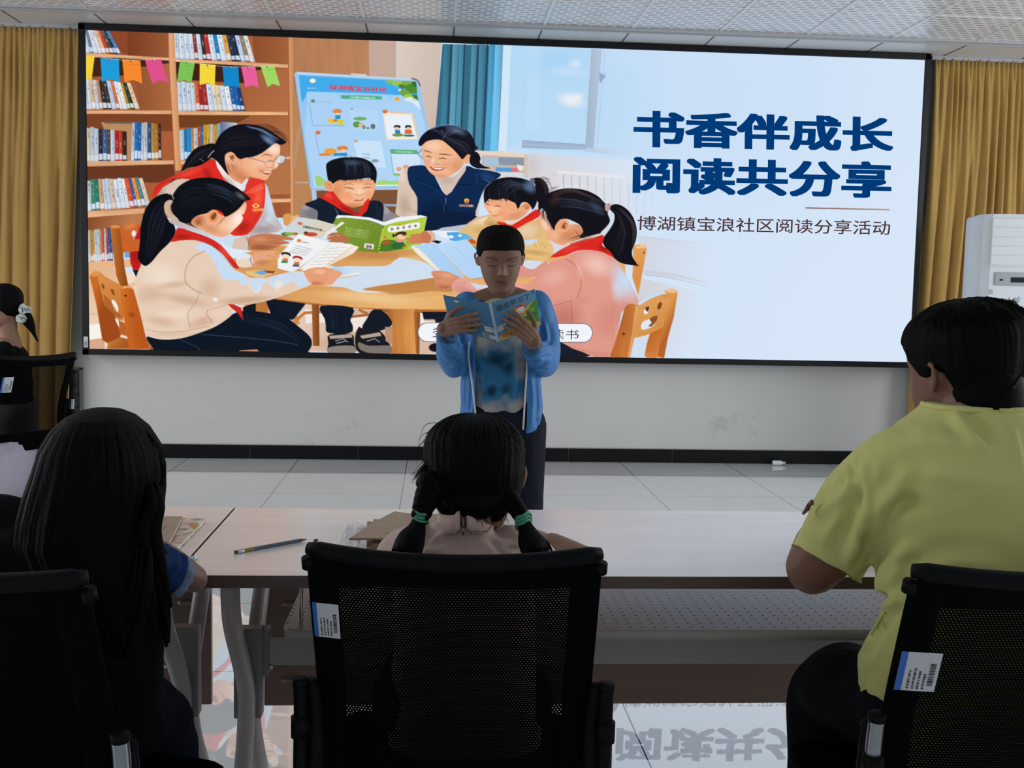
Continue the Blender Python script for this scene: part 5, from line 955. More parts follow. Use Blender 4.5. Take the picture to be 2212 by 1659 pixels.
def make_chair(label, group, sticker=True):
    c = empty('mesh_back_chair', (0, 0, 0), label, 'chair', group)
    zb, zt = .455, .885
    # border: a broad fabric margin round the weave
    def patch(u0, u1, z0, z1, nu, nz, off=0.0):
        return [[back_pt(lerp(u0, u1, k/nu), lerp(z0, z1, i/nz), off) for k in range(nu + 1)] for i in range(nz + 1)]
    ui, z2, z3 = .80, .505, .845
    bd = MB().grid(patch(-1, -ui, zb, zt, 5, 22)).grid(patch(ui, 1, zb, zt, 5, 22)).grid(patch(-ui, ui, zb, z2, 16, 4)).grid(patch(-ui, ui, z3, zt, 16, 4))
    br = bd.build('backrest', M_MESHF, c); s = br.modifiers.new('t', 'SOLIDIFY'); s.thickness = .009; s.offset = 0
    MB().grid(patch(-ui - .01, ui + .01, z2 - .003, z3 + .003, 26, 26, .001)).build('mesh_panel', M_WEAVE, br)
    # fat top rail, ends a little proud
    MB().tube([back_pt(u/12, .889) + Vector((0, 0, .012*abs(u/12)**2)) for u in range(-12, 13)], [.010] + [.0145]*23 + [.010], 14).build('top_rail', M_BLACKP, br)
    for s_ in (-1, 1): MB().tube([back_pt(s_, .885), back_pt(s_, .868)], .011, 10).build('rail_cap', M_BLACKP, br)
    # moulded side uprights clasping the lower back
    for s_ in (-1, 1):
        up = MB().tube([back_pt(s_, z) + Vector((s_*.012, -.004, 0)) for z in (.655, .63, .59, .54, .49, .44, .41)], [.009, .014, .016, .018, .019, .02, .018], 12, flat=(1.0, 1.3)).build('upright', M_BLACKP, c)
        for z in (.635, .545): MB().ball(back_pt(s_, z) + Vector((s_*.026, -.004, 0)), (.007, .01, .01), 10, 6).build('bolt', M_BLACKP, up)
    # seat, arms and bent tube sled frame
    st = MB(); rows = []
    for i in range(9):
        y = lerp(.06, .53, i/8); half = .235*(1 - .10*((i - 4)/4)**4)
        rows.append([(lerp(-half, half, k/8), y, .455 + .02*(1 - ((k - 4)/4)**2)*(1 - ((i - 4)/4)**4) - (.03 if i == 8 else 0)) for k in range(9)])
    st.grid(rows); se = st.build('seat', M_SEAT, c); m_ = se.modifiers.new('t', 'SOLIDIFY'); m_.thickness = .05; m_.offset = -1; m_ = se.modifiers.new('b', 'BEVEL'); m_.width = .015; m_.segments = 2
    for s_ in (-1, 1):
        x = s_*.252
        fr = catmull([(x, .085, .66), (x, .092, .60), (x, .088, .50), (x*.99, .10, .44), (x*.92, .14, .425), (x*.82, .30, .425), (x*.78, .43, .425), (x*.77, .485, .405), (x*.77, .50, .35), (x*.77, .51, .20), (x*.77, .51, .06), (x*.78, .48, .016), (x*.82, .40, .0125), (x*.9, .10, .0125), (x*.93, -.02, .0125)], 5)
        lg = MB().tube(fr, .0125, 12).build('leg', M_CHROME, c, label='chrome tube side frame')
        MB().tube([(x, .084, .668), (x, .085, .655)], .0135, 12).build('end_cap', M_BLACKP, lg)
        MB().tube([(x, .090, .60), (x, .091, .565)], .017, 12).build('sleeve', M_BLACKP, lg)
        MB().tube([(x*.87, .20, .425), (s_*.15, .20, .425)], .011, 10).build('seat_bracket', M_BLACKP, c)
    for yy in (.16, .40): MB().tube([(-.2, yy, .42), (.2, yy, .42)], .011, 10).build('crossbar', M_CHROME, c)
    if sticker:
        u0, u1, za, zb2 = sticker
        def q(u, z, off): return back_pt(u, z, off) 
        lb = MB().grid([[q(lerp(u0, u1, k/4), lerp(za, zb2, i/4), .0065) for k in range(5)] for i in range(5)]).build('asset_label', M_STKW, c, label='white asset label with a blue strip')
        w = u1 - u0
        MB().grid([[q(lerp(u0, u0 + w*.16, k/2), lerp(za, zb2, i/4), .0072) for k in range(3)] for i in range(5)]).build('blue_strip', M_STKB, lb)
        ink = MB(); rr = random.Random(5); h = zb2 - za
        for ci in range(4):          # four lines of small print running up the label
            uu = u0 + w*(.27 + .125*ci); z_ = za + h*.06; zend = za + h*(.62 - .05*ci if ci else .55)
            while z_ < zend:
                g = rr.uniform(.0015, .0036)
                ink.grid([[q(uu + w*dx, zz, .0075) for dx in (0, .035 + .03*rr.random())] for zz in (z_, z_ + g)]); z_ += g + rr.uniform(.0006, .0022)
        z_ = za + h*.16
        while z_ < za + h*.72:       # bar code
            g = rr.choice((.0008, .0012, .002)); ink.grid([[q(u0 + w*dx, zz, .0075) for dx in (.76, .9)] for zz in (z_, z_ + g)]); z_ += g + rr.choice((.0008, .0014))
        ink.build('print', M_INK, lb, smooth=False)
    return c
c1 = make_chair('black mesh-back chair in the centre, behind the girl with two braids', 'black mesh chairs', sticker=(-.99, -.80, .742, .806)); c1.location = (.034, 1.70, 0); c1.scale = (1, 1, .982); c1.rotation_euler[2] = math.radians(-3.5)
c2 = make_chair('black mesh-back chair at lower right, behind the man in the yellow shirt', 'black mesh chairs', sticker=(-.97, -.72, .70, .768)); c2.location = (.94, 1.54, 0); c2.rotation_euler[2] = math.radians(4)
c3 = make_chair('black mesh-back chair at lower left, behind the long-haired girl', 'black mesh chairs', sticker=None); c3.location = (-.70, 1.53, 0); c3.rotation_euler[2] = math.radians(-14)
c4 = make_chair('black mesh-back chair by the left curtain, under the woman with the bow', 'black mesh chairs', sticker=(-.86, -.62, .72, .80)); c4.location = (-2.0, 5.84, 0); c4.rotation_euler[2] = math.radians(58)
for o_ in [c1] + list(c1.children):
    if o_.name.startswith('leg'): o_.data.materials[0] = M_BLACKP; o_.pop('label', None)

# ------------------------------------------------------------------ things on the table
def flat_book(name, corners, z0, th, cover, pages, label, cat, group=None, spine=3, curl=0.0):
    """a closed book lying flat; corners TL TR BR BL in plan"""
    c = [Vector((p[0], p[1], 0)) for p in corners]; ctr = sum(c, Vector())/4
    b = empty(name, (ctr.x, ctr.y, z0), label, cat, group)
    def slab(za, zb, ins):
        mb = MB(); cc = [(p - ctr)*(1 - ins) for p in c]
        mb.add([(p.x, p.y, za) for p in cc] + [(p.x, p.y, zb) for p in cc], [(3, 2, 1, 0), (4, 5, 6, 7), (0, 1, 5, 4), (1, 2, 6, 5), (2, 3, 7, 6), (3, 0, 4, 7)]); return mb
    t = .0012
    slab(0, t, 0).build('back_cover', cover, b, smooth=False); slab(t, th - t, .02).build('pages', pages, b, smooth=False)
    fc = slab(th - t, th, 0).build('front_cover', cover, b, smooth=False)
    return b, fc, ctr
M_KRAFT = mat('kraft_paper', '#a08a76', rough=.7, var=.05, vscale=30); M_PAGES = mat('page_edges', '#cfc9bd', rough=.8)
M_PICT = mat('printed_cover', '#e2d8c6', rough=.35)
def picture_cover():
    nt = M_PICT.node_tree; N = nt.nodes; L = nt.links; b = N['Principled BSDF']
    tc = N.new('ShaderNodeTexCoord'); n = N.new('ShaderNodeTexNoise'); n.inputs['Scale'].default_value = 16; L.new(tc.outputs['Object'], n.inputs['Vector'])
    r = N.new('ShaderNodeValToRGB'); e = r.color_ramp.elements; e[0].position = .40; e[0].color = (*lin('#b98a3c'), 1); e[1].position = .47; e[1].color = (*lin('#d9d3cc'), 1)
    x = e.new(.55); x.color = (*lin('#cfc6b8'), 1); x = e.new(.60); x.color = (*lin('#8f6a3c'), 1); x = e.new(.64); x.color = (*lin('#c9b9a6'), 1)
    L.new(n.outputs['Fac'], r.inputs[0]); L.new(r.outputs[0], b.inputs['Base Color'])
picture_cover()
flat_book('picture_book', [(-.70, 2.575), (-.519, 2.562), (-.519, 2.235), (-.70, 2.23)], .7512, .0085, M_PICT, M_PAGES, 'colourful picture book lying under the brown notebook at the left table edge', 'book')
nb, fc, ctr = flat_book('notebook', [(-.72, 2.535), (-.566, 2.537), (-.532, 2.243), (-.70, 2.235)], .7605, .009, M_KRAFT, M_PAGES, 'plain brown notebook lying on the picture book beside the long-haired girl', 'notebook')
MB().box(-.18 + .10, .06, -.1585, -.1505, .0, .0092).build('spine_tape', M_BLACKP, nb, smooth=False)
im = MB()
for k in range(5):
    for j in range(3): im.box(.02 + .0075*k, .0255 + .0075*k, .035 - .013*j, .043 - .013*j, .009, .0093)
im.build('stamp', mat('faint_print', '#8c7866', rough=.7), fc, smooth=False)
# pencil: painted hexagon shaft, ferrule, eraser, sharpened tip
pa, pb = Vector((-.400, 2.258, .7545)), Vector((-.268, 2.380, .7545)); dv = (pb - pa).normalized(); Lp = (pb - pa).length
pc = empty('pencil', pa, 'blue pencil lying on the table left of the centre chair', 'pencil', rz=math.atan2(dv.y, dv.x))
MB().tube([(.022, 0, 0), (Lp - .02, 0, 0)], .0042, 6).build('shaft', mat('blue_pencil_paint', '#2f4a63', rough=.3, var=.35, vscale=60), pc, smooth=False)
MB().tube([(.022, 0, 0), (.044, 0, 0)], .00435, 6).build('painted_band', mat('yellow_pencil_band', '#75702f', rough=.35), pc, smooth=False)
MB().tube([(.005, 0, 0), (.009, 0, 0), (.012, 0, 0), (.015, 0, 0), (.022, 0, 0)], [.0042, .0045, .0041, .0045, .0043], 14).build('ferrule', M_SCREW, pc)
MB().tube([(0, 0, 0), (.006, 0, 0)], .0038, 12).build('eraser', mat('eraser_pink', '#4a3636', rough=.7), pc)
MB().tube([(Lp - .02, 0, 0), (Lp - .004, 0, 0)], [.0042, .0014], 10).build('wood_tip', mat('bare_pencil_wood', '#6d5a46', rough=.7), pc)
MB().tube([(Lp - .004, 0, 0), (Lp, 0, 0)], [.0014, .0004], 8).build('lead', M_INK, pc)
tag(MB().tube([(-.2525, 2.370, .7535), (-.2475, 2.3735, .7535)], .003, 10).ball((-.247, 2.374, .7536), .0032, 10, 6).build('eraser_crumb', mat('dark_crumb', '#3a3d42', rough=.4)), 'tiny dark eraser crumb on the table beyond the pencil tip', 'crumb')
# paper envelopes and crumpled wrapping by the braided girl
def envelope(name, corners, z0, th, label, lift=0.0, marks=False):
    cs = [Vector((p[0], p[1], 0)) for p in corners]; ctr = sum(cs, Vector())/4
    e = empty(name, (ctr.x, ctr.y, z0), label, 'envelope', 'kraft envelopes on the table'); n = 14
    def pt(u, v, z): return (cs[3]*(1-u)*(1-v) + cs[2]*u*(1-v) + cs[1]*u*v + cs[0]*(1-u)*v) - ctr + Vector((0, 0, z + lift*(1-u)**2 + .003*math.sin(u*5 + v*3)))
    top = [[pt(k/n, i/n, th) for k in range(n+1)] for i in range(n+1)]; bot = [[pt(k/n, i/n, 0) for k in range(n+1)] for i in range(n+1)]
    MB().grid(top).build('front', M_KRAFT, e); MB().grid(bot).build('back', M_KRAFT, e)
    ed = MB(); ed.grid([[p for p in top[0]], [p for p in bot[0]]]).grid([[r[0] for r in top], [r[0] for r in bot]]).grid([[r[-1] for r in top], [r[-1] for r in bot]]).grid([top[-1], bot[-1]])
    ed.build('paper_edge', mat('kraft_edge', '#7e6a58', rough=.8) if 'kraft_edge' not in bpy.data.materials else bpy.data.materials['kraft_edge'], e)
    if marks:
        ink = MB()
        def stroke(a, b, w=.0011): ink.tube([Vector(pt(*a, th + .0006)), Vector(pt(*b, th + .0006))], w, 6, flat=(1, .3))
        for ox, oy in ((.42, .62), (.62, .56)):      # two quick handwritten characters
            stroke((ox, oy), (ox + .07, oy + .01)); stroke((ox + .03, oy + .06), (ox + .035, oy - .06)); stroke((ox + .03, oy), (ox, oy - .05)); stroke((ox + .035, oy), (ox + .075, oy - .05))
            if ox < .5: stroke((ox + .10, oy + .01), (ox + .15, oy + .02)); stroke((ox + .12, oy + .06), (ox + .125, oy - .06)); stroke((ox + .12, oy), (ox + .10, oy - .05)); stroke((ox + .125, oy), (ox + .16, oy - .05))
        for k in range(4): stroke((.2 + .035*k, .16), (.222 + .035*k, .165), .0008)
        ink.build('handwriting', M_INK, e)
    return e
envelope('envelope', [(-.150, 2.545), (.06, 2.545), (.05, 2.28), (-.135, 2.285)], .7516, .007, 'kraft envelope at the bottom of the pile beside the braided girl')
envelope('envelope', [(-.135, 2.535), (.07, 2.545), (.065, 2.275), (-.125, 2.285)], .760, .006, 'kraft envelope in the middle of the pile beside the braided girl')
envelope('envelope', [(-.088, 2.565), (.08, 2.56), (.075, 2.275), (-.172, 2.287)], .770, .004, 'handwritten kraft envelope on top of the pile beside the braided girl', lift=.004, marks=True)
def film(name, center, size, label, seed, m):
    rr = random.Random(seed); rows = []; n = 6
    for i in range(n):
        rows.append([(center[0] + size[0]*(k/(n-1) - .5) + rr.uniform(-.003, .003), center[1] + size[1]*(i/(n-1) - .5) + rr.uniform(-.003, .003), center[2] + size[2]*rr.random()**1.6) for k in range(n)])
    o = MB().grid(rows).build(name, m, smooth=False); return tag(o, label, 'wrapper')
M_FILM = mat('clear_film', '#dfe4ea', rough=.08, ior=1.6, alpha=.45)
film('plastic_wrapper', (-.178, 2.41, .7515), (.046, .27, .026), 'crumpled clear plastic wrapper sticking out from under the kraft envelopes', 4, M_FILM)
film('foil_scrap', (-.478, 2.212, .751), (.022, .016, .008), 'small crumpled foil scrap on the table by the long-haired girl', 9, mat('silver_foil', '#c9cdd2', rough=.2, metal=.9))
bt = empty('water_bottle', (2.60, 8.16, .0), 'tiny clear bottle lying on the floor at the skirting', 'bottle')
MB().tube([(-.045, 0, .02), (-.04, 0, .02), (.02, 0, .02), (.035, 0, .02), (.042, 0, .02)], [.012, .018, .018, .010, .009], 14).build('body', mat('cloudy_plastic', '#dfe3e6', rough=.15), bt)
MB().tube([(.042, 0, .02), (.055, 0, .02)], .0105, 12).build('cap', M_STKW, bt)
# ------------------------------------------------------------------ people: shared builders
def spl(tab, t):
    """smooth interpolation in a table [(t, values...)]"""
    n = len(tab)
    if t <= tab[0][0]: return tab[0][1:]
    if t >= tab[-1][0]: return tab[-1][1:]
    for i in range(n - 1):
        if t <= tab[i+1][0]:
            k = (t - tab[i][0])/(tab[i+1][0] - tab[i][0]); p0, p1, p2, p3 = tab[max(i-1, 0)], tab[i], tab[i+1], tab[min(i+2, n-1)]; out = []
            for j in range(1, len(p1)):
                m1 = (p2[j] - p0[j])/max(1e-6, p2[0] - p0[0])*(p2[0] - p1[0]); m2 = (p3[j] - p1[j])/max(1e-6, p3[0] - p1[0])*(p2[0] - p1[0])
                out.append((2*k**3 - 3*k*k + 1)*p1[j] + (k**3 - 2*k*k + k)*m1 + (-2*k**3 + 3*k*k)*p2[j] + (k**3 - k*k)*m2)
            return out
HEAD_TAB = [(0, .36, -.12, .10), (.04, .405, .0, .165), (.10, .415, .17, .235), (.20, .415, .27, .285), (.32, .415, .33, .322), (.44, .405, .40, .345), (.52, .40, .43, .355), (.62, .415, .45, .365), (.75, .405, .455, .365), (.86, .335, .385, .312), (.94, .21, .26, .215), (.985, .10, .14, .108), (1.0, .0, .02, .004)]
def G(x, c, s): return math.exp(-((x - c)/s)**2)
class Head:
    """a head of given height at a centre; faces -y before it is turned by M"""
    def __init__(s, c, H, M=None, wide=1.0, deep=1.0, face=True):
        s.c, s.H, s.M, s.wide, s.deep, s.face = Vector(c), H, (M or Matrix.Identity(3)), wide, deep, face
    def local(s, phi, t, off=0.0):
        f, b, w = spl(HEAD_TAB, min(1, max(0, t))); cs, sn = math.cos(phi), math.sin(phi); n = 2/2.35
        half, mid = (f + b)/2, (f - b)/2; x = math.copysign(abs(sn)**n, sn)*w; y = mid + half*math.copysign(abs(cs)**n, cs)
        if s.face and cs > 0:
            ax = abs(x); d = 0.0
            k = ease(.30, .36, t)*(1 - ease(.40, .57, t)); d += .115*G(x, 0, .042)*k*lerp(1, .30, ease(.36, .55, t)) + .045*G(t, .350, .026)*G(ax, .052, .030)
            d -= .036*G(ax, .155, .085)*G(t, .505, .055); d += .032*G(ax, .160, .062)*G(t, .492, .034)
            d -= .010*G(ax, .160, .075)*G(t, .523, .010); d -= .012*G(ax, .160, .06)*G(t, .466, .010)
            d += .016*G(ax, .15, .10)*G(t, .590, .030) + .012*G(ax, .20, .08)*G(t, .36, .08)
            d += .026*G(x, 0, .085)*G(t, .236, .018) + .028*G(x, 0, .072)*G(t, .196, .020) - .022*G(x, 0, .105)*G(t, .216, .0065)
            d += .030*G(x, 0, .09)*G(t, .07, .05) - .014*G(x, 0, .08)*G(t, .150, .025) - .008*G(x, 0, .016)*G(t, .285, .03)
            y += d*min(1, cs*3)
        r = math.hypot(x, y - mid*0) or 1e-6
        return Vector((x*s.wide*(1 + off/max(.05, w)), -(y*s.deep + (off*1.0 if True else 0)*math.copysign(1, y - mid)*abs(cs)), t + off*.9*ease(.6, 1.0, t)))
    def pt(s, phi, t, off=0.0):
        p = s.local(phi, t, off); return s.c + s.M @ (Vector((p.x, p.y, p.z - .5))*s.H)
    def loc(s, x, y, z): return s.c + s.M @ (Vector((x, y, z - .5))*s.H)
    def inv(s, A):
        """world points -> head units"""
        m = np.array(s.M.inverted()); q = (A - np.array(s.c)) @ m.T/s.H; q[:, 2] += .5; return q
    def build(s, mb, seg=96, rin=90):
        rings = []
        for i in range(rin + 1):
            t = .5 - .5*math.cos(PI*i/rin); t = lerp(t, i/rin, .6); rings.append([s.pt(2*PI*k/seg, t) for k in range(seg)])
        mb.rings(rings)
        for e in (-1, 1):                # ears: rim, lobe, bowl
            c = lambda dx, y, z: s.loc(e*(.352*s.wide + dx), y, z)
            rim = catmull([c(.0, -.02, .405), c(.025, .015, .40), c(.05, .055, .45), c(.068, .075, .52), (c(.062, .055, .575)), c(.035, .01, .59), c(.005, -.02, .565)], 5)
            mb.tube(rim, [.018*s.H]*len(rim), 10); mb.tube([c(.0, .0, .42), c(.022, .03, .47), c(.022, .035, .54)], [.016*s.H, .03*s.H, .02*s.H], 10)
        return mb
    def hair(s, hairline, thick, seg=150, rows=46, rough=.006, grooves=70, seed=0, closed=True):
        """a cap of hair from the hairline up to the crown"""
        g = []
        for i in range(rows + 1):
            v = i/rows; row = []
            for k in range(seg + 1):
                phi = 2*PI*k/seg; t0 = hairline(phi); t = lerp(t0, 1.0, v**.9)
                th = thick(phi, t)*ease(0, .12, v); n = mnoise.noise((phi*grooves/6.28, t*2.0, seed)) + .6*mnoise.noise((phi*grooves/2.6, t*3.0, seed + 9))
                row.append(s.pt(phi, t, th + rough*n*ease(0, .1, v) - .01*(1 - ease(0, .06, v))))
            g.append(row)
        return MB().grid(g)
def rotm(yaw=0, pitch=0, roll=0):
    return (Matrix.Rotation(math.radians(yaw), 3, 'Z') @ Matrix.Rotation(math.radians(pitch), 3, 'X') @ Matrix.Rotation(math.radians(roll), 3, 'Y'))
def limb(mb, pts, rad, n=6, seg=18, flat=None, up=(0, 0, 1)):
    P = catmull(pts, n); R = [float(x) for x in np.interp(np.linspace(0, len(rad) - 1, len(P)), range(len(rad)), rad)]
    mb.tube(P, R, seg, flat=flat, up=up); mb.ball(P[0], R[0]*.98, 14, 10); mb.ball(P[-1], R[-1]*.98, 14, 10); return mb
def hand(mb, wrist, M, size=.165, side=1, curl=(22, 26, 26, 30), thumb=(18, 25), spread=5, seg=12):
    """palm and five fingers; x to the fingertips, -z the palm side, thumb on side*y"""
    k = size/.18; wrist = Vector(wrist)
    W = lambda v: wrist + M @ Vector(v)
    pl = .088*k
    for y0, y1, r in ((.026, .030, .0125), (.009, .011, .0135), (-.009, -.009, .0135), (-.025, -.028, .0120)):
        limb(mb, [W((0, y0*.62*side*k, 0)), W((pl*.5, y0*.9*side*k, .003*k)), W((pl, y1*side*k, 0))], [.0135*k, r*k*1.08, r*k*.86], 5, seg)
    limb(mb, [W((.004*k, .016*side*k, -.004*k)), W((.035*k, .03*side*k, -.010*k))], [.014*k, .0155*k], 5, seg)
    ls = ((.043, .026, .021), (.047, .030, .023), (.044, .028, .022), (.034, .021, .019))
    for i, (y, r) in enumerate(((.030, .0088), (.011, .0092), (-.009, .0088), (-.028, .0077))):
        a = math.radians(curl[i]); az = math.radians((1.5 - i)*spread)*side; p = Vector((pl, y*side*k, 0)); ang = a*.5; pts = [p.copy()]
        for j, l in enumerate(ls[i]):
            d = Vector((math.cos(ang)*math.cos(az), math.sin(az)*math.cos(ang), -math.sin(ang))); p = p + d*l*k; pts.append(p.copy()); ang += a*(1.0 if j == 0 else .75)
        mid = [pts[0], pts[0].lerp(pts[1], .5), pts[1], pts[1].lerp(pts[2], .5), pts[2], pts[2].lerp(pts[3], .6), pts[3]]
        mb.tube([W(q) for q in mid], [r*k*x for x in (1.05, .96, 1.04, .90, .95, .84, .62)], seg); mb.ball(W(pts[3]), r*k*.62, 10, 8)
    t0 = Vector((.022*k, .030*side*k, -.008*k)); a0, a1 = math.radians(thumb[0]), math.radians(thumb[1]); p = t0; pts = [p]; ang = math.radians(42)
    dn = 0
    for j, l in enumerate((.040, .032, .026)):
        d = Vector((math.cos(ang)*math.cos(dn), math.sin(ang)*side*math.cos(dn), -math.sin(dn))); p = p + d*l*k; pts.append(p); ang -= a0; dn += a1*.6
    mb.tube([W(q) for q in (pts[0], pts[1], pts[1].lerp(pts[2], .5), pts[2], pts[2].lerp(pts[3], .6), pts[3])], [.0125*k, .0108*k, .0098*k, .0103*k, .0092*k, .0065*k], seg); mb.ball(W(pts[3]), .0066*k, 10, 8)
    return mb
def creases(me, segs, passes=1):
    """folds in cloth: [(a, b, depth, width)] pushes the surface along its normal round each line"""
    A = verts_of(me); Nn = normals_of(me); D = np.zeros(len(A))
    for a, b, dep, wid in segs:
        a, b = np.array(a, float), np.array(b, float); d = b - a; k = np.clip(((A - a) @ d)/(d @ d), 0, 1); q = a + k[:, None]*d
        r = np.linalg.norm(A - q, axis=1); taper = np.sin(PI*np.clip(k*.9 + .05, 0, 1))**.7; D += dep*np.exp(-(r/wid)**2)*taper - dep*.5*np.exp(-((r - wid*1.7)/wid)**2)*taper
    set_verts(me, A + Nn*D[:, None])
from mathutils.bvhtree import BVHTree
def folds(me, lines):
    """folds in the cloth a viewer of the photograph sees: [((x, y), (x, y), ..., depth, width)] found on the surface itself"""
    A = verts_of(me); Nn = normals_of(me); D = np.zeros(len(A)); tree = BVHTree.FromPolygons([Vector(v) for v in A], [tuple(p.vertices) for p in me.polygons])
    for ln in lines:
        dep, wid = ln[-2:]; pts = catmull([np.array(p, float) for p in ln[:-2]], 8); hits = []
        for p in pts:
            h = tree.ray_cast(CO, ray(*p).normalized())[0]
            if h is not None: hits.append(np.array(h))
        if len(hits) < 2: continue
        best = np.full(len(A), 1e9); kk = np.zeros(len(A)); n = len(hits) - 1
        for i in range(n):
            a, d = hits[i], hits[i+1] - hits[i]; t = np.clip(((A - a) @ d)/(d @ d + 1e-12), 0, 1); r = np.linalg.norm(A - a - t[:, None]*d, axis=1); m = r < best; best[m] = r[m]; kk[m] = ((i + t)/n)[m]
        tp = np.sin(PI*np.clip(kk*.92 + .04, 0, 1))**.8; D += dep*tp*(np.exp(-(best/wid)**2) - .55*np.exp(-((best - wid*1.9)/wid)**2))
    set_verts(me, A + Nn*D[:, None])
def rumple(me, amp, scale, seed=0, stretch=(1, 1, 1)):
    A = verts_of(me); Nn = normals_of(me)
    D = np.array([mnoise.noise((p[0]*scale*stretch[0] + seed, p[1]*scale*stretch[1], p[2]*scale*stretch[2])) for p in A]); set_verts(me, A + Nn*(amp*D)[:, None])
def strands(name, curves, r, m, parent, label=None):
    mb = MB()
    for c in curves:
        P = catmull(c, 5); n = len(P); mb.tube(P, [r*lerp(1, .35, i/(n - 1)) for i in range(n)], 4, cap=False)
    o = mb.build(name, m, parent); o['kind'] = 'stuff'
    if label: o['label'] = label
    return o
def ellipse_loft(secs, seg=40, n=2.2, a0=0.0, a1=360.0, closed=True):
    """secs: (x, y, z, rx, ry); angle 0 = towards the camera (-y)"""
    rings = []
    for x, y, z, rx, ry in secs:
        ring = []
        for k in range(seg + (0 if closed else 1)):
            a = math.radians(lerp(a0, a1, k/seg)); s_, c_ = math.sin(a), math.cos(a); e = 2/n
            ring.append((x + rx*math.copysign(abs(s_)**e, s_), y - ry*math.copysign(abs(c_)**e, c_), z))
        rings.append(ring)
    return rings
def person(name_label, loc=(0, 0, 0)): return empty('person', loc, name_label, 'person')
def skin(name, col, rough=.55): return mat(name, col, rough=rough, attr=None, bump=.05, bscale=300, var=.03, vscale=20)
M_HAIR = mat('black_hair', '#050506', rough=.62, spec=.07, bump=.35, bscale=60, stretch=(6, 6, .6))
M_HAIRB = mat('black_hair_warm', '#060606', rough=.65, spec=.06)
M_TROU = mat('black_trousers', '#0d0e13', rough=.9, spec=.1, bump=.15, bscale=30)
M_SHOE = mat('dark_shoe', '#15161a', rough=.5, spec=.3); M_SOLE = mat('pale_sole', '#8d8d8d', rough=.7)
def rel(root):                                                      # world points -> the root's own space
    return Matrix.Translation(-Vector(root.location))
def put(mb_or_me, name, m, root, **kw):
    if isinstance(mb_or_me, MB):
        mb_or_me.xf(rel(root)); return mb_or_me.build(name, m, root, **kw)
    A = verts_of(mb_or_me) - np.array(root.location); set_verts(mb_or_me, A); return link(name, mb_or_me, m, root, **kw)
def shoe(mb_u, mb_s, heel, d, L=.24):
    d = Vector(d).normalized(); s_ = Vector((-d.y, d.x, 0)); heel = Vector(heel)
    for z, r, mb in ((.012, 1.0, mb_s), (.03, .95, mb_u)):
        ring = []
    out = []
    for z, k in ((0, .96), (.012, 1.0), (.024, .98)):
        out.append([heel + d*(L*.5 + math.cos(a)*L*.5*k) + s_*(math.sin(a)*.045*k*(1 + .12*math.cos(a))) + Vector((0, 0, z)) for a in np.linspace(0, 2*PI, 29)[:-1]])
    mb_s.rings(out); out = []
    for z, k, sh in ((.022, .95, 0), (.045, .90, -.01), (.065, .70, -.04), (.085, .48, -.065), (.10, .40, -.072)):
        out.append([heel + d*(L*.5 + sh + math.cos(a)*L*.5*k) + s_*(math.sin(a)*.043*lerp(1, .95, k)*(1 + .1*math.cos(a))) + Vector((0, 0, z)) for a in np.linspace(0, 2*PI, 29)[:-1]])
    mb_u.rings(out)
# ------------------------------------------------------------------ the boy reading aloud
BY = 4.0
boy = person('boy standing at the front in an open blue jacket, reading from an open book', (.235, BY, 0))
def b(px, py, dy=0.0): return at(px, py, BY + dy)
M_SKINB = mat('tanned_skin', '#7b5c4a', rough=.6, attr='Col', spec=.25)
hd = Head(b(1080.5, 559, -.03) + Vector((0, .005, 0)), .212, rotm(3, 17, -1.5), wide=1.0, deep=.96)
bm_ = MB(); hd.build(bm_)
nk = b(1084, 640, .035)
limb(bm_, [hd.c + Vector((.002, .03, -.04)), b(1084, 622, .02), nk, b(1084, 668, .04)], [.05, .049, .054, .075], 5, 22)
LS, RS, = b(1008, 668, .03), b(1160, 664, .03)                     # shoulders as seen left and right
limb(bm_, [LS, b(1084, 655, .04), RS], [.045, .07, .045], 6, 20)
limb(bm_, [b(1084, 650, .035), b(1084, 760, .03), b(1085, 850, .03), b(1085, 890, .03)], [.06, .068, .066, .05], 5, 22)
LE, RE = b(982, 786, -.01), b(1180, 782, -.01); LW, RW = b(966, 716, -.225), b(1148, 742, -.235)
limb(bm_, [LS, LE], [.036, .030]); limb(bm_, [LE, LW], [.030, .024]); limb(bm_, [RS, RE], [.036, .030]); limb(bm_, [RE, RW], [.030, .024])
def frame(x, zneg):
    x = Vector(x).normalized(); z = -Vector(zneg).normalized(); z = (z - x*z.dot(x)).normalized(); y = z.cross(x); return Matrix((x, y, z)).transposed()
bh_ = MB()
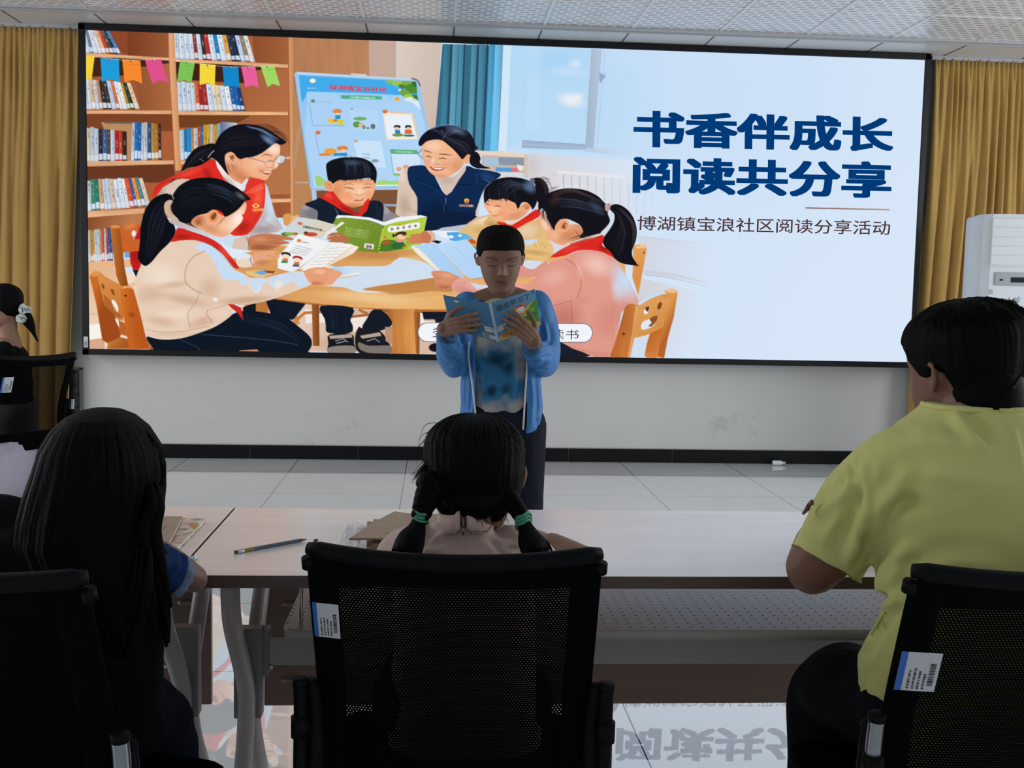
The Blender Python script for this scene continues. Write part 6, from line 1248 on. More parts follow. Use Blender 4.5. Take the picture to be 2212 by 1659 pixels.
# fingers lie on the outside of the covers, thumbs inside
hand(bh_, b(956, 709, -.294), frame((.86, -.50, .20), (.45, 1, 0)), .138, 1, (28, 30, 28, 30), (14, 30), 4)
hand(bh_, b(1157, 738, -.309), frame((-.70, -.36, .60), (-.45, 1, .15)), .144, -1, (25, 26, 26, 30), (14, 30), 4)
bm_.v, off_ = bm_.v, len(bm_.v); bm_.add(bh_.v, bh_.f)
limb(bm_, [LW, b(956, 709, -.294)], [.024, .020]); limb(bm_, [RW, b(1157, 738, -.309)], [.024, .020])
body = fuse(bm_, .0026, 3, 'body', .5)
def face_colours(me, head, base, lip, brow_dark, scalp=None, lash=True):
    A = verts_of(me); q = head.inv(A); x, y, t = q[:, 0]/head.wide, -q[:, 1], q[:, 2]; ax = np.abs(x); front = (y > .22)
    g = lambda v, c, s: np.exp(-((v - c)/s)**2)
    C = np.tile(np.array(lin(base)), (len(A), 1))
    def mix(col, w):
        nonlocal C
        C = C*(1 - w[:, None]) + np.array(lin(col))*w[:, None]
    mix(lip, front*np.clip(1.4*g(x, 0, .085)*np.maximum(g(t, .235, .014), g(t, .198, .016)), 0, 1)*.75)
    mix('#241614', front*np.clip(1.6*(ax < .105)*g(t, .2155 + .03*ax, .0055), 0, 1)*.85)
    bw = front*(ax > .06)*(ax < .265)*g(t, .588 + .03*np.sin((ax - .06)*9) - .018*(ax > .2)*(ax - .2)*8, .014)*np.where(ax < .1, (ax - .06)/.04, 1); mix(brow_dark, np.clip(bw*1.2, 0, 1)*.85)
    if lash: mix('#0d0a0a', front*np.clip(1.5*(ax > .085)*(ax < .235)*g(t, .473 + 2.6*(ax - .16)**2, .0075), 0, 1)*.95)
    mix('#2a1a14', front*g(ax, .034, .014)*g(t, .334, .010)*.6)
    if scalp: mix('#1a1614', np.clip((t - scalp)/.02, 0, 1)*.9*((y < .42)))
    vcol(me, C)
face_colours(body, hd, '#745747', '#613a34', '#1c1512')
put(body, 'body', M_SKINB, boy)
def hl(phi):
    a = abs((phi + PI) % (2*PI) - PI)                               # 0 front .. pi back
    return np.interp(a, [0, .35, .7, .95, 1.12, 1.3, 1.5, 1.75, 2.1, PI], [.735, .735, .715, .69, .60, .54, .53, .50, .34, .26])
hr = hd.hair(hl, lambda p, t: .026 + .03*ease(.75, .95, t), rough=.008, grooves=160, seed=3)
put(hr, 'hair', mat('short_black_hair', '#0b0a0a', rough=.8, spec=.1, bump=.6, bscale=260), boy)
# T-shirt
TS = [(1084, 643, .056, .048), (1084, 652, .088, .060), (1084, 668, .12, .072), (1083, 700, .130, .088), (1082, 760, .124, .092), (1081, 830, .118, .088), (1081, 880, .120, .088), (1081, 902, .119, .087)]
ts = MB().rings(ellipse_loft([(*b(px, py, .025)[:], rx, ry) for px, py, rx, ry in [(TS[0])] + TS[1:]], 56), cap=True)
for s_ in (-1, 1): limb(ts, [b(1084 + s_*40, 672, .03), b(1084 + s_*74, 690, .03)], [.055, .05])
tsm = fuse(ts, .005, 4, 'tshirt'); rumple(tsm, .006, 14, 2, (1, 1, .5))
folds(tsm, [((1040, 790), (1050, 840), (1075, 880), .004, .010), ((1120, 760), (1112, 830), (1100, 885), .004, .010), ((1035, 893), (1080, 897), (1128, 896), -.0025, .004)])
A = verts_of(tsm); c0 = np.array(b(1078, 812, -.07)); nz = np.array([mnoise.noise((p[0]*16, p[1]*9, p[2]*16)) + .5*mnoise.noise((p[0]*40 + 7, p[1]*20, p[2]*40)) for p in A])
dx, dz = (A[:, 0] - c0[0])/.112, (A[:, 2] - c0[2])/.15; d = 1 - np.sqrt(dx**2 + dz**2) + .35*nz; tail = (np.exp(-((A[:, 0] - c0[0] - .03)/.035)**2))*(dz < 0)
w1 = np.clip(d*2.3 + .25*tail, 0, 1)[:, None]; e1 = np.zeros(len(A))
for ex, ez, rx, rz in ((1062, 845, .022, .02), (1092, 842, .02, .022), (1078, 775, .045, .03), (1098, 795, .03, .03)):
    q = np.array(b(ex, ez, -.07)); e1 = np.maximum(e1, np.clip(1.25 - np.sqrt(((A[:, 0] - q[0])/rx)**2 + ((A[:, 2] - q[2])/rz)**2) + .5*nz, 0, 1))
C = np.array(lin('#a3a097'))*(1 - w1) + np.array(lin('#2f6c93'))*w1; e1 = (e1*(A[:, 1] < BY))[:, None]*.85; C = C*(1 - e1) + np.array(lin('#14293b'))*e1; vcol(tsm, C)
put(tsm, 'tshirt', mat('tie_dye_cotton', '#a3a097', rough=.9, attr='Col', spec=.1, bump=.06, bscale=120), boy, label='white T-shirt with a blue tie-dye print')
# jacket: an open shell with sleeves
JK = [(1084, 645, .105, .075), (1084, 655, .148, .085), (1084, 672, .158, .098), (1084, 720, .150, .108), (1083, 790, .142, .112), (1082, 850, .147, .114), (1082, 895, .150, .116), (1082, 914, .152, .116), (1082, 929, .142, .108)]
jk = MB(); outer = ellipse_loft([(*b(px, py, .03)[:], rx, ry) for px, py, rx, ry in JK], 60, 2.3, 34, 318, False)
inner = [[Vector(p) + (Vector((r[len(r)//2][0], BY + .03, p[2])) - Vector(p)).normalized()*.010 for p in r] for r in outer]
m_ = len(outer[0]); nn = len(outer); vs = [p for r in outer for p in r] + [p for r in inner for p in r]; fs = []; o2 = nn*m_
for i in range(nn - 1):
    for k in range(m_ - 1): fs += [(i*m_+k, i*m_+k+1, (i+1)*m_+k+1, (i+1)*m_+k), (o2+i*m_+k, o2+(i+1)*m_+k, o2+(i+1)*m_+k+1, o2+i*m_+k+1)]
    for k in (0, m_ - 1): fs.append((i*m_+k, (i+1)*m_+k, o2+(i+1)*m_+k, o2+i*m_+k) if k == 0 else (i*m_+k, o2+i*m_+k, o2+(i+1)*m_+k, (i+1)*m_+k))
for k in range(m_ - 1): fs += [(k, o2+k, o2+k+1, k+1), ((nn-1)*m_+k, (nn-1)*m_+k+1, o2+(nn-1)*m_+k+1, o2+(nn-1)*m_+k)]
jk.add(vs, fs)
limb(jk, [b(1010, 664, .03), b(990, 700, .03), b(983, 745, .015), b(983, 785, -.01)], [.058, .056, .053, .054]); limb(jk, [b(983, 785, -.01), b(972, 760, -.10), b(966, 722, -.215)], [.053, .050, .036])
limb(jk, [b(1158, 660, .03), b(1172, 700, .03), b(1178, 745, .015), b(1176, 783, -.01)], [.058, .056, .055, .056]); limb(jk, [b(1176, 783, -.01), b(1166, 770, -.10), b(1150, 748, -.222)], [.055, .052, .037])
jm = fuse(jk, .0048, 4, 'jacket')
folds(jm, [((962, 742), (980, 752), (1000, 780), .006, .008), ((965, 765), (985, 778), (1002, 792), -.006, .008), ((975, 795), (990, 770), (1000, 740), .006, .008), ((1158, 765), (1178, 752), (1194, 748), .006, .008), ((1150, 782), (1172, 772), (1190, 770), -.006, .007), ((1160, 800), (1178, 788), (1192, 775), .006, .008), ((1140, 800), (1160, 796), (1180, 800), -.005, .007),
           ((1002, 770), (1004, 830), (1000, 890), .006, .009), ((1014, 780), (1018, 840), (1014, 890), -.006, .008), ((1146, 800), (1150, 860), (1148, 920), .006, .009), ((1158, 810), (1162, 870), (1158, 920), -.006, .008), ((1168, 830), (1170, 880), (1164, 915), .005, .007), ((1176, 700), (1182, 725), (1178, 745), .005, .008), ((1165, 690), (1172, 720), (1166, 745), -.004, .008), ((962, 720), (972, 735), (985, 735), .004, .006)]); rumple(jm, .004, 22, 8, (1, 1, .6))
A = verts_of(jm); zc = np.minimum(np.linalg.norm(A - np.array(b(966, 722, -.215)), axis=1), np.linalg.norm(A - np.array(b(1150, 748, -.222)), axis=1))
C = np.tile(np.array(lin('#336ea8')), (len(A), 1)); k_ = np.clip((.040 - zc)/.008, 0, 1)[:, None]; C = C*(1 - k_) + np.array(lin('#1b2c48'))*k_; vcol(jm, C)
jo = put(jm, 'jacket', mat('blue_nylon', '#336ea8', rough=.55, attr='Col', spec=.3, bump=.05, bscale=80), boy, label='open blue zip jacket')
for pts in ([(1014, 738, -.075), (1012, 770, -.085), (1020, 830, -.085), (1028, 900, -.085)], [(1137, 738, -.075), (1138, 790, -.08), (1134, 860, -.08), (1130, 928, -.08)]):
    z_ = MB().tube(catmull([b(*q) for q in pts], 5), .0052, 8, flat=(1, .6)); put(z_, 'zip_trim', mat('pale_zip_trim', '#b6b9bd', rough=.6) if 'pale_zip_trim' not in bpy.data.materials else bpy.data.materials['pale_zip_trim'], boy)
# trousers and shoes
tr2 = MB(); limb(tr2, [b(1050, 900, .03), b(1118, 900, .03)], [.095, .095], 5, 22, flat=(1, .9)); limb(tr2, [b(1088, 915, .03), b(1088, 955, .03)], [.085, .05], 5, 20)
ank = [Vector((b(1040, 900).x - .005, BY + .02, .07)), Vector((b(1125, 900).x + .01, BY + .02, .07))]
limb(tr2, [b(1055, 915, .03), b(1048, 1050, .02), b(1042, 1180, .02), ank[0]], [.092, .078, .066, .058]); limb(tr2, [b(1128, 915, .03), b(1132, 1020, .02), b(1133, 1120, .02), ank[1]], [.090, .076, .066, .060])
trm = fuse(tr2, .006, 4, 'trousers'); rumple(trm, .006, 18, 5, (1, 1, .5)); put(trm, 'trousers', mat('dark_blue_trousers', '#1c1f29', rough=.9, spec=.1, bump=.1, bscale=60), boy)
for a_ in ank:
    u_, so = MB(), MB(); shoe(u_, so, (a_.x, a_.y + .06, 0), (0, -1, 0), .235); o_ = put(u_, 'shoe', M_SHOE, boy); so.xf(rel(boy)); so.build('sole', M_SOLE, o_)
# ------------------------------------------------------------------ the book in his hands
BK = empty('picture_book', b(1067, 690, -.30), 'open blue picture book held up by the standing boy', 'book')
BKO = Vector(BK.location)
def bkq(q, off=0.0):                                               # the four corners of a cover, TL TR BR BL
    return [Vector(b(x, y, d)) - BKO + Vector((0, -off, 0)) for x, y, d in q]
QL = [(957, 637, -.262), (1057, 655, -.305), (1074, 738, -.325), (974, 711, -.285)]; QR = [(1059, 655, -.305), (1155, 624, -.262), (1168, 702, -.285), (1076, 738, -.325)]
def bil(q, u, v, bow=0.0, off=0.0):
    p = q[0]*(1-u)*(1-v) + q[1]*u*(1-v) + q[2]*u*v + q[3]*(1-u)*v; return p + Vector((0, -off - bow*math.sin(PI*u), 0))
def cover_paint(pn):
    """the printed cover, both halves: u 0..1 is the back cover, 1..2 the front"""
    P, E, L, S = pn.P, pn.E, pn.L, pn.S
    P('#4f86ad', '0 0 2000 0 2000 1000 0 1000'); P('#45799f', '0 0 1000 0 1000 1000 0 1000')
    S('#7fb0cf', 1650, 120, 500, 300, 0, .5)
    P('#c9a94f', '1000 1000 1060 880 1250 820 1400 690 1560 560 1720 400 2000 250 2000 1000', sm=0); P('#4d8f3f', '1640 640 1760 520 1860 360 2000 250 2000 900 1800 800'); E('#6fae4a', 1870, 520, 50, 60); E('#3f7f38', 1900, 650, 60, 70)
    E('#b5713a', 1180, 900, 90, 60); E('#d8c25a', 1400, 850, 120, 60); E('#c98a3f', 1560, 700, 80, 60); E('#f0d88a', 1700, 600, 30, 26); E('#d05a3a', 1300, 930, 40, 30)
    E('#b5563a', 1590, 400, 150, 120, -15); E('#e8ddd0', 1600, 430, 120, 82, -15); E('#c9743f', 1500, 330, 34, 44, -30); E('#c9743f', 1690, 290, 34, 44, 20); L('#4a2a22', 9, '1545 440 1575 425', 0); L('#4a2a22', 9, '1640 410 1670 400', 0); L('#8a4a3a', 7, '1590 470 1615 480 1640 465')
    L('#24364a', 8, '700 690 780 640 900 640 1000 660', 5); P('#c3c9cc', '760 640 1010 650 1010 800 780 800'); P('#c3c9cc', '1010 640 1240 590 1260 740 1010 800'); L('#2a2f38', 8, '760 640 1010 650 1240 590 1260 740 1010 800 780 800 760 640', 0); L('#2a2f38', 10, '900 680 1080 670 1090 770 910 775 900 680', 0); L('#2a2f38', 10, '940 700 1040 695 1045 750 945 752 940 700', 0); L('#2a2f38', 8, '800 715 850 715', 0)
    P('#a7bccb', '330 560 760 610 780 640 330 590'); L('#24364a', 6, '1260 640 1330 560 1400 620 1480 660 1540 640', 5); E('#2a2f38', 1300, 560, 50, 30); L('#1f2630', 9, '1330 690 1370 650 1400 690 1450 660 1500 690 1550 650', 3)
    pn.text_lines('#24405a', 330, 300, 760, 320, 1, 12, 0, 0, .8, (14, 30)); pn.text_lines('#24405a', 500, 360, 800, 372, 1, 7, 0, 0, .5, (14, 30)); pn.text_lines('#2f4a66', 1330, 310, 1660, 240, 2, 8, 6, 34, .7, (12, 30))
    P('#d6d8da', '200 130 250 90 330 110 300 150'); E('#6f8fa8', 200, 140, 40, 26)
    P('#8a7a4a', '380 760 480 720 560 780 560 860 420 840'); P('#3a3a2f', '400 770 470 740 540 790 480 810'); 
    for k in range(12): L('#dfe2e4', 8, [(730, 860 + 9*k), (980, 872 + 9*k)], 0, .16)
    P('#ccd0d3', '720 850 840 858 840 960 720 950'); P('#ccd0d3', '860 862 985 872 985 960 860 962'); 
    for k in range(11): L('#20242a', 4 + (k*5) % 6, [(736 + 9.5*k, 868), (736 + 9.5*k, 945)], 0, .85)
    pn.text_lines('#2a3038', 870, 880, 975, 888, 4, 6, 0, 20, .7, (10, 30)); E('#2f5f9f', 1930, 70, 40, 26); E('#c94a3a', 1905, 75, 16, 14)
cp = Painter(401, 201, lambda x, y: (x/2000, y/1000)); cp.c[:] = .4; cover_paint(cp); cpc = cp.finish()
for q_, u0, nm in ((QL, 0, 'back_cover'), (QR, 200, 'front_cover')):
    q = bkq(q_); nu, nv = 200, 200; rows = [[bil(q, k/nu, i/nv, .006) for k in range(nu + 1)] for i in range(nv + 1)]
    me = MB().grid(rows).mesh(nm); vcol(me, cpc[:, u0:u0 + 201].reshape(-1, 3)*.80); o_ = link(nm, me, mat('printed_' + nm, '#4f86ad', rough=.4, attr='Col', spec=.25), BK); sd = o_.modifiers.new('t', 'SOLIDIFY'); sd.thickness = .0012; sd.offset = 0
    pg = MB(); ins = lambda q, du0, du1: [bil(q, du0, .02), bil(q, du1, .02), bil(q, du1, .975), bil(q, du0, .975)]
    qa = ins(q, .03, .995) if u0 == 0 else ins(q, .005, .97)
    pg.rings([[bil(qa, k/12, v, .006, -.0022 - dd*(1 + .5*math.sin(PI*k/12))) for k in range(13)] + [bil(qa, k/12, v, .006, -.0022) for k in range(12, -1, -1)] for v, dd in [(j/10, .006) for j in range(11)]], cap=True); pg.build('pages', M_PAGES, BK)
sp_ = MB().grid([[bil(bkq(QL), 1, i/10, 0, .0012) + Vector((dx, 0, 0)) for dx in (-.0025, .0025, .007)] for i in range(11)]); so_ = sp_.build('spine', mat('pale_spine', '#8fa8b8', rough=.4), BK); sm_ = so_.modifiers.new('t', 'SOLIDIFY'); sm_.thickness = .0012
qf = bkq(QR, .0085); tq = [bil(qf, .10, .10, .006), bil(qf, .86, .065, .006), bil(qf, .86, .225, .006), bil(qf, .10, .27, .006)]
place_text('cover_title', text_mesh('我会学习了', 1.0, .006), BK, mat('title_ink', '#0f1a28', rough=.5), tq)
# ------------------------------------------------------------------ the girl with two braids (seen from behind)
GY = 1.94
girl = person('girl with two black braids and pink blouse, seated in the centre with her back turned', (.06, GY, .46))
def g_(px, py, dy=0.0): return at(px, py, GY + dy)
M_SKING = skin('warm_skin', '#8a6a58')
hg = Head(g_(1024, 1030, .03), .212, rotm(178, 14, 0), wide=1.04, deep=.98)
bg_ = MB(); hg.build(bg_, 72, 60)
limb(bg_, [hg.loc(0, .12, .25), g_(1003, 1100, .01), g_(1000, 1150, .0)], [.045, .041, .038], 5, 20)
SHL, SHR = g_(888, 1206, .04), g_(1138, 1206, .04)
limb(bg_, [g_(890, 1210, .04), g_(1002, 1190, .0), g_(1135, 1210, .04)], [.030, .035, .030], 6)
limb(bg_, [g_(1002, 1170, .0), g_(1004, 1300, .0), g_(1005, 1440, .02)], [.045, .055, .055], 5)
# arms forward on the table; the right forearm crosses in front, hand near the chin
limb(bg_, [SHL, Vector((-.07, 2.05, .80))], [.032, .030]); limb(bg_, [Vector((-.07, 2.05, .80)), Vector((.03, 2.20, .795))], [.030, .022])
gE, gW = at(1266, 1212, 2.09), at(1192, 1173, 2.14)
limb(bg_, [SHR, lerp(SHR, gE, .5) + Vector((.02, 0, -.02)), gE], [.032, .032, .028]); limb(bg_, [gE, lerp(gE, gW, .5), gW], [.028, .025, .021])
fr_ = lambda x, z: (lambda X, Z: Matrix((X, (Z - X*Z.dot(X)).normalized().cross(X), (Z - X*Z.dot(X)).normalized())).transposed())(Vector(x).normalized(), Vector(z))
hand(bg_, gW, fr_((-.9, .25, .22), (.1, 0, 1)), .15, -1, (20, 24, 24, 26)); hand(bg_, (.03, 2.20, .795), fr_((.97, .2, .02), (0, 0, 1)), .14, -1, (12, 14, 14, 16))
gb_ = fuse(bg_, .0036, 3, 'body', .5); put(gb_, 'body', M_SKING, girl)
# blouse with stand collar, back seam and zip
M_PINK = mat('dusty_pink_cotton', '#b8a09a', rough=.85, spec=.15, bump=.08, bscale=90)
bl = MB(); bl.rings(ellipse_loft([(*g_(1000, 1126, .0), .048, .046), (*g_(1000, 1150, .0), .056, .050), (*g_(1001, 1168, .0), .085, .058), (*g_(1002, 1182, .0), .118, .066), (*g_(1002, 1215, .0), .128, .076), (*g_(1003, 1350, .0), .125, .088), (*g_(1004, 1500, .0), .130, .095), (*g_(1005, 1600, .02), .14, .1)], 48))
limb(bl, [g_(900, 1188, .01), g_(872, 1206, .04), g_(862, 1250, .09)], [.048, .050, .047]); limb(bl, [g_(1104, 1190, .01), g_(1142, 1206, .04), g_(1172, 1228, .07)], [.046, .046, .042])
blm = fuse(bl, .0042, 4, 'blouse'); rumple(blm, .005, 20, 3)
folds(blm, [((920, 1178), (945, 1160), (968, 1150), .004, .007), ((905, 1195), (930, 1188), (960, 1192), .004, .008), ((1055, 1165), (1072, 1180), (1085, 1198), -.004, .007), ((1080, 1165), (1105, 1178), (1130, 1182), .004, .007), ((1100, 1195), (1125, 1180), (1150, 1190), .004, .006), ((1001, 1160), (1001, 1178), (1001, 1200), -.003, .003), ((865, 1200), (885, 1180), (905, 1172), .004, .006)])
put(blm, 'blouse', M_PINK, girl, label='dusty pink blouse with stand collar and back zip')
for s_, (x0, x1) in ((-1, (945, 994)), (1, (1008, 1066))):                # the two halves of the stand collar
    cl_ = MB().grid([[g_(lerp(x0, x1, k/8), yy + (4 if s_ < 0 else 2)*math.sin(k/8*PI) - (6 if (k > 6 and s_ < 0) or (k < 2 and s_ > 0) else 0), -.046 - .012*math.sin(PI*(.15 + .7*(k/8 if s_ < 0 else 1 - k/8))) + dd + .05*((1 - k/8) if s_ < 0 else k/8)**2) for k in range(9)] for yy, dd in ((1109, 0), (1125, -.004), (1150, -.010))])
    o_ = put(cl_, 'collar', M_PINK, girl); q_ = o_.modifiers.new('t', 'SOLIDIFY'); q_.thickness = .004
zp = MB().tube([g_(1001, 1118, -.052), g_(1001, 1140, -.058)], .0022, 8).box(*[c for a in ((g_(1001, 1142, -.062).x - .0018, g_(1001, 1142, -.062).x + .0018), (g_(1001, 1142, -.062).y - .002, g_(1001, 1142, -.062).y + .002), (g_(1001, 1156, -.062).z, g_(1001, 1140, -.062).z)) for c in a])
put(zp, 'zip', mat('zip_metal', '#6f6864', rough=.4, metal=.5), girl)
# dark shorts, thighs and shins, seen only through the weave
lg_ = MB(); limb(lg_, [Vector((-.01, GY + .02, .57)), Vector((.13, GY + .02, .57))], [.085, .085], 5)
for x in (-.04, .16): limb(lg_, [Vector((x, GY + .02, .56)), Vector((x, GY + .33, .50)), Vector((x, GY + .365, .30)), Vector((x, GY + .35, .07))], [.068, .048, .046, .042])
put(fuse(lg_, .008, 4, 'trousers'), 'trousers', M_TROU, girl)
for x in (-.04, .16):
    u_, so = MB(), MB(); shoe(u_, so, (x, GY + .31, 0), (0, 1, 0), .22); o_ = put(u_, 'shoe', M_SHOE, girl); so.xf(rel(girl)); so.build('sole', M_SOLE, o_)
# hair: centre parting down the back, drawn into two plaits
def hgl(phi):
    a = abs((phi + PI) % (2*PI) - PI); return np.interp(a, [0, .5, .9, 1.2, 1.5, 1.8, 2.2, PI], [.78, .74, .62, .52, .38, .24, .10, .03])
def hgt(phi, t):
    a = abs((phi + PI) % (2*PI) - PI); part = math.exp(-((a - PI)/.05)**2)*ease(.12, .3, t)
    return .030 + .012*math.sin(a*1.0) + .02*math.exp(-((a - 1.9)/.4)**2)*(1 - ease(.2, .6, t)) - .012*part
gh_ = hg.hair(hgl, hgt, seg=220, rows=60, rough=.010, grooves=110, seed=5)
put(gh_, 'hair', M_HAIR, girl)
def plait(pts, r0, r1, turns, tail, name):
    P = [Vector(p) for p in catmull(pts, 14)]; n = len(P); mb = MB()
    for s3 in range(3):
        path, rr = [], []
        for i, p in enumerate(P):
            t = (P[min(i+1, n-1)] - P[max(i-1, 0)]).normalized(); sd = t.cross(Vector((0, 1, 0))).normalized(); fw = sd.cross(t); u = i/(n - 1); R = lerp(r0, r1, u); th = u*turns*2*PI + s3*2*PI/3
            path.append(p + sd*(math.cos(th)*R*.62) + fw*(math.sin(2*th)*R*.42)); rr.append(R*.66*(1.25 if u < .12 else 1))
        mb.tube(path, rr, 12)
    put(mb, name, M_HAIR, girl)
    end = P[-1]; tp = [Vector(p) for p in tail]; tb = MB(); rnd = random.Random(int(abs(end.x)*1000))
    P2 = [Vector(p) for p in catmull([end] + tp, 8)]; R2 = [lerp(.009, .0265, ease(0, .8, i/(len(P2) - 1))) for i in range(len(P2))]; R2[-1] *= .55; tb.tube(P2, R2, 22, flat=(1, .7))
    for k in range(40):
        a, q = rnd.uniform(0, 2*PI), rnd.uniform(.6, 1.0); sd, fw = Vector((1, 0, 0)), Vector((0, 1, 0)); path = [P2[j] + sd*(math.cos(a)*R2[j]*q) + fw*(math.sin(a)*R2[j]*q*.7) for j in range(2, len(P2) - 1, 5)]
        d = (P2[-1] - P2[-3]).normalized(); path.append(P2[-1] + sd*(math.cos(a)*R2[-2]*q*.9) + fw*(math.sin(a)*R2[-2]*.5) + d*rnd.uniform(.0, .03)); tb.tube(path, [.0022]*(len(path) - 1) + [.0006], 5)
    put(tb, 'hair_tail', M_HAIR, girl)
    tie = MB()
    for j in (-.006, 0, .006):
        c = end + Vector((0, 0, j)); t = (P[-1] - P[-4]).normalized(); sd = t.cross(Vector((0, 1, 0))).normalized(); fw = sd.cross(t)
        tie.tube([c + sd*(math.cos(a)*.0125) + fw*(math.sin(a)*.0125) + t*.002*math.sin(3*a) for a in np.linspace(0, 2*PI, 25)], .0032, 8)
    put(tie, 'hair_tie', mat('green_elastic', '#3f8a6a', rough=.6) if 'green_elastic' not in bpy.data.materials else bpy.data.materials['green_elastic'], girl)
plait([g_(935, 1045, -.03), g_(925, 1070, -.045), g_(916, 1092, -.055), g_(908, 1117, -.06)], .021, .013, 1.6, [g_(900, 1140, -.072), g_(888, 1165, -.088), g_(878, 1196, -.098)], 'plait')
plait([g_(1092, 1070, -.02), g_(1108, 1088, -.04), g_(1122, 1108, -.05), g_(1131, 1126, -.06)], .015, .010, 1.8, [g_(1142, 1150, -.07), g_(1152, 1172, -.082), g_(1160, 1194, -.092)], 'plait')
rnd = random.Random(12); cv_ = []
for k in range(34):                                                     # flyaway hair over the crown and ears
    phi = rnd.uniform(1.2, 5.1); t = rnd.uniform(.70, .95); p0 = hg.pt(phi, t, .03); p1 = hg.pt(phi + rnd.uniform(-.2, .2), t - rnd.uniform(.05, .12), .055 + rnd.uniform(0, .05)); p2 = hg.pt(phi + rnd.uniform(-.3, .3), t - rnd.uniform(.15, .3), .06 + rnd.uniform(0, .06)); cv_.append([p0, p1, p2])
for k in range(26):                                                     # the wisp at the left, and the ends at the nape
    s0 = g_(926 + rnd.uniform(-3, 6), 1000 + rnd.uniform(-15, 15), .0); cv_.append([s0, g_(912 + rnd.uniform(-6, 6), 1010 + rnd.uniform(-8, 14), -.01), g_(892 + rnd.uniform(-6, 12), 1030 + rnd.uniform(-8, 20), -.01)])
for k in range(60):
    x = rnd.uniform(1020, 1090); s0 = g_(x - 12, 1092 + rnd.uniform(-14, 4), -.045); cv_.append([s0, g_(x + rnd.uniform(-4, 6), 1112 + rnd.uniform(-8, 8), -.055), g_(x + rnd.uniform(-6, 12), 1128 + rnd.uniform(-10, 14), -.05)])
cv_.append([g_(1060, 1105, -.05), g_(1062, 1130, -.065), g_(1050, 1146, -.07), g_(1026, 1149, -.072)]); cv_.append([g_(1062, 1105, -.05), g_(1065, 1132, -.065), g_(1052, 1148, -.07), g_(1022, 1147, -.072)])
strands('loose_hair', [[Vector(q) - Vector(girl.location) for q in c] for c in cv_], .0007, M_HAIR, girl)
nb_ = MB(); limb(nb_, [g_(980, 1078, -.03), g_(1028, 1088, -.035), g_(1070, 1080, -.03)], [.020, .030, .022], 5); put(nb_, 'nape_hair', M_HAIR, girl)

# ------------------------------------------------------------------ the long-haired girl at left
LY = 1.86
lgirl = person('girl with long loose black hair and dark denim jacket, seated at the lower left', (-.56, LY, .46))
def l_(px, py, dy=0.0): return at(px, py, LY + dy)
hL = Head(l_(214, 1052, .03), .205, rotm(-172, 26, 0), wide=1.0)
bl_ = MB(); hL.build(bl_, 60, 50)
limb(bl_, [hL.loc(0, .12, .3), l_(175, 1110, .0), l_(165, 1160, .0)], [.05, .045, .045], 5)
sL, sR = l_(5, 1165, .03), l_(288, 1195, .03); eR = at(420, 1251, 2.03)
limb(bl_, [sL, l_(165, 1175, .0), sR], [.035, .05, .035], 6); limb(bl_, [l_(165, 1180, .0), l_(160, 1330, -.01), l_(160, 1460, .0)], [.05, .055, .05], 5)
limb(bl_, [sR, lerp(sR, eR, .55), eR], [.030, .026, .025]); limb(bl_, [eR, Vector((-.53, 2.13, .787)), Vector((-.68, 2.21, .80))], [.025, .027, .022]); hand(bl_, (-.68, 2.21, .80), fr_((-.95, .1, 0), (0, 0, 1)), .16, 1, (10, 12, 12, 12))
eL = Vector((-.95, 2.10, .80)); limb(bl_, [sL, eL], [.034, .03]); limb(bl_, [eL, Vector((-.83, 2.28, .80))], [.03, .022]); hand(bl_, (-.83, 2.28, .80), fr_((.25, .96, .0), (0, 0, 1)), .16, -1, (10, 12, 12, 12))
put(fuse(bl_, .0045, 4, 'body'), 'body', skin('mid_brown_skin', '#6f5248'), lgirl)  # one mid-brown skin tone for the whole body
M_DENIM = mat('dark_denim', '#141c2a', rough=.85, spec=.1, var=.25, vscale=40, bump=.2, bscale=260); M_FRAY = mat('washed_denim_cuff', '#5f6f86', rough=.9, var=.3, vscale=60, bump=.3, bscale=120); M_DARKT = mat('black_jacket', '#08090c', rough=.9, spec=.08)
jt = MB(); jt.rings(ellipse_loft([(*l_(165, 1105, .0), .06, .055), (*l_(150, 1135, .0), .12, .07), (*l_(145, 1175, .0), .15, .085), (*l_(150, 1300, -.01), .150, .095), (*l_(150, 1480, -.015), .150, .105), (*l_(150, 1610, -.01), .155, .11)], 40))
limb(jt, [l_(70, 1165, .01), l_(0, 1150, .03), lerp(sL, eL, .6)], [.062, .062, .05]); limb(jt, [l_(235, 1180, .01), sR, lerp(sR, eR, .25)], [.055, .048, .040])
jtm = fuse(jt, .006, 4, 'jacket'); rumple(jtm, .008, 14, 3); put(jtm, 'jacket', M_DARKT, lgirl)
cf = MB(); a0, a1 = lerp(sR, eR, .38), lerp(sR, eR, .62) + Vector((0, 0, -.010)); P_ = [Vector(q) for q in catmull([lerp(sR, eR, .16), a0, lerp(sR, eR, .52) + Vector((0, 0, -.008)), a1], 6)]; cf.tube(P_, [.036 + .003*math.sin(i*1.1) for i in range(len(P_))], 36, cap=False); cfm = cf.mesh('sleeve'); rumple(cfm, .006, 40, 2)
so_ = put(cfm, 'sleeve', mat('blue_denim', '#16305a', rough=.85, var=.3, vscale=40, spec=.1, bump=.2, bscale=200), lgirl, label='blue denim sleeve'); q_ = so_.modifiers.new('t', 'SOLIDIFY'); q_.thickness = .004
fy = MB(); ax = (eR - sR).normalized(); P_ = [a1 - ax*.012, a1, a1 + ax*.010]; fy.tube(P_, [.0395, .041, .0395], 60, cap=False); fym = fy.mesh('cuff'); rumple(fym, .006, 90, 4); o_ = put(fym, 'frayed_cuff', M_FRAY, lgirl, label='pale frayed sleeve cuff'); q_ = o_.modifiers.new('t', 'SOLIDIFY'); q_.thickness = .005
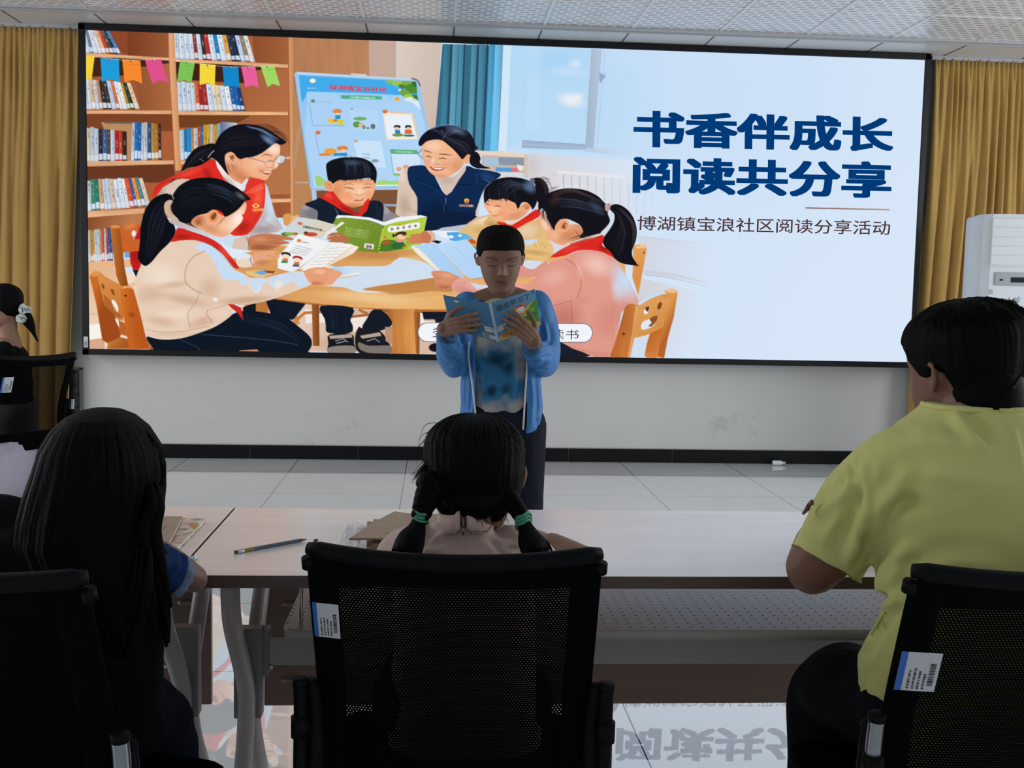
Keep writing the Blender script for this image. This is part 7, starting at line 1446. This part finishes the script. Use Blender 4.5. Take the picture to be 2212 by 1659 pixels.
jn = MB(); limb(jn, [Vector((-.76, 1.84, .58)), Vector((-.63, 1.84, .58))], [.085, .085], 5)
limb(jn, [Vector((-.62, 1.83, .58)), Vector((-.575, 1.92, .56)), Vector((-.53, 2.06, .50)), Vector((-.505, 2.115, .41)), Vector((-.50, 2.08, .28)), Vector((-.50, 1.97, .08))], [.082, .076, .066, .060, .054, .046])
limb(jn, [Vector((-.78, 1.83, .58)), Vector((-.87, 2.12, .525)), Vector((-.89, 2.155, .30)), Vector((-.89, 2.13, .08))], [.085, .075, .058, .048])
jnm = fuse(jn, .006, 3, 'jeans'); creases(jnm, [(l_(270, 1520, .0), l_(360, 1640, .05), .006, .014), (l_(300, 1560, .0), l_(330, 1655, .0), -.006, .014), (l_(250, 1500, 0), l_(330, 1520, .1), .005, .012)]); rumple(jnm, .005, 20, 9); put(jnm, 'jeans', M_DENIM, lgirl)
for x, y_ in ((-.50, 1.90), (-.89, 2.08)):
    u_, so = MB(), MB(); shoe(u_, so, (x, y_, 0), (0, 1, 0), .22); o_ = put(u_, 'shoe', M_SHOE, lgirl); so.xf(rel(lgirl)); so.build('sole', M_SOLE, o_)
HL_ = [(881, 205, 238, .012, -.0), (886, 178, 262, .04, .0), (900, 148, 288, .075, .0), (925, 122, 315, .098, .0), (965, 98, 338, .115, .0), (1010, 84, 347, .12, .0), (1060, 66, 347, .12, .0), (1110, 52, 342, .12, .0), (1160, 46, 336, .118, -.005), (1210, 62, 342, .105, -.02), (1260, 118, 348, .085, -.04), (1310, 168, 338, .065, -.055), (1360, 205, 318, .05, -.065), (1405, 228, 292, .03, -.07), (1440, 246, 266, .008, -.07)]
rows = []; nC, nR = 220, 110; ys = [h[0] for h in HL_]
for i in range(nR + 1):
    y = lerp(881, 1440, (i/nR)**1.15); xl, xr, hd_, dd = [np.interp(y, ys, [h[q] for h in HL_]) for q in (1, 2, 3, 4)]; c = l_((xl + xr)/2, y, dd); rx = (l_(xr, y, dd) - l_(xl, y, dd)).length/2; row = []
    v = i/nR
    for k in range(nC):
        a = 2*PI*k/nC; s_, c_ = math.sin(a), math.cos(a); sw = a + .25*math.sin(v*4) ; g = 1 + ease(0, .15, v)*(.035*mnoise.noise((s_*9 + v*.8, c_*9, v*1.2)) + .03*mnoise.noise((s_*26, c_*26 + v, v*1.6)) + .018*mnoise.noise((s_*60, c_*60, v*2.2)))
        row.append(c + Vector((rx*math.copysign(abs(s_)**.88, s_)*g, -hd_*math.copysign(abs(c_)**.88, c_)*g, 0)))
    rows.append(row)
hmm_ = MB().rings(rows); put(hmm_, 'long_hair', M_HAIR, lgirl)
# locks along the right edge, falling to the desk
lk = MB(); rnd = random.Random(31)
def lock(pts, r, dd): 
    P = catmull([l_(x, y, d) for x, y, d in pts], 7); n = len(P); lk.tube(P, [r*(min(1, .12 + i/(n*.3)) if i < n*.55 else lerp(1, .12, (i - n*.55)/(n*.45))) for i in range(n)], 10, flat=(1, .7))
for k in range(26):
    j = rnd.uniform(-1, 1); x0 = 332 + 9*j; dd = rnd.uniform(-.07, .0); L_ = rnd.uniform(.82, 1.0)
    pts = [(x0 - 4, 1040, dd + .02), (x0 + 2, 1090, dd), (x0 - 14 + 8*j, 1150, dd), (x0 - 2 + 14*j, lerp(1150, 1240, L_), dd), (x0 + 14 + 16*j, lerp(1150, 1330, L_), dd - .01)]
    if k % 3 == 0: pts.append((x0 + 22 + 10*j, lerp(1150, 1400, L_), dd - .02))
    if k % 4 == 1: pts = pts[:5] 
    lock(pts, rnd.uniform(.006, .012), dd)
for x in (268, 258, 285): lock([(x + 40, 1180, -.09), (x + 30, 1280, -.10), (x + 6, 1360, -.10), (x - 12, 1425, -.10)], .014, 0)
put(lk, 'hair_locks', M_HAIR, lgirl)
cv_ = []
for k in range(22):
    a = rnd.uniform(0, 1); cv_.append([l_(250 + 70*a, 890 + 60*a, .0), l_(300 + 55*a, 915 + 60*a, .0), l_(338 + 22*a, 960 + 60*a, -.01), l_(345 + rnd.uniform(0, 12), 1010 + 60*a, -.01)])
for k in range(10): cv_.append([l_(346 + rnd.uniform(-2, 2), 985, -.02), l_(352 + rnd.uniform(-3, 3), 1020, -.02), l_(346 + rnd.uniform(-4, 4), 1050, -.02)])
for k in range(18): x = rnd.uniform(325, 350); cv_.append([l_(x, 1100, -.03), l_(x - 4 + rnd.uniform(-5, 5), 1140, -.03), l_(x - 12 + rnd.uniform(-8, 10), 1185, -.03)])
strands('loose_hair', [[Vector(q) - Vector(lgirl.location) for q in c] for c in cv_], .0007, M_HAIR, lgirl)
# ------------------------------------------------------------------ the man in the yellow T-shirt
MY = 1.84
man = person('man in a yellow T-shirt seen from behind, leaning on the table at right', (.90, MY, .46))
def m_(px, py, dy=0.0): return at(px, py, MY + dy)
M_SKINM = skin('brown_skin', '#6a4636')
hM = Head(m_(2092, 800, .03), .232, rotm(-156, 7, 5), wide=1.08, deep=1.0)
bm2 = MB(); hM.build(bm2, 84, 70)
limb(bm2, [hM.loc(0, .1, .32), m_(2110, 870, .0), m_(2120, 930, -.02)], [.066, .070, .06], 5, 24)
mSL, mSR = m_(1905, 1040, .0), m_(2330, 1030, .0); mEL = at(1754, 1228, 2.02)
limb(bm2, [mSL, m_(2110, 1000, .0), mSR], [.045, .055, .045], 6); limb(bm2, [m_(2110, 960, .0), m_(2110, 1200, .0), m_(2110, 1400, .0), m_(2110, 1470, .0)], [.06, .08, .08, .07], 5)
up_ = m_(1825, 1130, .08); limb(bm2, [mSL, up_, m_(1782, 1200, .14), mEL], [.05, .050, .052, .050]); limb(bm2, [mEL, Vector((.775, 2.14, .815)), Vector((.88, 2.32, .80))], [.050, .044, .030]); hand(bm2, (.88, 2.32, .80), fr_((.8, .5, -.03), (0, 0, 1)), .18, -1, (18, 20, 20, 22))
mER = Vector((1.25, 2.10, .81)); limb(bm2, [mSR, m_(2390, 1150, .1), mER], [.05, .05, .042]); limb(bm2, [mER, Vector((1.08, 2.33, .80))], [.042, .028]); hand(bm2, (1.08, 2.33, .80), fr_((-.7, .6, -.03), (0, 0, 1)), .18, 1, (18, 20, 20, 22))
put(fuse(bm2, .0042, 3, 'body'), 'body', M_SKINM, man)
def hml(phi):
    a = (phi + PI) % (2*PI) - PI; a = abs(a); return np.interp(a, [0, .5, .8, 1.05, 1.25, 1.45, 1.7, 1.9, 2.3, PI], [.79, .77, .72, .60, .48, .46, .50, .38, .10, .02])
mh = hM.hair(hml, lambda p, t: .022 + .022*ease(.6, .95, t), seg=200, rows=56, rough=.010, grooves=170, seed=2)
limb(mh, [m_(2124, 842, -.012), m_(2138, 862, -.012)], [.070, .060], 5)
put(mh, 'hair', M_HAIRB, man)
rnd = random.Random(6); cv_ = []
for k in range(420):
    phi = rnd.uniform(1.6, 4.7); t = rnd.uniform(.84, 1.0); L_ = rnd.uniform(.003, .016); p0 = hM.pt(phi, min(.995, t), .03); p1 = hM.pt(phi + rnd.uniform(-.1, .1), min(.995, t - rnd.uniform(-.02, .04)), .04 + L_*.5); p2 = hM.pt(phi + rnd.uniform(-.2, .2), min(.995, t - rnd.uniform(.0, .08)), .042 + L_); cv_.append([p0, p1, p2])
for k in range(26):
    x = rnd.uniform(2165, 2200); cv_.append([m_(x, 668, .0), m_(x + rnd.uniform(-4, 6), 655, .0), m_(x + rnd.uniform(-8, 12), 640 + rnd.uniform(0, 10), .0)])
strands('loose_hair', [[Vector(q) - Vector(man.location) for q in c] for c in cv_], .0009, M_HAIRB, man)
# T-shirt
M_YEL = mat('yellow_cotton', '#bcbc74', rough=.88, spec=.15, bump=.05, bscale=160, sheen=.1)
sh = MB(); T_ = [(2112, 871, .0, .086, .068), (2112, 886, .0, .098, .076), (2112, 915, .0, .135, .088), (2112, 950, -.005, .165, .10), (2112, 1010, -.01, .180, .112), (2112, 1100, -.01, .176, .125), (2112, 1200, -.01, .172, .132), (2115, 1300, -.01, .176, .136), (2116, 1390, -.01, .206, .138), (2116, 1480, -.005, .207, .140), (2116, 1550, .0, .204, .140), (2116, 1600, .0, .200, .138), (2116, 1632, .0, .190, .132)]
sh.rings(ellipse_loft([(*m_(x, y, d), rx, ry) for x, y, d, rx, ry in T_], 56, 2.25))
limb(sh, [m_(1965, 1010, -.005), m_(1905, 1048, .01), m_(1850, 1100, .05), m_(1803, 1180, .11), m_(1772, 1240, .15)], [.078, .076, .072, .070, .070], 6, 26)
limb(sh, [m_(2260, 1010, -.01), m_(2320, 1050, .02), m_(2370, 1150, .1)], [.078, .075, .07], 6, 24)
shm = fuse(sh, .0055, 5, 'tshirt')
A = verts_of(shm); hc = np.array(m_(1783, 1216, .12)); hn = np.array((-.46, -.05, -.887)); hn /= np.linalg.norm(hn); dd_ = (A - hc) @ hn; cut = (dd_ > 0)*(np.linalg.norm(A - hc, axis=1) < .17)*(A[:, 0] < .83); A -= (dd_*cut)[:, None]*hn; set_verts(shm, A)
folds(shm, [((1838, 985), (1843, 1050), (1868, 1180), -0.0043, .004), ((1866, 1000), (1876, 1080), (1884, 1170), 0.0087, .009), ((1892, 1005), (1898, 1070), (1896, 1140), 0.0072, .008), ((1925, 1040), (1905, 1110), (1889, 1190), 0.0101, .010), ((1968, 1005), (1925, 1085), (1895, 1200), 0.0101, .012),
           ((1890, 1225), (1908, 1120), (1950, 1085), (1990, 1090), -0.0101, .012), ((1880, 1290), (1920, 1220), (1975, 1180), 0.0087, .012), ((1878, 1335), (1910, 1270), (1955, 1220), 0.0087, .011), ((1850, 1385), (1890, 1345), (1940, 1285), 0.0116, .012), ((1846, 1425), (1880, 1400), (1915, 1340), -0.0087, .010), ((1872, 1420), (1868, 1500), (1862, 1550), 0.0043, .005),
           ((2060, 888), (2080, 920), (2115, 965), 0.0072, .010), ((2092, 884), (2120, 920), (2160, 975), -0.0072, .010), ((2188, 925), (2200, 965), (2211, 1010), 0.0072, .010), ((1788, 1062), (1815, 1030), (1842, 1000), 0.0072, .010), ((1755, 1115), (1800, 1080), (1855, 1030), 0.0072, .011), ((1795, 1195), (1830, 1130), (1862, 1050), -0.0087, .012), ((1830, 1225), (1850, 1170), (1866, 1100), 0.0087, .010), ((1985, 1250), (2060, 1215), (2150, 1225), 0.0058, .014), ((1940, 1000), (2040, 985), (2150, 1010), -0.0058, .016)])
rumple(shm, .008, 10, 4); rumple(shm, .0018, 34, 5)
A = verts_of(shm); q0, q1 = np.array(m_(1795, 1170, .17)), np.array(m_(1788, 1196, .20)); hemd = (q1 - q0)/np.linalg.norm(q1 - q0)
put(shm, 'tshirt', M_YEL, man, label='yellow short-sleeved T-shirt')
sm_ = MB(); 
for pts in ([(1838, 985, -.05), (1842, 1040, -.045), (1856, 1120, -.02), (1868, 1180, .0)],): pass
pd = MB()
for k in range(3):
    c0 = m_(1738 + 2*k, 1104 - 6*k, .085); pd.tube(catmull([m_(1735 + 5*k, 1110 - 4*k, .055), m_(1741 + 4*k, 1100 - 4*k, .05), m_(1748 + 3*k, 1088 - 3*k, .045), m_(1751 + 2*k, 1090, .04)], 5), .0028, 8)
put(pd, 'sleeve_badge', mat('brown_badge', '#6b4a40', rough=.8, var=.5, vscale=120), man, label='small brown patch on the left sleeve')
nr = MB().tube(catmull([Vector(p) for p in ellipse_loft([(*m_(2112, 877, .0), .090, .071)], 30)[0]] , 2, True) + [], .0055, 8); put(nr, 'collar', M_YEL, man)
# trousers: the left thigh shows beside the chair
tm = MB(); limb(tm, [Vector((.84, 1.83, .583)), Vector((1.00, 1.83, .583))], [.10, .10], 5)
limb(tm, [Vector((.86, 1.83, .586)), Vector((.815, 1.93, .566)), Vector((.80, 2.06, .545)), Vector((.80, 2.135, .48)), Vector((.80, 2.155, .30)), Vector((.80, 2.14, .08))], [.096, .084, .080, .074, .066, .058]); limb(tm, [Vector((1.0, 1.82, .58)), Vector((1.08, 2.13, .54)), Vector((1.08, 2.17, .32)), Vector((1.08, 2.14, .08))], [.098, .08, .07, .06])
tmm = fuse(tm, .007, 3, 'trousers'); rumple(tmm, .012, 12, 3, (1, 1, .6)); creases(tmm, [(m_(1760, 1470, .05), m_(1810, 1500, -.05), .008, .016), (m_(1745, 1510, .1), m_(1790, 1600, -.02), .008, .016), (m_(1730, 1560, .1), m_(1760, 1650, .0), -.008, .016)]); put(tmm, 'trousers', M_TROU, man)
for x in (.80, 1.08):
    u_, so = MB(), MB(); shoe(u_, so, (x, 2.09, 0), (0, 1, 0), .27); o_ = put(u_, 'shoe', M_SHOE, man); so.xf(rel(man)); so.build('sole', M_SOLE, o_)

# ------------------------------------------------------------------ the woman with the bow, far left
WY = 6.0
wom = person('woman in a black top with ponytail and white bow, seated by the left curtain', (-2.25, WY, .46))
def w_(px, py, dy=0.0): return at(px - WS, py, WY + dy)
WS = 0
hW = Head(w_(4, 664, .0), .222, rotm(-96, 8, 0), wide=1.0)
bw = MB(); hW.build(bw, 84, 70)
limb(bw, [hW.loc(0, .1, .28), w_(18, 715, .01), w_(22, 745, .02)], [.048, .046, .06], 5)
WS = 16
limb(bw, [w_(22, 758, -.13), w_(22, 750, .02), w_(22, 758, .17)], [.04, .06, .04], 6); limb(bw, [w_(24, 760, .02), w_(34, 830, .02), w_(36, 900, .02)], [.08, .085, .09], 5)
wE = w_(-34, 812, -.16); limb(bw, [w_(22, 762, -.14), wE], [.042, .036]); limb(bw, [wE, w_(12, 772, -.30) + Vector((-.32, .1, -.02))], [.036, .024]); hand(bw, w_(12, 772, -.30) + Vector((-.32, .1, -.02)), fr_((-1, .2, 0), (0, 0, 1)), .17, 1)
wE2 = w_(-34, 812, .20); limb(bw, [w_(22, 762, .18), wE2, wE2 + Vector((-.22, -.02, .05))], [.042, .036, .026]); hand(bw, wE2 + Vector((-.22, -.02, .05)), fr_((-1, 0, 0), (0, 0, 1)), .17, -1)
wb = fuse(bw, .0042, 3, 'body', .5); face_colours(wb, hW, '#8d6b59', '#7a443c', '#1a1413'); put(wb, 'body', M_SKINB, wom)
M_BT = mat('black_knit', '#08090b', rough=.9, spec=.08)
tb_ = MB(); tb_.rings(ellipse_loft([(*w_(17, 737, .01), .062, .066), (*w_(22, 748, .01), .085, .12), (*w_(26, 764, .01), .105, .165), (*w_(32, 800, .01), .108, .165), (*w_(38, 850, .01), .105, .15), (*w_(40, 885, .01), .11, .15)], 40))
limb(tb_, [w_(24, 762, -.12), w_(0, 785, -.17), wE], [.06, .056, .05]); limb(tb_, [w_(24, 762, .14), wE2], [.06, .05])
tbm = fuse(tb_, .006, 4, 'top'); rumple(tbm, .006, 14, 1); put(tbm, 'top', M_BT, wom, label='black short-sleeved top')
sk_ = MB(); sk_.rings(ellipse_loft([(*w_(38, 868, .0), .112, .152), (*w_(35, 884, .0), .128, .18), (-2.28, 5.99, .545, .15, .20), (-2.31, 6.0, .47, .19, .22), (-2.33, 5.84, .44, .235, .34), (-2.34, 5.79, .39, .25, .37), (-2.40, 5.78, .25, .27, .38), (-2.46, 5.78, .10, .29, .39)], 72, 3.2)); skm = sk_.mesh('skirt'); A = verts_of(skm); c = A.mean(0); ang = np.arctan2(A[:, 1] - c[1], A[:, 0] - c[0]); k = np.clip((.62 - A[:, 2])/.4, 0, 1); A[:, :2] += ((A[:, :2] - c[:2])*(.05*np.sin(ang*13 + 3*A[:, 2]) + .03*np.sin(ang*29))[:, None])*k[:, None]; set_verts(skm, A)
put(skm, 'skirt', mat('lilac_grey_skirt', '#a39ead', rough=.8, bump=.1, bscale=60), wom, label='long pale lilac skirt')
bw_ = MB()
for s_ in (-1, 1): bw_.tube(catmull([w_(3, 874, -.215), w_(3 + 7*s_, 868, -.22), w_(3 + 12*s_, 875, -.22), w_(3 + 5*s_, 879, -.22), w_(3, 875, -.215)], 5), .004, 6)
bw_.tube([w_(3, 875, -.215), w_(8, 890, -.225)], .005, 6); put(bw_, 'waist_bow', M_BT, wom)
for x in (-2.62, -2.50):
    u_, so = MB(), MB(); shoe(u_, so, (x, WY - .06 + .2*(x > -2.55), 0), (-1, 0, 0), .24); o_ = put(u_, 'shoe', M_SHOE, wom); so.xf(rel(wom)); so.build('sole', M_SOLE, o_)
WS = 0
def hwl(phi):
    a = abs((phi + PI) % (2*PI) - PI); return np.interp(a, [0, .4, .8, 1.1, 1.3, 1.55, 1.8, 2.3, PI], [.80, .78, .70, .62, .52, .50, .40, .26, .20])
hw_ = hW.hair(hwl, lambda p, t: .045 + .02*ease(.7, 1, t), seg=160, rows=44, rough=.007, grooves=90, seed=4); put(hw_, 'hair', M_HAIR, wom)
pt_ = MB(); P_ = catmull([w_(46, 675, .0), w_(58, 690, .0), w_(67, 705, .0), w_(74, 722, .0), w_(82, 738, .0)], 6); pt_.tube(P_, [.030, .032, .034, .035, .035, .034, .033, .032, .030, .028, .026, .024, .022, .020, .017, .015, .013, .011, .009, .008, .007, .006, .005, .004, .003][:len(P_)], 16); put(pt_, 'ponytail', M_HAIR, wom)
rb = MB(); rng = random.Random(2); rows = []
for (cx, cy, ax_, ay_) in ((49, 668, 9, 12), (46, 688, 12, 10), (60, 668, 10, 8)):
    g = [[w_(cx + ax_*math.cos(a)*r + rng.uniform(-1.5, 1.5), cy + ay_*math.sin(a)*r + rng.uniform(-1.5, 1.5), -.045 - .02*rng.random()) for a in np.linspace(0, 2*PI, 13)] for r in (.12, .6, 1.0)]; rb.grid(g)
ro = put(rb, 'hair_bow', mat('white_satin', '#b9bdba', rough=.35, var=.35, vscale=50), wom, smooth=True); q_ = ro.modifiers.new('t', 'SOLIDIFY'); q_.thickness = .004
